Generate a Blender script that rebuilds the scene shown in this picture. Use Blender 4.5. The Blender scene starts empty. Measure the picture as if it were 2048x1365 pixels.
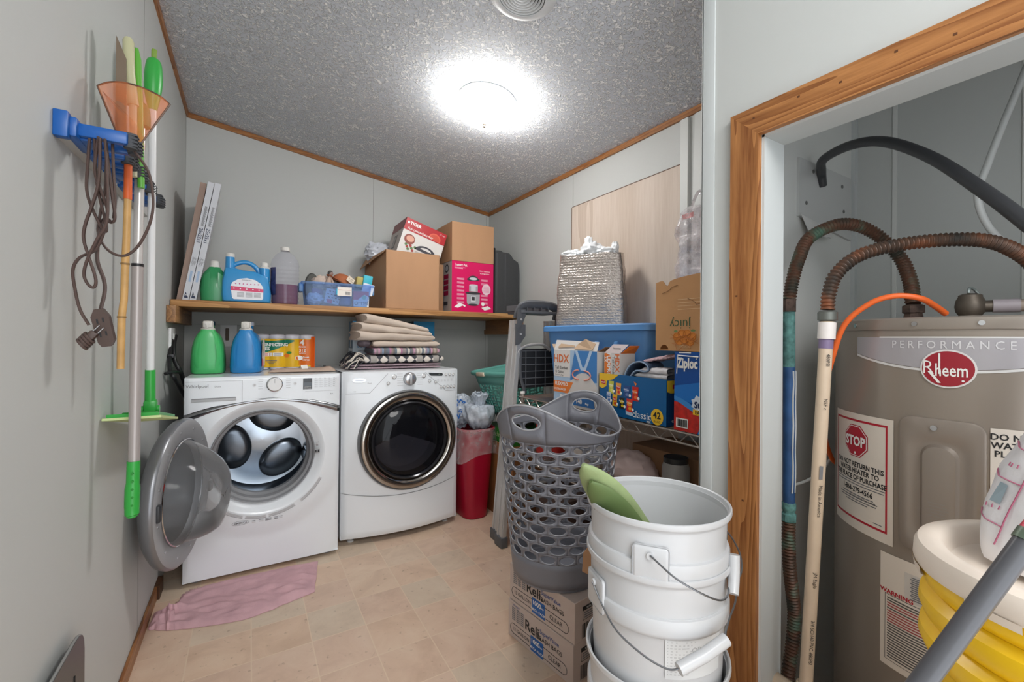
import bpy, bmesh, math, random
from mathutils import Vector, Matrix, noise
random.seed(7)
PI = math.pi
sc = bpy.context.scene
COL = sc.collection

# ------------------------------------------------------------------ camera
cam_d = bpy.data.cameras.new('camera')
cam = bpy.data.objects.new('camera', cam_d)
COL.objects.link(cam)
fw = Vector((0.51578576, 0.85671096, 0.00337399))
rt = Vector((0.85666628, -0.51579397, 0.00891463))
up = Vector((-0.00937755, 0.00170765, 0.99995457))
m = Matrix((rt, up, -fw)).transposed().to_4x4()
m.translation = Vector((0, 0, 1.19))
cam.matrix_world = m
cam_d.sensor_width = 36
cam_d.lens = 872.69 / 2048 * 36
cam_d.shift_y = -8.134 / 2048
cam_d.clip_start = 0.02
sc.camera = cam

# ------------------------------------------------------------------ world, lights, exposure
w = bpy.data.worlds.new('world'); sc.world = w; w.use_nodes = True
bg = w.node_tree.nodes['Background']
bg.inputs[0].default_value = (0.90, 0.95, 1.0, 1)
bg.inputs[1].default_value = 1.45
sc.view_settings.view_transform = 'Standard'
sc.view_settings.look = 'None'
sc.view_settings.exposure = 0.98
sc.view_settings.gamma = 1.0
sc.view_settings.use_curve_mapping = False
# added fill lamp, out of view behind the camera, brightens the room
ld = bpy.data.lights.new('fill_lamp', 'AREA'); ld.shape = 'DISK'; ld.size = 0.9; ld.energy = 12
ld.color = (1.0, 0.98, 0.95)
lo = bpy.data.objects.new('fill_lamp', ld); COL.objects.link(lo)
lo.location = (0.35, -0.9, 2.35)
lo.rotation_euler = (math.radians(38), 0, math.radians(-8))

# ------------------------------------------------------------------ colour and materials
def s2l(c):
    return c / 12.92 if c <= 0.04045 else ((c + 0.055) / 1.055) ** 2.4
def rgb(h, a=1.0):
    if isinstance(h, str):
        h = tuple(int(h[i:i + 2], 16) / 255 for i in (0, 2, 4))
    return (s2l(h[0]), s2l(h[1]), s2l(h[2]), a)
def new_mat(name):
    mt = bpy.data.materials.new(name); mt.use_nodes = True
    return mt, mt.node_tree, mt.node_tree.nodes['Principled BSDF']
_mats = {}
def M(name, col='808080', rough=0.5, metal=0.0, bump=0.0, bscale=60.0, var=0.0, vscale=4.0, trans=0.0, emit=None, es=0.0, spec=None, alpha=1.0, coat=0.0, bdist=0.002, stretch=None):
    if name in _mats: return _mats[name]
    mt, nt, b = new_mat(name)
    c = rgb(col)
    b.inputs['Base Color'].default_value = c
    b.inputs['Roughness'].default_value = rough
    b.inputs['Metallic'].default_value = metal
    b.inputs['Transmission Weight'].default_value = trans
    b.inputs['Alpha'].default_value = alpha
    b.inputs['Coat Weight'].default_value = coat
    if spec is not None: b.inputs['Specular IOR Level'].default_value = spec
    if emit:
        b.inputs['Emission Color'].default_value = rgb(emit); b.inputs['Emission Strength'].default_value = es
    if bump or var:
        tc = nt.nodes.new('ShaderNodeTexCoord')
        vec = tc.outputs['Object']
        if stretch:
            mp = nt.nodes.new('ShaderNodeMapping'); mp.inputs['Scale'].default_value = stretch
            nt.links.new(vec, mp.inputs[0]); vec = mp.outputs[0]
    if bump:
        n = nt.nodes.new('ShaderNodeTexNoise'); n.inputs['Scale'].default_value = bscale; n.inputs['Detail'].default_value = 4
        nt.links.new(vec, n.inputs['Vector'])
        bp = nt.nodes.new('ShaderNodeBump'); bp.inputs['Strength'].default_value = bump; bp.inputs['Distance'].default_value = bdist
        nt.links.new(n.outputs['Fac'], bp.inputs['Height']); nt.links.new(bp.outputs[0], b.inputs['Normal'])
    if var:
        n = nt.nodes.new('ShaderNodeTexNoise'); n.inputs['Scale'].default_value = vscale; n.inputs['Detail'].default_value = 5
        nt.links.new(vec, n.inputs['Vector'])
        r = nt.nodes.new('ShaderNodeValToRGB')
        r.color_ramp.elements[0].position = 0.3; r.color_ramp.elements[1].position = 0.7
        r.color_ramp.elements[0].color = tuple(x * (1 - var) for x in c[:3]) + (1,)
        r.color_ramp.elements[1].color = tuple(min(1, x * (1 + var)) for x in c[:3]) + (1,)
        nt.links.new(n.outputs['Fac'], r.inputs[0]); nt.links.new(r.outputs[0], b.inputs['Base Color'])
    _mats[name] = mt
    return mt
def film(name, col, clear=0.5, rough=0.2, noise_amt=0.0, nscale=25.0):
    """thin plastic film: part see-through, part milky sheen"""
    if name in _mats: return _mats[name]
    mt, nt, b = new_mat(name)
    b.inputs['Base Color'].default_value = rgb(col); b.inputs['Roughness'].default_value = rough
    b.inputs['Specular IOR Level'].default_value = 0.6
    tr = nt.nodes.new('ShaderNodeBsdfTransparent'); tr.inputs[0].default_value = rgb(col)
    mx = nt.nodes.new('ShaderNodeMixShader'); mx.inputs[0].default_value = clear
    out = nt.nodes['Material Output']
    nt.links.new(b.outputs[0], mx.inputs[1]); nt.links.new(tr.outputs[0], mx.inputs[2]); nt.links.new(mx.outputs[0], out.inputs[0])
    if noise_amt:
        tc = nt.nodes.new('ShaderNodeTexCoord')
        n = nt.nodes.new('ShaderNodeTexNoise'); n.inputs['Scale'].default_value = nscale; n.inputs['Detail'].default_value = 3
        nt.links.new(tc.outputs['Object'], n.inputs['Vector'])
        mr = nt.nodes.new('ShaderNodeMapRange'); mr.inputs[1].default_value = 0.35; mr.inputs[2].default_value = 0.65
        mr.inputs[3].default_value = max(0, clear - noise_amt); mr.inputs[4].default_value = min(1, clear + noise_amt)
        nt.links.new(n.outputs['Fac'], mr.inputs[0]); nt.links.new(mr.outputs[0], mx.inputs[0])
        bp = nt.nodes.new('ShaderNodeBump'); bp.inputs['Strength'].default_value = 0.5; bp.inputs['Distance'].default_value = 0.004
        nt.links.new(n.outputs['Fac'], bp.inputs['Height']); nt.links.new(bp.outputs[0], b.inputs['Normal'])
    _mats[name] = mt
    return mt
def wood(name, c1, c2, axis=1, scale=1.0, rough=0.45, ring=14.0):
    """grain along the given axis"""
    if name in _mats: return _mats[name]
    mt, nt, b = new_mat(name)
    tc = nt.nodes.new('ShaderNodeTexCoord'); mp = nt.nodes.new('ShaderNodeMapping')
    s = [1.0, 1.0, 1.0]; s[axis] = 0.07
    mp.inputs['Scale'].default_value = [x * scale for x in s]
    nt.links.new(tc.outputs['Object'], mp.inputs[0])
    n0 = nt.nodes.new('ShaderNodeTexNoise'); n0.inputs['Scale'].default_value = 6; n0.inputs['Detail'].default_value = 2
    nt.links.new(mp.outputs[0], n0.inputs['Vector'])
    mul = nt.nodes.new('ShaderNodeMath'); mul.operation = 'MULTIPLY'; mul.inputs[1].default_value = ring
    nt.links.new(n0.outputs['Fac'], mul.inputs[0])
    fr = nt.nodes.new('ShaderNodeMath'); fr.operation = 'FRACT'; nt.links.new(mul.outputs[0], fr.inputs[0])
    n1 = nt.nodes.new('ShaderNodeTexNoise'); n1.inputs['Scale'].default_value = 110; n1.inputs['Detail'].default_value = 5
    nt.links.new(mp.outputs[0], n1.inputs['Vector'])
    mix = nt.nodes.new('ShaderNodeMix'); mix.data_type = 'FLOAT'; mix.inputs[0].default_value = 0.6
    nt.links.new(fr.outputs[0], mix.inputs[2]); nt.links.new(n1.outputs['Fac'], mix.inputs[3])
    r = nt.nodes.new('ShaderNodeValToRGB'); r.color_ramp.elements[0].position = 0.25; r.color_ramp.elements[1].position = 0.75
    r.color_ramp.elements[0].color = rgb(c1); r.color_ramp.elements[1].color = rgb(c2)
    nt.links.new(mix.outputs[0], r.inputs[0]); nt.links.new(r.outputs[0], b.inputs['Base Color'])
    b.inputs['Roughness'].default_value = rough
    bp = nt.nodes.new('ShaderNodeBump'); bp.inputs['Strength'].default_value = 0.15; bp.inputs['Distance'].default_value = 0.001
    nt.links.new(n1.outputs['Fac'], bp.inputs['Height']); nt.links.new(bp.outputs[0], b.inputs['Normal'])
    _mats[name] = mt
    return mt

# ------------------------------------------------------------------ mesh builder
_txt = {}
def text_geo(s, bold):
    k = (s, bold)
    if k not in _txt:
        cu = bpy.data.curves.new('t', 'FONT'); cu.body = s; cu.align_x = 'CENTER'; cu.align_y = 'CENTER'
        cu.offset = bold; cu.resolution_u = 2
        o = bpy.data.objects.new('t', cu); COL.objects.link(o)
        dg = bpy.context.evaluated_depsgraph_get(); dg.update()
        me = bpy.data.meshes.new_from_object(o.evaluated_get(dg))
        vs = [v.co.copy() for v in me.vertices]; fs = [tuple(p.vertices) for p in me.polygons]
        bpy.data.objects.remove(o); bpy.data.curves.remove(cu); bpy.data.meshes.remove(me)
        _txt[k] = (vs, fs)
    return _txt[k]

class MB:
    def __init__(s, M0=None):
        s.v = []; s.f = []; s.m = []; s.s = []; s.mats = []; s.M = M0.copy() if M0 else Matrix()
    def mi(s, mt):
        if mt not in s.mats: s.mats.append(mt)
        return s.mats.index(mt)
    def add(s, vs, fs, mt, smooth=False, L=None):
        b = len(s.v); T = s.M @ L if L is not None else s.M
        s.v += [T @ Vector(v) for v in vs]
        i = s.mi(mt) if not isinstance(mt, list) else None
        for k, f in enumerate(fs):
            s.f.append(tuple(b + j for j in f)); s.m.append(i if i is not None else s.mi(mt[k])); s.s.append(smooth)
    def box(s, x0, x1, y0, y1, z0, z1, mt, bev=0.0, seg=2, faces=None, L=None):
        if bev <= 0:
            vs = [(x0, y0, z0), (x1, y0, z0), (x1, y1, z0), (x0, y1, z0), (x0, y0, z1), (x1, y0, z1), (x1, y1, z1), (x0, y1, z1)]
            fs = [(0, 3, 2, 1), (4, 5, 6, 7), (0, 1, 5, 4), (1, 2, 6, 5), (2, 3, 7, 6), (3, 0, 4, 7)]  # bottom top front(-y) right(+x) back left(-x)
            if faces: mt = [faces.get(k, mt) for k in ('b', 't', 'f', 'r', 'k', 'l')]
            s.add(vs, fs, mt, False, L); return
        bm = bmesh.new(); bmesh.ops.create_cube(bm, size=1)
        for v in bm.verts:
            v.co = Vector(((x0 + x1) / 2 + v.co.x * (x1 - x0), (y0 + y1) / 2 + v.co.y * (y1 - y0), (z0 + z1) / 2 + v.co.z * (z1 - z0)))
        bmesh.ops.bevel(bm, geom=list(bm.edges), offset=bev, segments=seg, profile=0.5, affect='EDGES')
        s.addbm(bm, mt, True, L)
    def addbm(s, bm, mt, smooth=True, L=None):
        bm.verts.index_update()
        s.add([v.co.copy() for v in bm.verts], [tuple(v.index for v in f.verts) for f in bm.faces], mt, smooth, L); bm.free()
    def quad(s, a, b, c, d, mt):
        s.add([a, b, c, d], [(0, 1, 2, 3)], mt)
    def prism(s, poly, z0, z1, mt, L=None, smooth=False, top=None):
        n = len(poly)
        vs = [(p[0], p[1], z0) for p in poly] + [(p[0], p[1], z1) for p in poly]
        fs = [tuple(range(n - 1, -1, -1)), tuple(range(n, 2 * n))] + [(i, (i + 1) % n, n + (i + 1) % n, n + i) for i in range(n)]
        ms = mt if top is None else [mt, top] + [mt] * n
        s.add(vs, fs, ms, smooth, L)
    def tube(s, pts, r, mt, n=10, closed=False, caps=True, flat=1.0, up0=None, L=None):
        pts = [Vector(p) for p in pts]; N = len(pts)
        rs = r if isinstance(r, (list, tuple)) else [r] * N
        t0 = (pts[1] - pts[0]).normalized()
        nrm = Vector(up0) if up0 else (Vector((0, 0, 1)) if abs(t0.z) < .9 else Vector((1, 0, 0)))
        nrm = (nrm - t0 * nrm.dot(t0)).normalized()
        vs = []
        for i, p in enumerate(pts):
            if closed: t = pts[(i + 1) % N] - pts[i - 1]
            else: t = pts[min(i + 1, N - 1)] - pts[max(i - 1, 0)]
            if t.length < 1e-9: t = t0
            t.normalize()
            nrm = nrm - t * nrm.dot(t)
            nrm = nrm.normalized() if nrm.length > 1e-6 else t.orthogonal().normalized()
            bn = t.cross(nrm)
            for k in range(n):
                a = 2 * PI * k / n
                vs.append(p + (nrm * math.cos(a) + bn * math.sin(a) * flat) * rs[i])
        fs = []
        for i in range(N if closed else N - 1):
            j = (i + 1) % N
            for k in range(n):
                l = (k + 1) % n
                fs.append((i * n + k, i * n + l, j * n + l, j * n + k))
        if caps and not closed:
            fs.append(tuple(range(n - 1, -1, -1))); fs.append(tuple((N - 1) * n + k for k in range(n)))
        s.add(vs, fs, mt, True, L)
    def lathe(s, prof, mt, n=40, L=None, mts=None, a0=0.0, a1=2 * PI, xy=(0, 0), sx=1.0, sy=1.0, capa=False, capb=False):
        full = abs(a1 - a0 - 2 * PI) < 1e-6
        c = n if full else n + 1
        vs = []
        for (r, z) in prof:
            for k in range(c):
                a = a0 + (a1 - a0) * k / n
                vs.append((xy[0] + r * sx * math.cos(a), xy[1] + r * sy * math.sin(a), z))
        fs = []; ml = []
        for i in range(len(prof) - 1):
            for k in range(n):
                l = (k + 1) % c
                fs.append((i * c + k, i * c + l, (i + 1) * c + l, (i + 1) * c + k)); ml.append(mts[i] if mts else mt)
        if capa: fs.append(tuple(range(c - 1, -1, -1))); ml.append(mt)
        if capb: fs.append(tuple((len(prof) - 1) * c + k for k in range(c))); ml.append(mt)
        s.add(vs, fs, ml, True, L)
    def cyl(s, p0, p1, r, mt, n=16, r1=None):
        s.tube([p0, p1], [r, r if r1 is None else r1], mt, n)
    def loft(s, rings, mt, cap0=True, cap1=True, smooth=True, closed=True, L=None):
        n = len(rings[0]); vs = [p for r in rings for p in r]; fs = []
        for i in range(len(rings) - 1):
            for k in range(n if closed else n - 1):
                l = (k + 1) % n
                fs.append((i * n + k, i * n + l, (i + 1) * n + l, (i + 1) * n + k))
        if cap0: fs.append(tuple(range(n - 1, -1, -1)))
        if cap1: fs.append(tuple((len(rings) - 1) * n + k for k in range(n)))
        s.add(vs, fs, mt, smooth, L)
    def grid(s, fn, nu, nv, mt, smooth=True, L=None):
        vs = [fn(i / nu, j / nv) for j in range(nv + 1) for i in range(nu + 1)]
        fs = [(j * (nu + 1) + i, j * (nu + 1) + i + 1, (j + 1) * (nu + 1) + i + 1, (j + 1) * (nu + 1) + i) for j in range(nv) for i in range(nu)]
        s.add(vs, fs, mt, smooth, L)
    def text(s, t, size, x, y, mt, L=None, bold=0.0, z=0.0012, sx=1.0, rot=0.0, fn=None, h=0):
        vs, fs = text_geo(t, bold)
        ca, sa = math.cos(rot), math.sin(rot)
        out = []
        for v in vs:
            px, py = v.x * size * sx, v.y * size
            out.append(Vector((x + px * ca - py * sa, y + px * sa + py * ca, z)))
        if fn: out = [fn(p) for p in out]
        s.add(out, fs, mt, False, L)
    def plate(s, poly, mt, L=None, z=0.0008, fn=None):
        vs = [Vector((p[0], p[1], z)) for p in poly]
        if fn: vs = [fn(p) for p in vs]
        s.add(vs, [tuple(range(len(poly)))], mt, False, L)
    def rect(s, x0, x1, y0, y1, mt, L=None, z=0.0008, fn=None, nu=1):
        if fn:
            s.grid(lambda u, v: fn(Vector((x0 + (x1 - x0) * u, y0 + (y1 - y0) * v, z))), nu, 1, mt, True, L)
        else: s.plate([(x0, y0), (x1, y0), (x1, y1), (x0, y1)], mt, L, z)
    def disc(s, x, y, rx, ry, mt, L=None, z=0.0008, n=24, a0=0, a1=2 * PI, fn=None):
        s.plate([(x + rx * math.cos(a0 + (a1 - a0) * k / n), y + ry * math.sin(a0 + (a1 - a0) * k / n)) for k in range(n)], mt, L, z, fn)
    def build(s, name, parent=None, loc=None, label=None, cat=None, group=None, kind=None, solid=0.0, sub=0):
        me = bpy.data.meshes.new(name)
        off = Vector((0, 0, 0))
        if parent is not None: off = parent['_o'] if '_o' in parent else (0, 0, 0); off = Vector(off)
        elif loc is not None: off = Vector(loc)
        elif s.v:
            xs = [v.x for v in s.v]; ys = [v.y for v in s.v]
            off = Vector(((min(xs) + max(xs)) / 2, (min(ys) + max(ys)) / 2, min(v.z for v in s.v)))
        me.from_pydata([v - off for v in s.v], [], s.f)
        for mt in s.mats: me.materials.append(mt)
        me.polygons.foreach_set('material_index', s.m); me.polygons.foreach_set('use_smooth', s.s)
        me.update()
        o = bpy.data.objects.new(name, me); COL.objects.link(o)
        if parent is not None: o.parent = parent
        else: o.location = off
        o['_o'] = tuple(off)
        if label: o['label'] = label
        if cat: o['category'] = cat
        if group: o['group'] = group
        if kind: o['kind'] = kind
        if any(s.s):
            try: me.set_sharp_from_angle(angle=math.radians(38))
            except Exception: pass
        if solid:
            md = o.modifiers.new('solid', 'SOLIDIFY'); md.thickness = solid; md.offset = 0
        if sub:
            md = o.modifiers.new('sub', 'SUBSURF'); md.levels = sub; md.render_levels = sub
        return o
def thing(name, label, cat, loc, group=None):
    o = bpy.data.objects.new(name, None); COL.objects.link(o); o.location = loc; o.empty_display_size = 0.05
    o['_o'] = tuple(loc); o['label'] = label; o['category'] = cat
    if group: o['group'] = group
    return o
def dup(root, delta, label=None, rotz=0):
    """a copy of a thing with copies of its parts"""
    r = root.copy(); COL.objects.link(r); r.location = Vector(root.location) + Vector(delta); r.rotation_euler = (0, 0, rotz)
    if label: r['label'] = label
    for ch in list(root.children):
        c = ch.copy(); COL.objects.link(c); c.parent = r
        for g in list(ch.children):
            d = g.copy(); COL.objects.link(d); d.parent = c
    return r
def T(x=0, y=0, z=0): return Matrix.Translation((x, y, z))
def RX(a): return Matrix.Rotation(math.radians(a), 4, 'X')
def RY(a): return Matrix.Rotation(math.radians(a), 4, 'Y')
def RZ(a): return Matrix.Rotation(math.radians(a), 4, 'Z')
def FRM(o, xd, yd):
    """frame on a face: origin, x direction, y direction; z points out of the face"""
    x = Vector(xd).normalized(); z = x.cross(Vector(yd)).normalized(); y = z.cross(x)
    mm = Matrix((x, y, z)).transposed().to_4x4(); mm.translation = Vector(o); return mm
def cr(pts, k=8, closed=False):
    """smooth curve through points"""
    pts = [Vector(p) for p in pts]; n = len(pts); out = []
    for i in range(n if closed else n - 1):
        p1, p2 = pts[i], pts[(i + 1) % n]
        p0 = pts[i - 1] if (i > 0 or closed) else p1 * 2 - p2
        p3 = pts[(i + 2) % n] if (closed or i + 2 < n) else p2 * 2 - p1
        for j in range(k):
            t = j / k
            out.append(0.5 * ((2 * p1) + (p2 - p0) * t + (2 * p0 - 5 * p1 + 4 * p2 - p3) * t * t + (3 * p1 - p0 - 3 * p2 + p3) * t ** 3))
    if not closed: out.append(pts[-1])
    return out
def sring(cx, cy, z, rx, ry, p=4.0, n=32):
    out = []
    for k in range(n):
        a = 2 * PI * k / n; c, s_ = math.cos(a), math.sin(a)
        out.append(Vector((cx + rx * math.copysign(abs(c) ** (2 / p), c), cy + ry * math.copysign(abs(s_) ** (2 / p), s_), z)))
    return out
def nz(v, sc_=1.0): return noise.noise(Vector(v) * sc_)
def plate_hole(mb, x0, x1, z0, z1, cx, cz, r, mt, fn, n=64, k=5, rz=None):
    """rectangular sheet with a round hole, mapped through fn(x, z)"""
    rz = rz or r
    vs = []
    for i in range(n):
        a = 2 * PI * i / n; c, s_ = math.cos(a), math.sin(a)
        tx = (x1 - cx) / c if c > 1e-9 else ((x0 - cx) / c if c < -1e-9 else 1e9)
        tz = (z1 - cz) / s_ if s_ > 1e-9 else ((z0 - cz) / s_ if s_ < -1e-9 else 1e9)
        t = min(tx, tz)
        for j in range(k + 1):
            f = j / k
            ax = cx + c * r * (1 - f) + c * t * f; az = cz + s_ * rz * (1 - f) + s_ * t * f
            vs.append(fn(ax, az))
    fs = []
    for i in range(n):
        l = (i + 1) % n
        for j in range(k):
            fs.append((i * (k + 1) + j, i * (k + 1) + j + 1, l * (k + 1) + j + 1, l * (k + 1) + j))
    for (qx, qz) in ((x0, z0), (x1, z0), (x1, z1), (x0, z1)):   # corner fills
        a = math.atan2(qz - cz, qx - cx) % (2 * PI); i = int(a / (2 * PI) * n); l = (i + 1) % n
        vs.append(fn(qx, qz)); fs.append((i * (k + 1) + k, len(vs) - 1, l * (k + 1) + k))
    mb.add(vs, fs, mt, True)
# ------------------------------------------------------------------ materials of the room
wall_m = M('wall_paint', 'C4C6C3', 0.62, bump=0.05, bscale=30)
wall2_m = M('wall_paint_closet', 'D6D7D3', 0.6, bump=0.08, bscale=25)
seam_m = M('panel_seam', '75756F', 0.8)
lining_m = M('lining_paint', 'C6CAC9', 0.5)
white_trim_m = M('white_batten', 'D4D6D3', 0.5)
oak_y = wood('oak_trim_y', '7E4A22', 'B57C48', 1, 1.6, 0.4)
oak_z = wood('oak_trim_z', '7E4A22', 'B57C48', 2, 1.6, 0.4)
oak_x = wood('oak_trim_x', '7E4A22', 'B57C48', 0, 1.6, 0.4)
pine_x = wood('pine_board_x', '9C6B3D', 'CB9A63', 0, 1.2, 0.5, 9)
pine_y = wood('pine_block_y', '7A5233', 'A5774A', 1, 1.5, 0.5, 9)
ply_m = wood('plywood', 'C5B3A2', 'D8C9BB', 2, 0.8, 0.6, 3)

def floor_material():
    mt, nt, b = new_mat('vinyl_tile')
    L = nt.links.new; N = nt.nodes.new
    tc = N('ShaderNodeTexCoord'); mp = N('ShaderNodeMapping'); mp.inputs['Location'].default_value = (0.1856 / 0.2034, -2.0595 / 0.2034, 0)
    mp.inputs['Scale'].default_value = (1 / 0.2034, 1 / 0.2034, 1); L(tc.outputs['Object'], mp.inputs[0])
    sp = N('ShaderNodeSeparateXYZ'); L(mp.outputs[0], sp.inputs[0])
    def mth(op, a, b_=None, v=None):
        q = N('ShaderNodeMath'); q.operation = op; L(a, q.inputs[0])
        if b_ is not None: L(b_, q.inputs[1])
        if v is not None: q.inputs[1].default_value = v
        return q.outputs[0]
    fx, fy = mth('FLOOR', sp.outputs[0]), mth('FLOOR', sp.outputs[1])
    def edge(o):
        f = mth('FRACT', o); g = mth('SUBTRACT', f, v=0.5); g = mth('ABSOLUTE', g); return mth('GREATER_THAN', g, v=0.490)
    ln = mth('MAXIMUM', edge(sp.outputs[0]), edge(sp.outputs[1]))
    cb = N('ShaderNodeCombineXYZ'); L(fx, cb.inputs[0]); L(fy, cb.inputs[1])
    wn = N('ShaderNodeTexWhiteNoise'); wn.noise_dimensions = '2D'; L(cb.outputs[0], wn.inputs['Vector'])
    n1 = N('ShaderNodeTexNoise'); n1.inputs['Scale'].default_value = 5; n1.inputs['Detail'].default_value = 7; n1.inputs['Roughness'].default_value = 0.62; n1.inputs['Distortion'].default_value = 0.8
    off = N('ShaderNodeVectorMath'); off.operation = 'MULTIPLY_ADD'; L(wn.outputs['Color'], off.inputs[0]); off.inputs[1].default_value = (9, 9, 9); L(tc.outputs['Object'], off.inputs[2])
    L(off.outputs[0], n1.inputs['Vector'])
    r = N('ShaderNodeValToRGB'); e = r.color_ramp.elements
    e[0].position = 0.3; e[0].color = rgb('B99C85'); e[1].position = 0.72; e[1].color = rgb('E0CAB3')
    q = r.color_ramp.elements.new(0.5); q.color = rgb('D2B69E')
    L(n1.outputs['Fac'], r.inputs[0])
    r2 = N('ShaderNodeValToRGB'); e2 = r2.color_ramp.elements
    e2[0].color = rgb('D4B6A1'); e2[1].color = rgb('CCC0AB'); e2[0].position = 0.2; e2[1].position = 0.95
    q = e2.new(0.6); q.color = rgb('DDBEA2')
    L(wn.outputs['Value'], r2.inputs[0])
    mx = N('ShaderNodeMix'); mx.data_type = 'RGBA'; mx.inputs[0].default_value = 0.45; L(r.outputs[0], mx.inputs[6]); L(r2.outputs[0], mx.inputs[7])
    n3 = N('ShaderNodeTexNoise'); n3.inputs['Scale'].default_value = 40; n3.inputs['Detail'].default_value = 3; L(tc.outputs['Object'], n3.inputs['Vector'])
    r3 = N('ShaderNodeValToRGB'); r3.color_ramp.elements[0].position = 0.27; r3.color_ramp.elements[1].position = 0.36; r3.color_ramp.elements[0].color = (0.72, 0.7, 0.68, 1); r3.color_ramp.elements[1].color = (1, 1, 1, 1)
    L(n3.outputs['Fac'], r3.inputs[0])
    m3 = N('ShaderNodeMix'); m3.data_type = 'RGBA'; m3.blend_type = 'MULTIPLY'; m3.inputs[0].default_value = 1; L(mx.outputs[2], m3.inputs[6]); L(r3.outputs[0], m3.inputs[7])
    m2 = N('ShaderNodeMix'); m2.data_type = 'RGBA'; L(ln, m2.inputs[0]); L(m3.outputs[2], m2.inputs[6]); m2.inputs[7].default_value = rgb('DBC3AA')
    L(m2.outputs[2], b.inputs['Base Color']); b.inputs['Roughness'].default_value = 0.42
    bp = N('ShaderNodeBump'); bp.inputs['Strength'].default_value = 0.35; bp.inputs['Distance'].default_value = 0.0015
    inv = mth('MULTIPLY', ln, v=-0.6); ad = mth('ADD', inv, n1.outputs['Fac']); L(ad, bp.inputs['Height']); L(bp.outputs[0], b.inputs['Normal'])
    return mt
def ceiling_material():
    mt, nt, b = new_mat('popcorn_ceiling')
    L = nt.links.new; N = nt.nodes.new
    tc = N('ShaderNodeTexCoord')
    n1 = N('ShaderNodeTexNoise'); n1.inputs['Scale'].default_value = 48; n1.inputs['Detail'].default_value = 4; n1.inputs['Distortion'].default_value = 1.8
    L(tc.outputs['Object'], n1.inputs['Vector'])
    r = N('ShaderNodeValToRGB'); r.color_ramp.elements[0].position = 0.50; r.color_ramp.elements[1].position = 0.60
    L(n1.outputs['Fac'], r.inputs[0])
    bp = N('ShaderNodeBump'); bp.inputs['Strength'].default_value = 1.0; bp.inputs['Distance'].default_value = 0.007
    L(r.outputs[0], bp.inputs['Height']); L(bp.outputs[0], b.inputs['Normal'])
    c = N('ShaderNodeValToRGB'); c.color_ramp.elements[0].color = rgb('CDD1D8'); c.color_ramp.elements[1].color = rgb('FFFFFF'); c.color_ramp.elements[0].position = 0.0; c.color_ramp.elements[1].position = 0.7  # crevice shade painted into the colour: darker base, white flecks
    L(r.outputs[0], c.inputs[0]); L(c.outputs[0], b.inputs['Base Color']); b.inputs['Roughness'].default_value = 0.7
    return mt
floor_m = floor_material(); ceil_m = ceiling_material()

def cz(x): return 2.615 - 0.1412 * (x + 0.355)
XL, XR, YB, YN = -0.355, 1.826, 3.45, -0.7
# floor
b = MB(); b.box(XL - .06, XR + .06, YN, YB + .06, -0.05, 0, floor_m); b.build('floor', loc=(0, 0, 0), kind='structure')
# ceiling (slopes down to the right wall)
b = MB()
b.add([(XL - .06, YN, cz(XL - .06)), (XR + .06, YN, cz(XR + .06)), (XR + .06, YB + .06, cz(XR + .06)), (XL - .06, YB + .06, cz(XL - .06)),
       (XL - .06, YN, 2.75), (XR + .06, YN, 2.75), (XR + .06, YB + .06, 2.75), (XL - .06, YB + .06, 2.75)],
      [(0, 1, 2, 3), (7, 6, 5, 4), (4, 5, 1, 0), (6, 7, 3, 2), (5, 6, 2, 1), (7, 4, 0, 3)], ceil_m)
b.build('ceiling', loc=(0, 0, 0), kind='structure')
# left wall
b = MB(); b.box(XL - .06, XL, YN, YB, 0, cz(XL), wall_m)
for y in (2.155, 3.41, 0.936):
    b.box(XL - .001, XL + .0006, y - .001, y + .001, 0.06, cz(XL), seam_m)
b.build('wall_left', kind='structure')
# back wall, its top follows the slope
b = MB()
b.add([(XL - .06, YB, 0), (XR + .06, YB, 0), (XR + .06, YB, cz(XR)), (XL - .06, YB, cz(XL)), (XL - .06, YB + .06, 0), (XR + .06, YB + .06, 0), (XR + .06, YB + .06, cz(XR)), (XL - .06, YB + .06, cz(XL))],
      [(0, 1, 2, 3), (5, 4, 7, 6), (4, 0, 3, 7), (1, 5, 6, 2), (3, 2, 6, 7), (4, 5, 1, 0)], wall_m)
for x in (0.813, 1.80):
    b.box(x - .001, x + .001, YB - .0006, YB + .001, 0, cz(x), seam_m)
b.build('wall_back', kind='structure')
# right wall
b = MB(); b.box(XR, XR + .06, YN, YB, 0, cz(XR), wall_m)
b.box(XR - .0006, XR + .001, 2.264, 2.266, 0, cz(XR), seam_m)
for y in (0.584, 0.30, 0.02): b.box(XR - .004, XR + .001, y - .006, y + .006, 0, 2.2, wall2_m)
b.build('wall_right', kind='structure')
# partition with the closet opening
XC, XT = 1.05, 1.126
b = MB()
zt = cz(XC)
b.box(XC, XT, 0.589, 0.746, 0, zt, wall_m)
b.box(XC, XT, -0.46, 0.589, 1.684, zt, wall_m)
b.box(XC, XT, YN, -0.46, 0, zt, wall_m)
b.build('wall_partition', kind='structure')
b = MB(); b.box(XT, XR, 0.70, 0.746, 0, cz(XT), wall2_m)
b.build('wall_closet_side', kind='structure')
b = MB(); b.box(XT, XR, -0.60, -0.56, 0, 2.2, wall2_m); b.build('wall_closet_near', kind='structure')
# closet jamb lining, light paint
b = MB()
b.box(XC + .001, XT + .012, 0.583, 0.589, 0, 1.684, lining_m); b.box(XC + .001, XT + .012, -0.46, 0.589, 1.678, 1.684, lining_m)
b.box(XC + .001, XT + .012, -0.46, -0.454, 0, 1.678, lining_m)
b.build('trim_1', kind='structure')
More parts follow.
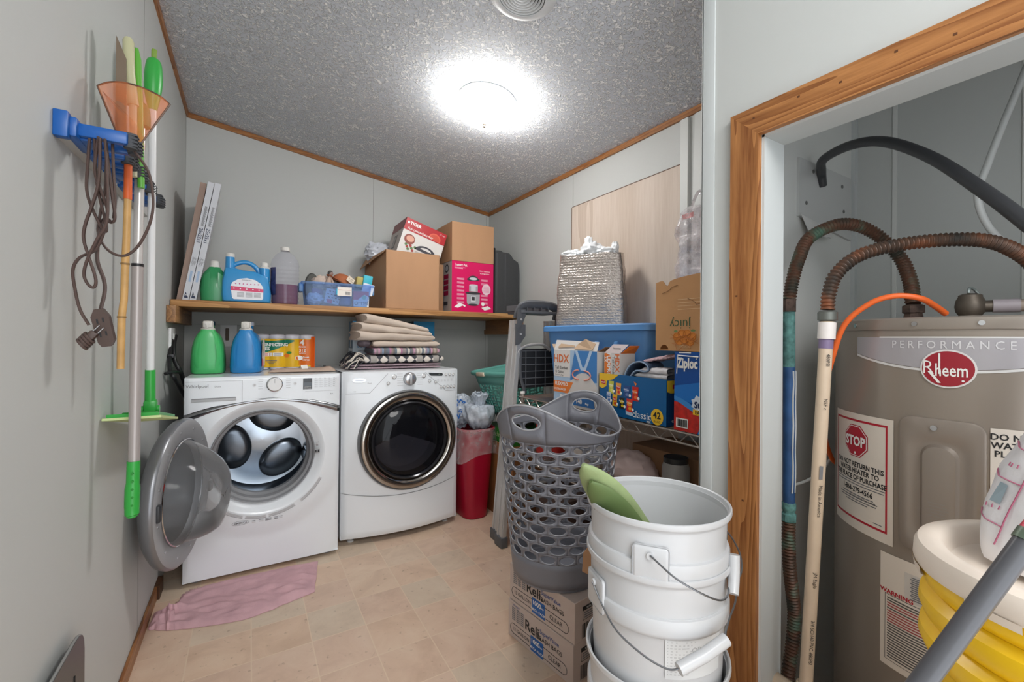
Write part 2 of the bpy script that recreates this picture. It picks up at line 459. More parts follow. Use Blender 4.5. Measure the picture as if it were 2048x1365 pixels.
# oak casing round the closet opening (mitred corners)
b = MB(); xo = XC - .016; zi, zo, yi, yo, yn = 1.684, 1.752, 0.589, 0.659, -0.46
def mitre(a, c, mt): # prism between two y-z polygons
    b.add([(XC, *p) for p in a] + [(xo, *p) for p in a], [(0, 1, 2, 3), (7, 6, 5, 4), (0, 4, 5, 1), (1, 5, 6, 2), (2, 6, 7, 3), (3, 7, 4, 0)], mt)
mitre([(yi, 0), (yo, 0), (yo, zo), (yi, zi)], 0, oak_z)
mitre([(yi, zi), (yo, zo), (yn - .07, zo), (yn, zi)], 0, oak_y)
mitre([(yn - .07, 0), (yn, 0), (yn, zi), (yn - .07, zo)], 0, oak_z)
nail = M('nail_hole', '5A3418', 0.8)
for (y, z) in ((.60, 1.725), (.50, 1.73), (.42, 1.722), (.33, 1.735), (.25, 1.72), (.64, 1.3), (.62, .8)):
    b.box(xo - .0006, xo, y - .0025, y + .0025, z - .002, z + .002, nail)
b.build('door_1', kind='structure')
# corner moulding at the end of the partition
b = MB(); b.box(XC - .004, XC, 0.712, 0.750, 0, zt, lining_m, 0.0015); b.box(XC - .004, XC + .03, 0.746, 0.750, 0, zt, white_trim_m)
b.build('trim_2', kind='structure')
# oak strips under the ceiling
h = .03; t = .012
b = MB(); b.box(XL, XL + t, YN, YB, cz(XL) - h - .004, cz(XL) - .003, oak_y); b.build('trim_3', kind='structure')
b = MB()
za, zb = cz(XL), cz(XR)
b.add([(XL, YB - t, za - h - .004), (XR, YB - t, zb - h), (XR, YB - t, zb), (XL, YB - t, za - .003), (XL, YB, za - h - .004), (XR, YB, zb - h), (XR, YB, zb), (XL, YB, za)],
      [(0, 1, 2, 3), (5, 4, 7, 6), (4, 0, 3, 7), (1, 5, 6, 2), (3, 2, 6, 7), (4, 5, 1, 0)], oak_x)
b.build('trim_4', kind='structure')
b = MB(); b.box(XR - t, XR, 0.75, YB, cz(XR) - h, cz(XR) + .001, oak_y); b.build('trim_5', kind='structure')
# baseboard on the left
b = MB(); b.box(XL, XL + .011, YN, 2.50, 0, .062, oak_y, 0.003); b.build('baseboard_left', kind='structure')
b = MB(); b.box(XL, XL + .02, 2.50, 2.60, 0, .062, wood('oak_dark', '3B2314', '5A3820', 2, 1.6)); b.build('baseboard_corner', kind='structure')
b = MB(); b.box(1.30, XR - .001, YB - .012, YB, 0, .06, oak_x); b.build('baseboard_back', kind='structure')
# white battens on the right wall
b = MB()
b.box(XR - .016, XR, 1.372, 1.415, 0.0, 2.272, white_trim_m)
b.add([(XR - .014, 1.30, 2.272), (XR - .014, 1.335, 2.272), (XR - .014, 1.352, 1.6), (XR - .014, 1.30, 1.6), (XR, 1.30, 2.272), (XR, 1.335, 2.272), (XR, 1.352, 1.6), (XR, 1.30, 1.6)],
      [(0, 1, 2, 3), (5, 4, 7, 6), (1, 5, 6, 2), (0, 4, 5, 1), (3, 2, 6, 7), (4, 0, 3, 7)], white_trim_m)
b.build('trim_6', kind='structure')
b = MB(); b.box(XR - .010, XR - .0008, 1.417, 2.262, 0.0, 2.055, ply_m)
b.box(XR - .0105, XR - .0008, 1.417, 2.262, 2.055, 2.060, M('shadow_gap', '6B5648', 0.8))
b.box(XR - .0105, XR - .0008, 2.262, 2.268, 0, 2.055, M('shadow_gap'))
b.build('plywood_panel', label='pale unpainted plywood sheet covering the right wall behind the shelf rack', cat='plywood panel')
# closet corner bead
b = MB(); b.box(XR - .02, XR, 0.688, 0.70, 0, 2.2, lining_m); b.build('trim_7', kind='structure')

# ------------------------------------------------------------------ ceiling light
tilt = Matrix.Rotation(math.atan(0.1412), 4, 'Y')
t = thing('ceiling_light', 'glowing frosted glass dome light on the textured ceiling', 'ceiling light', (1.045, 2.0, cz(1.045)))
LM = T(1.045, 2.0, cz(1.045)) @ tilt
b = MB(LM); b.lathe([(0, -.001), (.150, -.001), (.158, -.018), (.152, -.036), (0.0, -.036)], M('fixture_white', 'E8E8E6', .4), 36)
b.build('base', t)
glow, gnt, gb = new_mat('lit_frosted_glass')
gb.inputs['Base Color'].default_value = rgb('F4F4F0'); gb.inputs['Emission Color'].default_value = (1, 0.985, 0.96, 1)
gb.inputs['Emission Strength'].default_value = 22; gb.inputs['Roughness'].default_value = 0.3
b = MB(LM)
prof = [(.158, -.040), (.166, -.044), (.167, -.050), (.158, -.064), (.138, -.084), (.108, -.102), (.070, -.115), (.030, -.122), (0.001, -.124)]
b.lathe(prof, glow, 48); b.build('glass_shade', t)
b = MB(LM); b.lathe([(.001, -.120), (.010, -.123), (.012, -.129), (.007, -.136), (.009, -.140), (.005, -.146), (.001, -.148)], M('finial_metal', 'B9AFA2', .35, .8), 16); b.build('finial', t)
# ------------------------------------------------------------------ ceiling vent
t = thing('ceiling_vent', 'round white louvred air vent at the top edge of the ceiling', 'air vent', (.835, 1.335, cz(.835)))
LM = T(.835, 1.335, cz(.835)) @ tilt
vw = M('vent_white', 'D8DADB', .45)
b = MB(LM); b.lathe([(.085, -.001), (.125, -.001), (.127, -.006), (.118, -.014), (.098, -.024), (.086, -.022), (.085, -.002)], vw, 48); b.build('outer_ring', t)
b = MB(LM); b.lathe([(0.001, -.002), (.088, -.002)], M('vent_dark', '2E2E30', .8), 36); b.build('throat', t)
for i in range(7):
    r = .083 - i * .0115
    b = MB(LM); b.lathe([(r, -.020), (r - .006, -.014), (r - .0075, -.0145), (r - .0015, -.0205), (r, -.020)], vw, 40); b.build('louvre_ring', t)
# ------------------------------------------------------------------ shared plastics and metals
blue_pl = M('blue_plastic', '1657A2', .35)
rubber = M('grey_rubber', '45474B', .7)
green_pl = M('bright_green_plastic', '35A544', .35)
alu = M('aluminium', 'C4C3C2', .35, .35, bump=.03, bscale=80)
pole_grey = M('painted_pole_grey', 'AFA7A4', .35, .25)
pole_white = M('painted_pole_white', 'DEDEDE', .3)
steel = M('steel', 'C8C8CA', .25, 1.0)
chrome = M('chrome', 'D6D6D8', .08, 1.0)
black_pl = M('black_plastic', '1C1C1E', .4)
white_en = M('white_enamel', 'EDF1F5', .22, coat=.3)
white_pl = M('white_plastic', 'EBEBEB', .35)
grey_mark = M('grey_marking', '9A9A9C', .5)
ink = M('black_ink', '202022', .6)
ink_soft = M('grey_ink', '77777A', .6)
wprint = M('white_print', 'F2F0EC', .5)

# ------------------------------------------------------------------ utility rack on the left wall
RK = thing('broom_rack', 'blue and grey wall rack with gripping clamps on the left wall', 'broom rack', (XL, 1.75, 1.68))
def zr(y): return 1.632 + (y - 1.29) * 0.035
b = MB()
b.add([(XL, 1.285, zr(1.285) - .022), (XL, 2.16, zr(2.16) - .022), (XL, 2.16, zr(2.16) + .022), (XL, 1.285, zr(1.285) + .022),
       (XL + .018, 1.285, zr(1.285) - .018), (XL + .018, 2.16, zr(2.16) - .018), (XL + .018, 2.16, zr(2.16) + .018), (XL + .018, 1.285, zr(1.285) + .018)],
      [(3, 2, 1, 0), (4, 5, 6, 7), (0, 1, 5, 4), (1, 2, 6, 5), (2, 3, 7, 6), (3, 0, 4, 7)], M('rail_grey', 'B4B3B0', .4))
b.build('rail', RK)
b = MB(); b.box(XL, XL + .024, 1.268, 1.29, zr(1.28) - .026, zr(1.28) + .03, blue_pl, .003); b.build('end_cap', RK)
for i, (y, reach) in enumerate(((1.335, .115), (1.47, .085), (1.60, .085), (1.755, .082), (1.93, .08))):
    z = zr(y)
    b = MB()
    b.box(XL + .016, XL + .035, y - .055, y + .055, z - .02, z + .022, blue_pl, .004)
    for s_ in (-1, 1):
        b.box(XL + .03, XL + reach, y + s_ * .034 - .010, y + s_ * .034 + .010, z - .013, z + .015, blue_pl, .004)
    b.box(XL + .03, XL + .055, y - .03, y + .03, z - .018, z - .006, blue_pl, .003)
    c = b.build('clamp', RK)
    for s_ in (-1, 1):
        b = MB(); X0 = XL + reach + .002
        b.lathe([(.001, z - .016), (.012, z - .016), (.013, z - .012), (.013, z + .014), (.012, z + .018), (.001, z + .018)], rubber, 14, xy=(X0, y + s_ * .022))
        for q in range(4): b.box(X0 - .012, X0 + .014, y + s_ * .022 - .013, y + s_ * .022 + .013, z - .012 + q * .008, z - .009 + q * .008, rubber)
        b.build('rubber_grip', c)

# ------------------------------------------------------------------ brown extension cord
EC = thing('extension_cord', 'brown two-wire extension cord looped over the blue wall rack', 'extension cord', (-.285, 1.31, 1.17))
brown = M('cord_brown', '564540', .45)
runs = [
 [(-0.275, 1.335, 1.648), (-0.255, 1.33, 1.640), (-0.233, 1.33, 1.618), (-0.208, 1.33, 1.576), (-0.199, 1.33, 1.512), (-0.204, 1.33, 1.458), (-0.224, 1.33, 1.402), (-0.249, 1.33, 1.374), (-0.275, 1.325, 1.381), (-0.292, 1.318, 1.416), (-0.288, 1.312, 1.463), (-0.280, 1.31, 1.52), (-0.278, 1.31, 1.60)],
 [(-0.304, 1.3, 1.628), (-0.307, 1.3, 1.562), (-0.308, 1.3, 1.507), (-0.298, 1.3, 1.465), (-0.279, 1.3, 1.421), (-0.275, 1.3, 1.435), (-0.286, 1.3, 1.489), (-0.293, 1.3, 1.543), (-0.296, 1.3, 1.625)],
 [(-0.288, 1.292, 1.625), (-0.293, 1.29, 1.551), (-0.283, 1.29, 1.509), (-0.272, 1.29, 1.467), (-0.275, 1.286, 1.422), (-0.291, 1.29, 1.376), (-0.315, 1.29, 1.357), (-0.326, 1.29, 1.329), (-0.322, 1.29, 1.286), (-0.314, 1.29, 1.244), (-0.300, 1.292, 1.211)],
 [(-0.28, 1.31, 1.625), (-0.274, 1.31, 1.562), (-0.267, 1.31, 1.495), (-0.263, 1.31, 1.456), (-0.27, 1.316, 1.445), (-0.283, 1.318, 1.452), (-0.289, 1.31, 1.413), (-0.291, 1.306, 1.357), (-0.280, 1.308, 1.313), (-0.279, 1.31, 1.285), (-0.285, 1.31, 1.248)],
 [(-0.271, 1.322, 1.625), (-0.268, 1.32, 1.555), (-0.265, 1.32, 1.498), (-0.267, 1.32, 1.455)],
 [(-0.283, 1.282, 1.62), (-0.284, 1.28, 1.528), (-0.294, 1.28, 1.472), (-0.305, 1.28, 1.427), (-0.307, 1.28, 1.394), (-0.297, 1.28, 1.352), (-0.287, 1.28, 1.31), (-0.29, 1.28, 1.293), (-0.299, 1.28, 1.298), (-0.306, 1.28, 1.319), (-0.3, 1.276, 1.352), (-0.285, 1.276, 1.397), (-0.27, 1.28, 1.443), (-0.272, 1.285, 1.55), (-.276, 1.285, 1.62)],
]
b = MB()
for rn in runs:
    b.tube(cr(rn, 7), .0058, brown, 8, flat=.5, up0=(0, 1, 0))
b.build('cord', EC)
b = MB(T(-.279, 1.305, 1.206) @ RX(8) @ RY(-9))
b.prism([(-.013, -.032), (-.008, -.042), (.008, -.042), (.015, -.030), (.015, .024), (.007, .042), (-.007, .042), (-.015, .026)], -.010, .010, M('socket_brown', '4B3A33', .5), L=RX(90))
for (x, z) in ((-.003, .016), (-.003, -.014)):
    b.box(x - .004, x - .001, -.0107, -.010, z - .005, z + .005, black_pl); b.box(x + .006, x + .009, -.0107, -.010, z - .003, z + .007, black_pl)
b.build('socket_block', EC)
b = MB(T(-.297, 1.288, 1.185) @ RY(-52))
b.box(-.018, .014, -.009, .009, -.008, .008, M('socket_brown'), .004)
for k in range(4): b.tube([(-.02 + k * .006 + .004 * math.cos(a * PI / 6), .013 * math.sin(a * PI / 6), .012 * math.cos(a * PI / 6)) for a in range(12)], .0028, brown, 6, closed=True)
for z in (-.006, .003): b.box(.014, .03, -.003, .003, z, z + .0015, steel)
b.build('plug', EC)

# ------------------------------------------------------------------ orange net with a bamboo handle
NT = thing('hand_net', 'orange mesh hand net with a bamboo handle clamped to the rack', 'net', (-.27, 1.455, 1.10))
netm, nnt, nb = new_mat('orange_netting')
nb.inputs['Base Color'].default_value = rgb('F08A4C'); nb.inputs['Roughness'].default_value = .6
tr_ = nnt.nodes.new('ShaderNodeBsdfTransparent'); mx_ = nnt.nodes.new('ShaderNodeMixShader'); mx_.inputs[0].default_value = .68
nnt.links.new(nb.outputs[0], mx_.inputs[1]); nnt.links.new(tr_.outputs[0], mx_.inputs[2]); nnt.links.new(mx_.outputs[0], nnt.nodes['Material Output'].inputs[0])
arc = [(-0.338, 1.50, 1.826), (-0.312, 1.49, 1.838), (-0.279, 1.475, 1.839), (-0.244, 1.465, 1.832), (-0.210, 1.455, 1.818), (-0.184, 1.445, 1.797)]
arcS = cr(arc, 6); apex = Vector((-0.268, 1.455, 1.632))
hoop = [apex.lerp(arcS[0], k / 8) for k in range(8)] + arcS + [arcS[-1].lerp(apex, k / 8) for k in range(1, 9)]
b = MB(); b.tube(hoop, .0022, M('hoop_wire', '6E5A50', .4, .6), 6); b.build('hoop', NT)
b = MB()
for side in (-1, 1):
    def fnet(u, v, side=side):
        i = u * (len(arcS) - 1); a = arcS[int(i)].lerp(arcS[min(int(i) + 1, len(arcS) - 1)], i - int(i))
        p = a.lerp(apex, v); bul = math.sin(PI * min(1, v * 1.0)) * math.sin(PI * u)
        p = p + Vector((0, side * .045 * bul, 0)) + Vector((.006 * nz((u * 5, v * 5, side)), .01 * nz((u * 4, v * 6, side + 5)), 0))
        if side > 0 and u < .5: p = p + Vector((-.01 * bul, 0, 0))
        return p
    b.grid(fnet, 24, 18, netm)
def ffold(u, v):
    p = Vector((-0.325, 1.49, 1.81)).lerp(Vector((-0.245, 1.455, 1.64)), v)
    return p + Vector((.045 * (u - .2) * math.sin(PI * v) + .004 * nz((u * 9, v * 9, 3)), .03 * nz((u * 3, v * 5, 0)) + .012, 0))
b.grid(ffold, 10, 14, netm)
b.build('netting', NT)
b = MB(); bam = M('bamboo', 'C69B5F', .45, var=.12, vscale=30)
pts = [(-0.268, 1.455, 1.545), (-0.269, 1.452, 1.44), (-0.2705, 1.451, 1.37), (-0.272, 1.450, 1.28), (-0.276, 1.449, 1.235), (-0.277, 1.450, 1.105)]
b.tube(pts, [.0075, .0078, .0082, .0078, .0082, .0078], bam, 10)
for z, x in ((1.37, -.2705), (1.235, -.276)): b.cyl((x, 1.450, z - .002), (x, 1.450, z + .002), .0095, M('bamboo_node', '8A6A3C', .5), 10)
b.build('bamboo_handle', NT)
b = MB(); b.tube([(-0.268, 1.455, 1.535), (-0.268, 1.455, 1.64)], [.0088, .0082], M('orange_wrap', 'D8622A', .5), 10)
b.build('handle_wrap', NT, label='orange wrapping at the top of the handle')

# ------------------------------------------------------------------ poles standing in the clamps
b = MB(); t = thing('duster_pole', 'grey telescopic pole with a bright green grip hanging head up on the rack', 'cleaning pole', (-.27, 1.60, .68))
b.tube([(-.273, 1.59, .83), (-.272, 1.60, 1.385)], .0135, pole_grey, 16); b.build('lower_tube', t)
b = MB(); b.tube([(-.272, 1.60, 1.38), (-.270, 1.61, 1.80)], .0115, M('pole_upper', 'CFCBC8', .25, .3), 16); b.build('upper_tube', t)
b = MB(); b.tube([(-.272, 1.60, 1.383), (-.272, 1.60, 1.391)], .0142, black_pl, 16); b.build('collar', t)
b = MB(); b.tube(cr([(-.2735, 1.588, .838), (-.274, 1.587, .80), (-.275, 1.585, .74), (-.275, 1.584, .70), (-.274, 1.583, .682)], 5), [.0150] * 8 + [.0172] * 6 + [.0165] * 4 + [.0125] * 2 + [.009], green_pl, 14)
for k in range(5): b.cyl((-.2725 + .0, 1.570, .72 + k * .022), (-.2725, 1.566, .72 + k * .022), .003, M('green_dark', '1F8A2B', .5), 8)
b.build('grip', t)
b = MB(); b.lathe([(.001, 1.855), (.012, 1.85), (.020, 1.835), (.022, 1.81), (.022, 1.785), (.014, 1.78), (.001, 1.78)], M('green_dull', '58773F', .6), 16, xy=(-.270, 1.61)); b.build('end_cap', t)

t = thing('floor_mop', 'white-poled floor mop hanging upside down with its flat green head at the bottom', 'mop', (-.27, 1.78, .90))
b = MB(); b.tube([(-.268, 1.775, 1.075), (-.268, 1.765, 1.95)], .0105, pole_white, 16); b.build('pole', t)
b = MB(); b.tube(cr([(-.268, 1.765, 1.90), (-.268, 1.765, 1.95), (-.267, 1.765, 2.00), (-.266, 1.765, 2.05), (-.266, 1.765, 2.065)], 5), [.0115 + .0125 * math.sin(PI * min(1, k / 19)) for k in range(20)] + [.006], green_pl, 14); b.build('handle', t)
b = MB(); b.tube(cr([(-.266, 1.765, 2.060), (-.266, 1.765, 2.08), (-.265, 1.765, 2.094)], 4), [.005, .006, .007, .007, .007, .0072, .0075, .0075, .006], M('loop_olive', '7C9A3C', .5), 10, flat=.5); b.build('hanging_loop', t)
b = MB(); b.tube([(-.268, 1.776, 1.08), (-.268, 1.78, .98)], [.0135, .014], green_pl, 14)
b.box(-.284, -.250, 1.765, 1.800, .945, .985, green_pl, .008); b.cyl((-.292, 1.783, .955), (-.244, 1.783, .955), .011, green_pl, 14)
b.build('swivel_socket', t)
HM = T(-.272, 1.80, .93) @ RZ(0) @ RX(-10)
b = MB(HM)
b.prism([(-.072, -.16), (.046, -.165), (.046, .165), (-.060, .17)], -.004, .006, green_pl)
b.box(-.05, .03, -.10, .10, .006, .012, M('green_dark', '1F8A2B', .5), .003)
for (x, y) in ((-.04, -.13), (.025, -.13), (-.04, .13), (.025, .13)): b.disc(x, y, .011, .014, M('loop_olive'), z=.0068)
b.build('head_plate', t)
b = MB(HM); b.prism([(-.078, -.172), (.053, -.176), (.054, .178), (-.066, .18)], -.011, -.004, M('pad_pale_green', 'C7D69A', .9, bump=.5, bscale=300)); b.build('pad', t)

b = MB(); b.tube([(-.2735, 1.545, 1.62), (-.277, 1.55, 1.83)], .0085, M('pole_cream', 'C9C5A6', .4), 12); t = thing('broom', 'cream and green round broom handle end sticking up behind the orange net', 'broom handle', (-.275, 1.55, 1.60))
b.build('stick', t)
b = MB(); b.tube([(-.277, 1.55, 1.815), (-.286, 1.55, 1.90), (-.288, 1.55, 1.985), (-.288, 1.55, 1.995)], [.013, .013, .0125, .008], M('grip_cream', 'BDBB95', .4), 14); b.build('grip', t)
b = MB(); b.tube([(-.262, 1.575, 1.60), (-.268, 1.575, 1.84), (-.273, 1.575, 1.955), (-.276, 1.575, 1.985)], [.008, .0085, .0085, .005], M('green_mid', '5DA83A', .4), 12); b.build('green_rod', t)

b = MB(); bm_ = M('brown_board', '6E5E4C', .45)
b.add([(-.303, 1.50, 1.66), (-.280, 1.50, 1.66), (-.283, 1.50, 1.915), (-.303, 1.50, 1.968), (-.303, 1.506, 1.66), (-.280, 1.506, 1.66), (-.283, 1.506, 1.915), (-.303, 1.506, 1.968)],
      [(0, 1, 2, 3), (5, 4, 7, 6), (4, 0, 3, 7), (1, 5, 6, 2), (3, 2, 6, 7), (4, 5, 1, 0)], bm_)
b.build('brown_slat', label='flat brown slat with a slanted top standing behind the orange net', cat='slat')

# dark panel low on the left wall
b = MB(); dk = M('dark_grey_panel', '4A4A49', .35)
poly = [(.93, 0.0), (.95, .490), (1.20, .493), (1.36, .493), (1.385, .490), (1.402, .482), (1.414, .466), (1.419, .44), (1.421, .30), (1.423, 0.0)]
b.add([(-.338, y, z) for y, z in poly] + [(-.330, y, z) for y, z in poly], [tuple(range(len(poly))), tuple(range(2 * len(poly) - 1, len(poly) - 1, -1))] + [(i, (i + 1) % len(poly), len(poly) + (i + 1) % len(poly), len(poly) + i) for i in range(len(poly))], dk)
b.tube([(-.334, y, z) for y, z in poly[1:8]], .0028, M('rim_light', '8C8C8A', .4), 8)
b.box(-.3298, -.3285, 1.345, 1.35, .20, .42, M('slot_black', '121212', .8))
b.build('plastic_board', label='dark grey plastic panel with a rounded tip leaning on the left wall near the floor', cat='panel')

# ------------------------------------------------------------------ washing machine
WX0, WX1, WY, WZ0, WZ1 = -.259, .428, 2.545, .022, .988
WC = (.072, .577)
WS = thing('washing_machine', 'white front-loading washing machine with its round door hanging open', 'washing machine', (.085, 2.9, 0))
def bandz(x):   # lower edge of the chrome strip
    q = (x - .085) / .345
    return .803 + .062 * (1 - q * q) ** 1 if abs(q) < 1 else .803
def wface(x, z):
    d = math.hypot(x - WC[0], z - WC[1]); bul = .016 * max(0, 1 - ((d - .29) / .10) ** 2) if .19 < d < .39 else 0
    if d < .29: bul = max(bul, .016)
    ex = min(x - WX0, WX1 - x); rnd = .012 * max(0, 1 - ex / .02) ** 2
    return Vector((x, WY - bul + rnd, z))
b = MB()
plate_hole(b, WX0, WX1, WZ0, .875, WC[0], WC[1], .282, white_en, wface, 96, 14)
# dished surround of the opening
b.lathe([(.282, -.016), (.272, -.013), (.254, .004), (.242, .016), (.235, .020)], white_en, 96, L=Matrix(((1, 0, 0, WC[0]), (0, 0, 1, WY), (0, 1, 0, WC[1]), (0, 0, 0, 1))))
for bx in ((WX0, WX0 + .004, WZ0, WZ1 - .004), (WX1 - .004, WX1, WZ0, WZ1 - .004), (WX0, WX1, WZ0, WZ0 + .004), (WX0, WX1, WZ1 - .008, WZ1 - .0005)): b.box(bx[0], bx[1], WY + .03, 3.30, bx[2], bx[3], white_en)
b.box(WX0, WX1, 3.296, 3.30, WZ0, WZ1, white_en); b.box(WX0 + .004, WX1 - .004, WY + .03, WY + .05, .86, WZ1 - .01, white_en)
for xx in (WX0, WX1 - .002): b.box(xx, xx + .002, WY + .011, WY + .06, WZ0, .875, white_en)
b.box(WX0, WX1, WY + .002, WY + .06, WZ0 - .001, WZ0 + .002, white_en)
LW = Matrix(((1, 0, 0, WC[0]), (0, 0, 1, WY), (0, 1, 0, WC[1]), (0, 0, 0, 1)))
# faint labels round the lip
def lip(p): # x = angle (deg from 12 o'clock clockwise), y = radius
    a = math.radians(90 - p.x); r = p.y
    return Vector((WC[0] + r * math.cos(a), WY - .0185, WC[1] + r * math.sin(a)))
lab = M('lip_label', 'D2D2D4', .4); lab2 = M('lip_label_dark', '8F8F92', .5)
for (a0, a1) in ((118, 146), (152, 176), (178, 196), (198, 213)):
    b.rect(a0, a1, .288, .302, lab, fn=lip, nu=10)
    b.rect(a0, a1, .3005, .3025, lab2, fn=lambda p: lip(p) - Vector((0, .0006, 0)), nu=10)
    for k in range(3): b.rect(a0 + 1, a1 - 1, .2905 + k * .0032, .2913 + k * .0032, lab2, fn=lambda p: lip(p) - Vector((0, .0006, 0)), nu=10)
FW = FRM((0, WY - .0005, 0), (1, 0, 0), (0, 0, 1))
def wtxt(s_, size, x, z, mt, bold=0, off=.017): b.text(s_, size, x, z, mt, L=FRM((0, WY - off, 0), (1, 0, 0), (0, 0, 1)), bold=bold)
wtxt('AMERICA', .013, -.028, .268, ink_soft, .01, .0165); b.tube([(-.028 + .036 * math.cos(a * PI / 16), WY - .0165, .268 + .010 * math.sin(a * PI / 16)) for a in range(32)], .0006, ink_soft, 4, closed=True)
for k, (x0, x1) in enumerate(((.02, .035), (.05, .07), (.078, .105), (.118, .135), (.14, .155))):
    b.rect(x0, x1, .258, .264, lab2 if k in (2, 3) else lab, L=FRM((0, WY - .0165, 0), (1, 0, 0), (0, 0, 1))); b.rect(x0, x1, .267, .270, lab2, L=FRM((0, WY - .0165, 0), (1, 0, 0), (0, 0, 1)))
b.build('cabinet', WS)
# control panel
b = MB()
def pan(u, v):
    x = WX0 + (WX1 - WX0) * u; zb = bandz(x) + .012; top = WZ1
    z = zb + (top - zb) * min(1, v / .86); y = WY - .014
    if v > .86: q = (v - .86) / .14; y = WY - .014 + .055 * q; z = top - .0 + .002 * math.sin(q * PI)
    elif v > .74: q = (v - .74) / .12; y += .008 * q * q
    ex = min(u, 1 - u) * (WX1 - WX0); y += .014 * max(0, 1 - ex / .018) ** 2
    return Vector((x, y, z))
b.grid(pan, 60, 28, white_en)
for xx, sg in ((WX0, 1), (WX1, 1)):
    b.add([(xx, WY, .80), (xx, WY + .05, .80), (xx, WY + .05, WZ1), (xx, WY, WZ1)], [(0, 1, 2, 3)], white_en)
FP = FRM((0, WY - .0148, 0), (1, 0, 0), (0, 0, 1))
b.rect(-.028, -.0265, .868, .972, grey_mark, L=FP)
b.rect(WX0 + .006, -.028, .9705, .9715, grey_mark, L=FP)
b.text('Whirlpool', .021, -.208, .949, grey_mark, L=FP, bold=.012); b.text('Duet', .012, -.128, .945, grey_mark, L=FP)
for (x, z) in ((.024, .945), (.207, .945)): b.disc(x, z, .008, .008, M('panel_pale', 'D7D8DA', .4), L=FP); b.text('II', .008, x, z, grey_mark, L=FP, z=.0016)
for k in range(5):
    for s_, n_ in ((-1, .019), (1, .021)): b.rect(.113 + s_ * .052 - (.02 if s_ < 0 else 0), .113 + s_ * .052 + (.0 if s_ < 0 else .02), .925 + k * .012, .9262 + k * .012, grey_mark, L=FP)
b.rect(.245, .288, .912, .970, M('display_dark', '34383C', .2), L=FP); b.rect(.248, .285, .930, .948, M('display_band', '565C62', .2), L=FP, z=.0014)
for k in range(4): b.rect(.250, .283, .914 + k * .004, .9148 + k * .004, wprint, L=FP, z=.0016)
for i in range(5):
    for j in range(5):
        b.rect(.300 + i * .023, .318 + i * .023, .922 + j * .0105, .9228 + j * .0105, grey_mark, L=FP); b.rect(.300 + i * .023, .309 + i * .023, .9255 + j * .0105, .9266 + j * .0105, grey_mark, L=FP)
b.rect(.255, .41, .900, .9008, grey_mark, L=FP)
b.text('6th', .011, .385, .882, ink_soft, L=FP, bold=.01)
b.build('control_panel', WS)
b = MB()
def strip(u, v):
    x = WX0 - .0 + (WX1 - WX0) * u; th = .010 + .012 * abs(u - .5) * 2
    z = bandz(x) - th + (th + .012) * v; y = WY - .010 - .008 * math.sin(PI * v)
    ex = min(u, 1 - u) * (WX1 - WX0); y += .012 * max(0, 1 - ex / .014) ** 2
    return Vector((x, y, z))
b.grid(strip, 50, 8, M('satin_strip', '8E8F92', .18, 1.0)); b.build('chrome_strip', WS)
b = MB(T(0, 0, 0)); b.box(WX0 + .028, -.052, WY - .0165, WY - .010, .874, .892, M('recess_grey', 'BFC0C2', .3), .002); b.box(WX0 + .030, -.054, WY - .0175, WY - .016, .887, .891, M('recess_dark', '8A8B8E', .4)); b.build('dispenser_handle', WS)
KM = Matrix(((1, 0, 0, .113), (0, 0, -1, WY - .0145), (0, 1, 0, .945), (0, 0, 0, 1)))
b = MB(KM); b.lathe([(.037, 0), (.037, .006), (.034, .008)], chrome, 40); b.lathe([(.034, .006), (.033, .020), (.030, .024), (.001, .024)], white_pl, 40); b.box(-.0008, .0008, .008, .030, .0241, .0246, grey_mark); b.build('dial', WS)
# gasket, drum
b = MB(LW); b.lathe([(.237, .018), (.235, .010), (.230, .012), (.225, .026), (.214, .030), (.210, .045), (.222, .060), (.218, .085), (.206, .095), (.205, .12)], M('gasket_grey', '8C8D90', .45), 80); b.build('door_gasket', WS)
drum_m = M('drum_steel', 'A9B2BC', .22, 1.0)
b = MB(LW); b.lathe([(.21, .11), (.262, .115), (.268, .14), (.268, .42), (.262, .44), (.20, .455), (.08, .440), (.001, .438)], drum_m, 80)
b.build('drum', WS)
b = MB(LW)
vane_m = M('vane_dark', '6A7078', .22, .9)
for k in range(3):   # raised lobes on the drum back
    a = math.radians(70 + k * 120); c_, s_ = math.cos(a), math.sin(a)
    rings = []
    for (sc_, d) in ((1, .440), (.97, .425), (.84, .416), (.6, .412), (.2, .411)):
        rings.append([(c_ * (.152) + c_ * .096 * sc_ * math.cos(q * PI / 16) - s_ * .128 * sc_ * math.sin(q * PI / 16), s_ * .152 + s_ * .096 * sc_ * math.cos(q * PI / 16) + c_ * .128 * sc_ * math.sin(q * PI / 16), d) for q in range(32)])
    b.loft(rings, vane_m, cap0=False)
for k in range(3):   # baffles along the wall
    a = math.radians(10 + k * 120)
    b.box(-.028, .028, -.048, 0, .15, .40, drum_m, .012, L=Matrix.Rotation(a, 4, 'Z') @ T(0, .268, 0))
b.build('drum_baffles', WS)
for (x, y) in ((-.21, 2.60), (.38, 2.60), (-.21, 3.24), (.38, 3.24)): b = MB(); b.cyl((x, y, 0), (x, y, .03), .02, M('foot_grey', '8A8A8C', .5), 14); b.build('foot', WS)
b = MB(); b.cyl((.315, WY - .0175, .612), (.315, WY - .013, .612), .0055, grey_mark, 14); b.box(.303, .329, WY - .018, WY - .010, .570, .592, M('latch_grey', 'A4A4A6', .4), .002); b.box(.306, .313, WY - .0185, WY - .017, .574, .588, black_pl); b.box(.318, .326, WY - .0185, WY - .017, .574, .588, black_pl); b.text('lock', .01, .315, .628, grey_mark, L=FRM((0, WY - .0165, 0), (1, 0, 0), (0, 0, 1))); b.build('door_latch', WS)
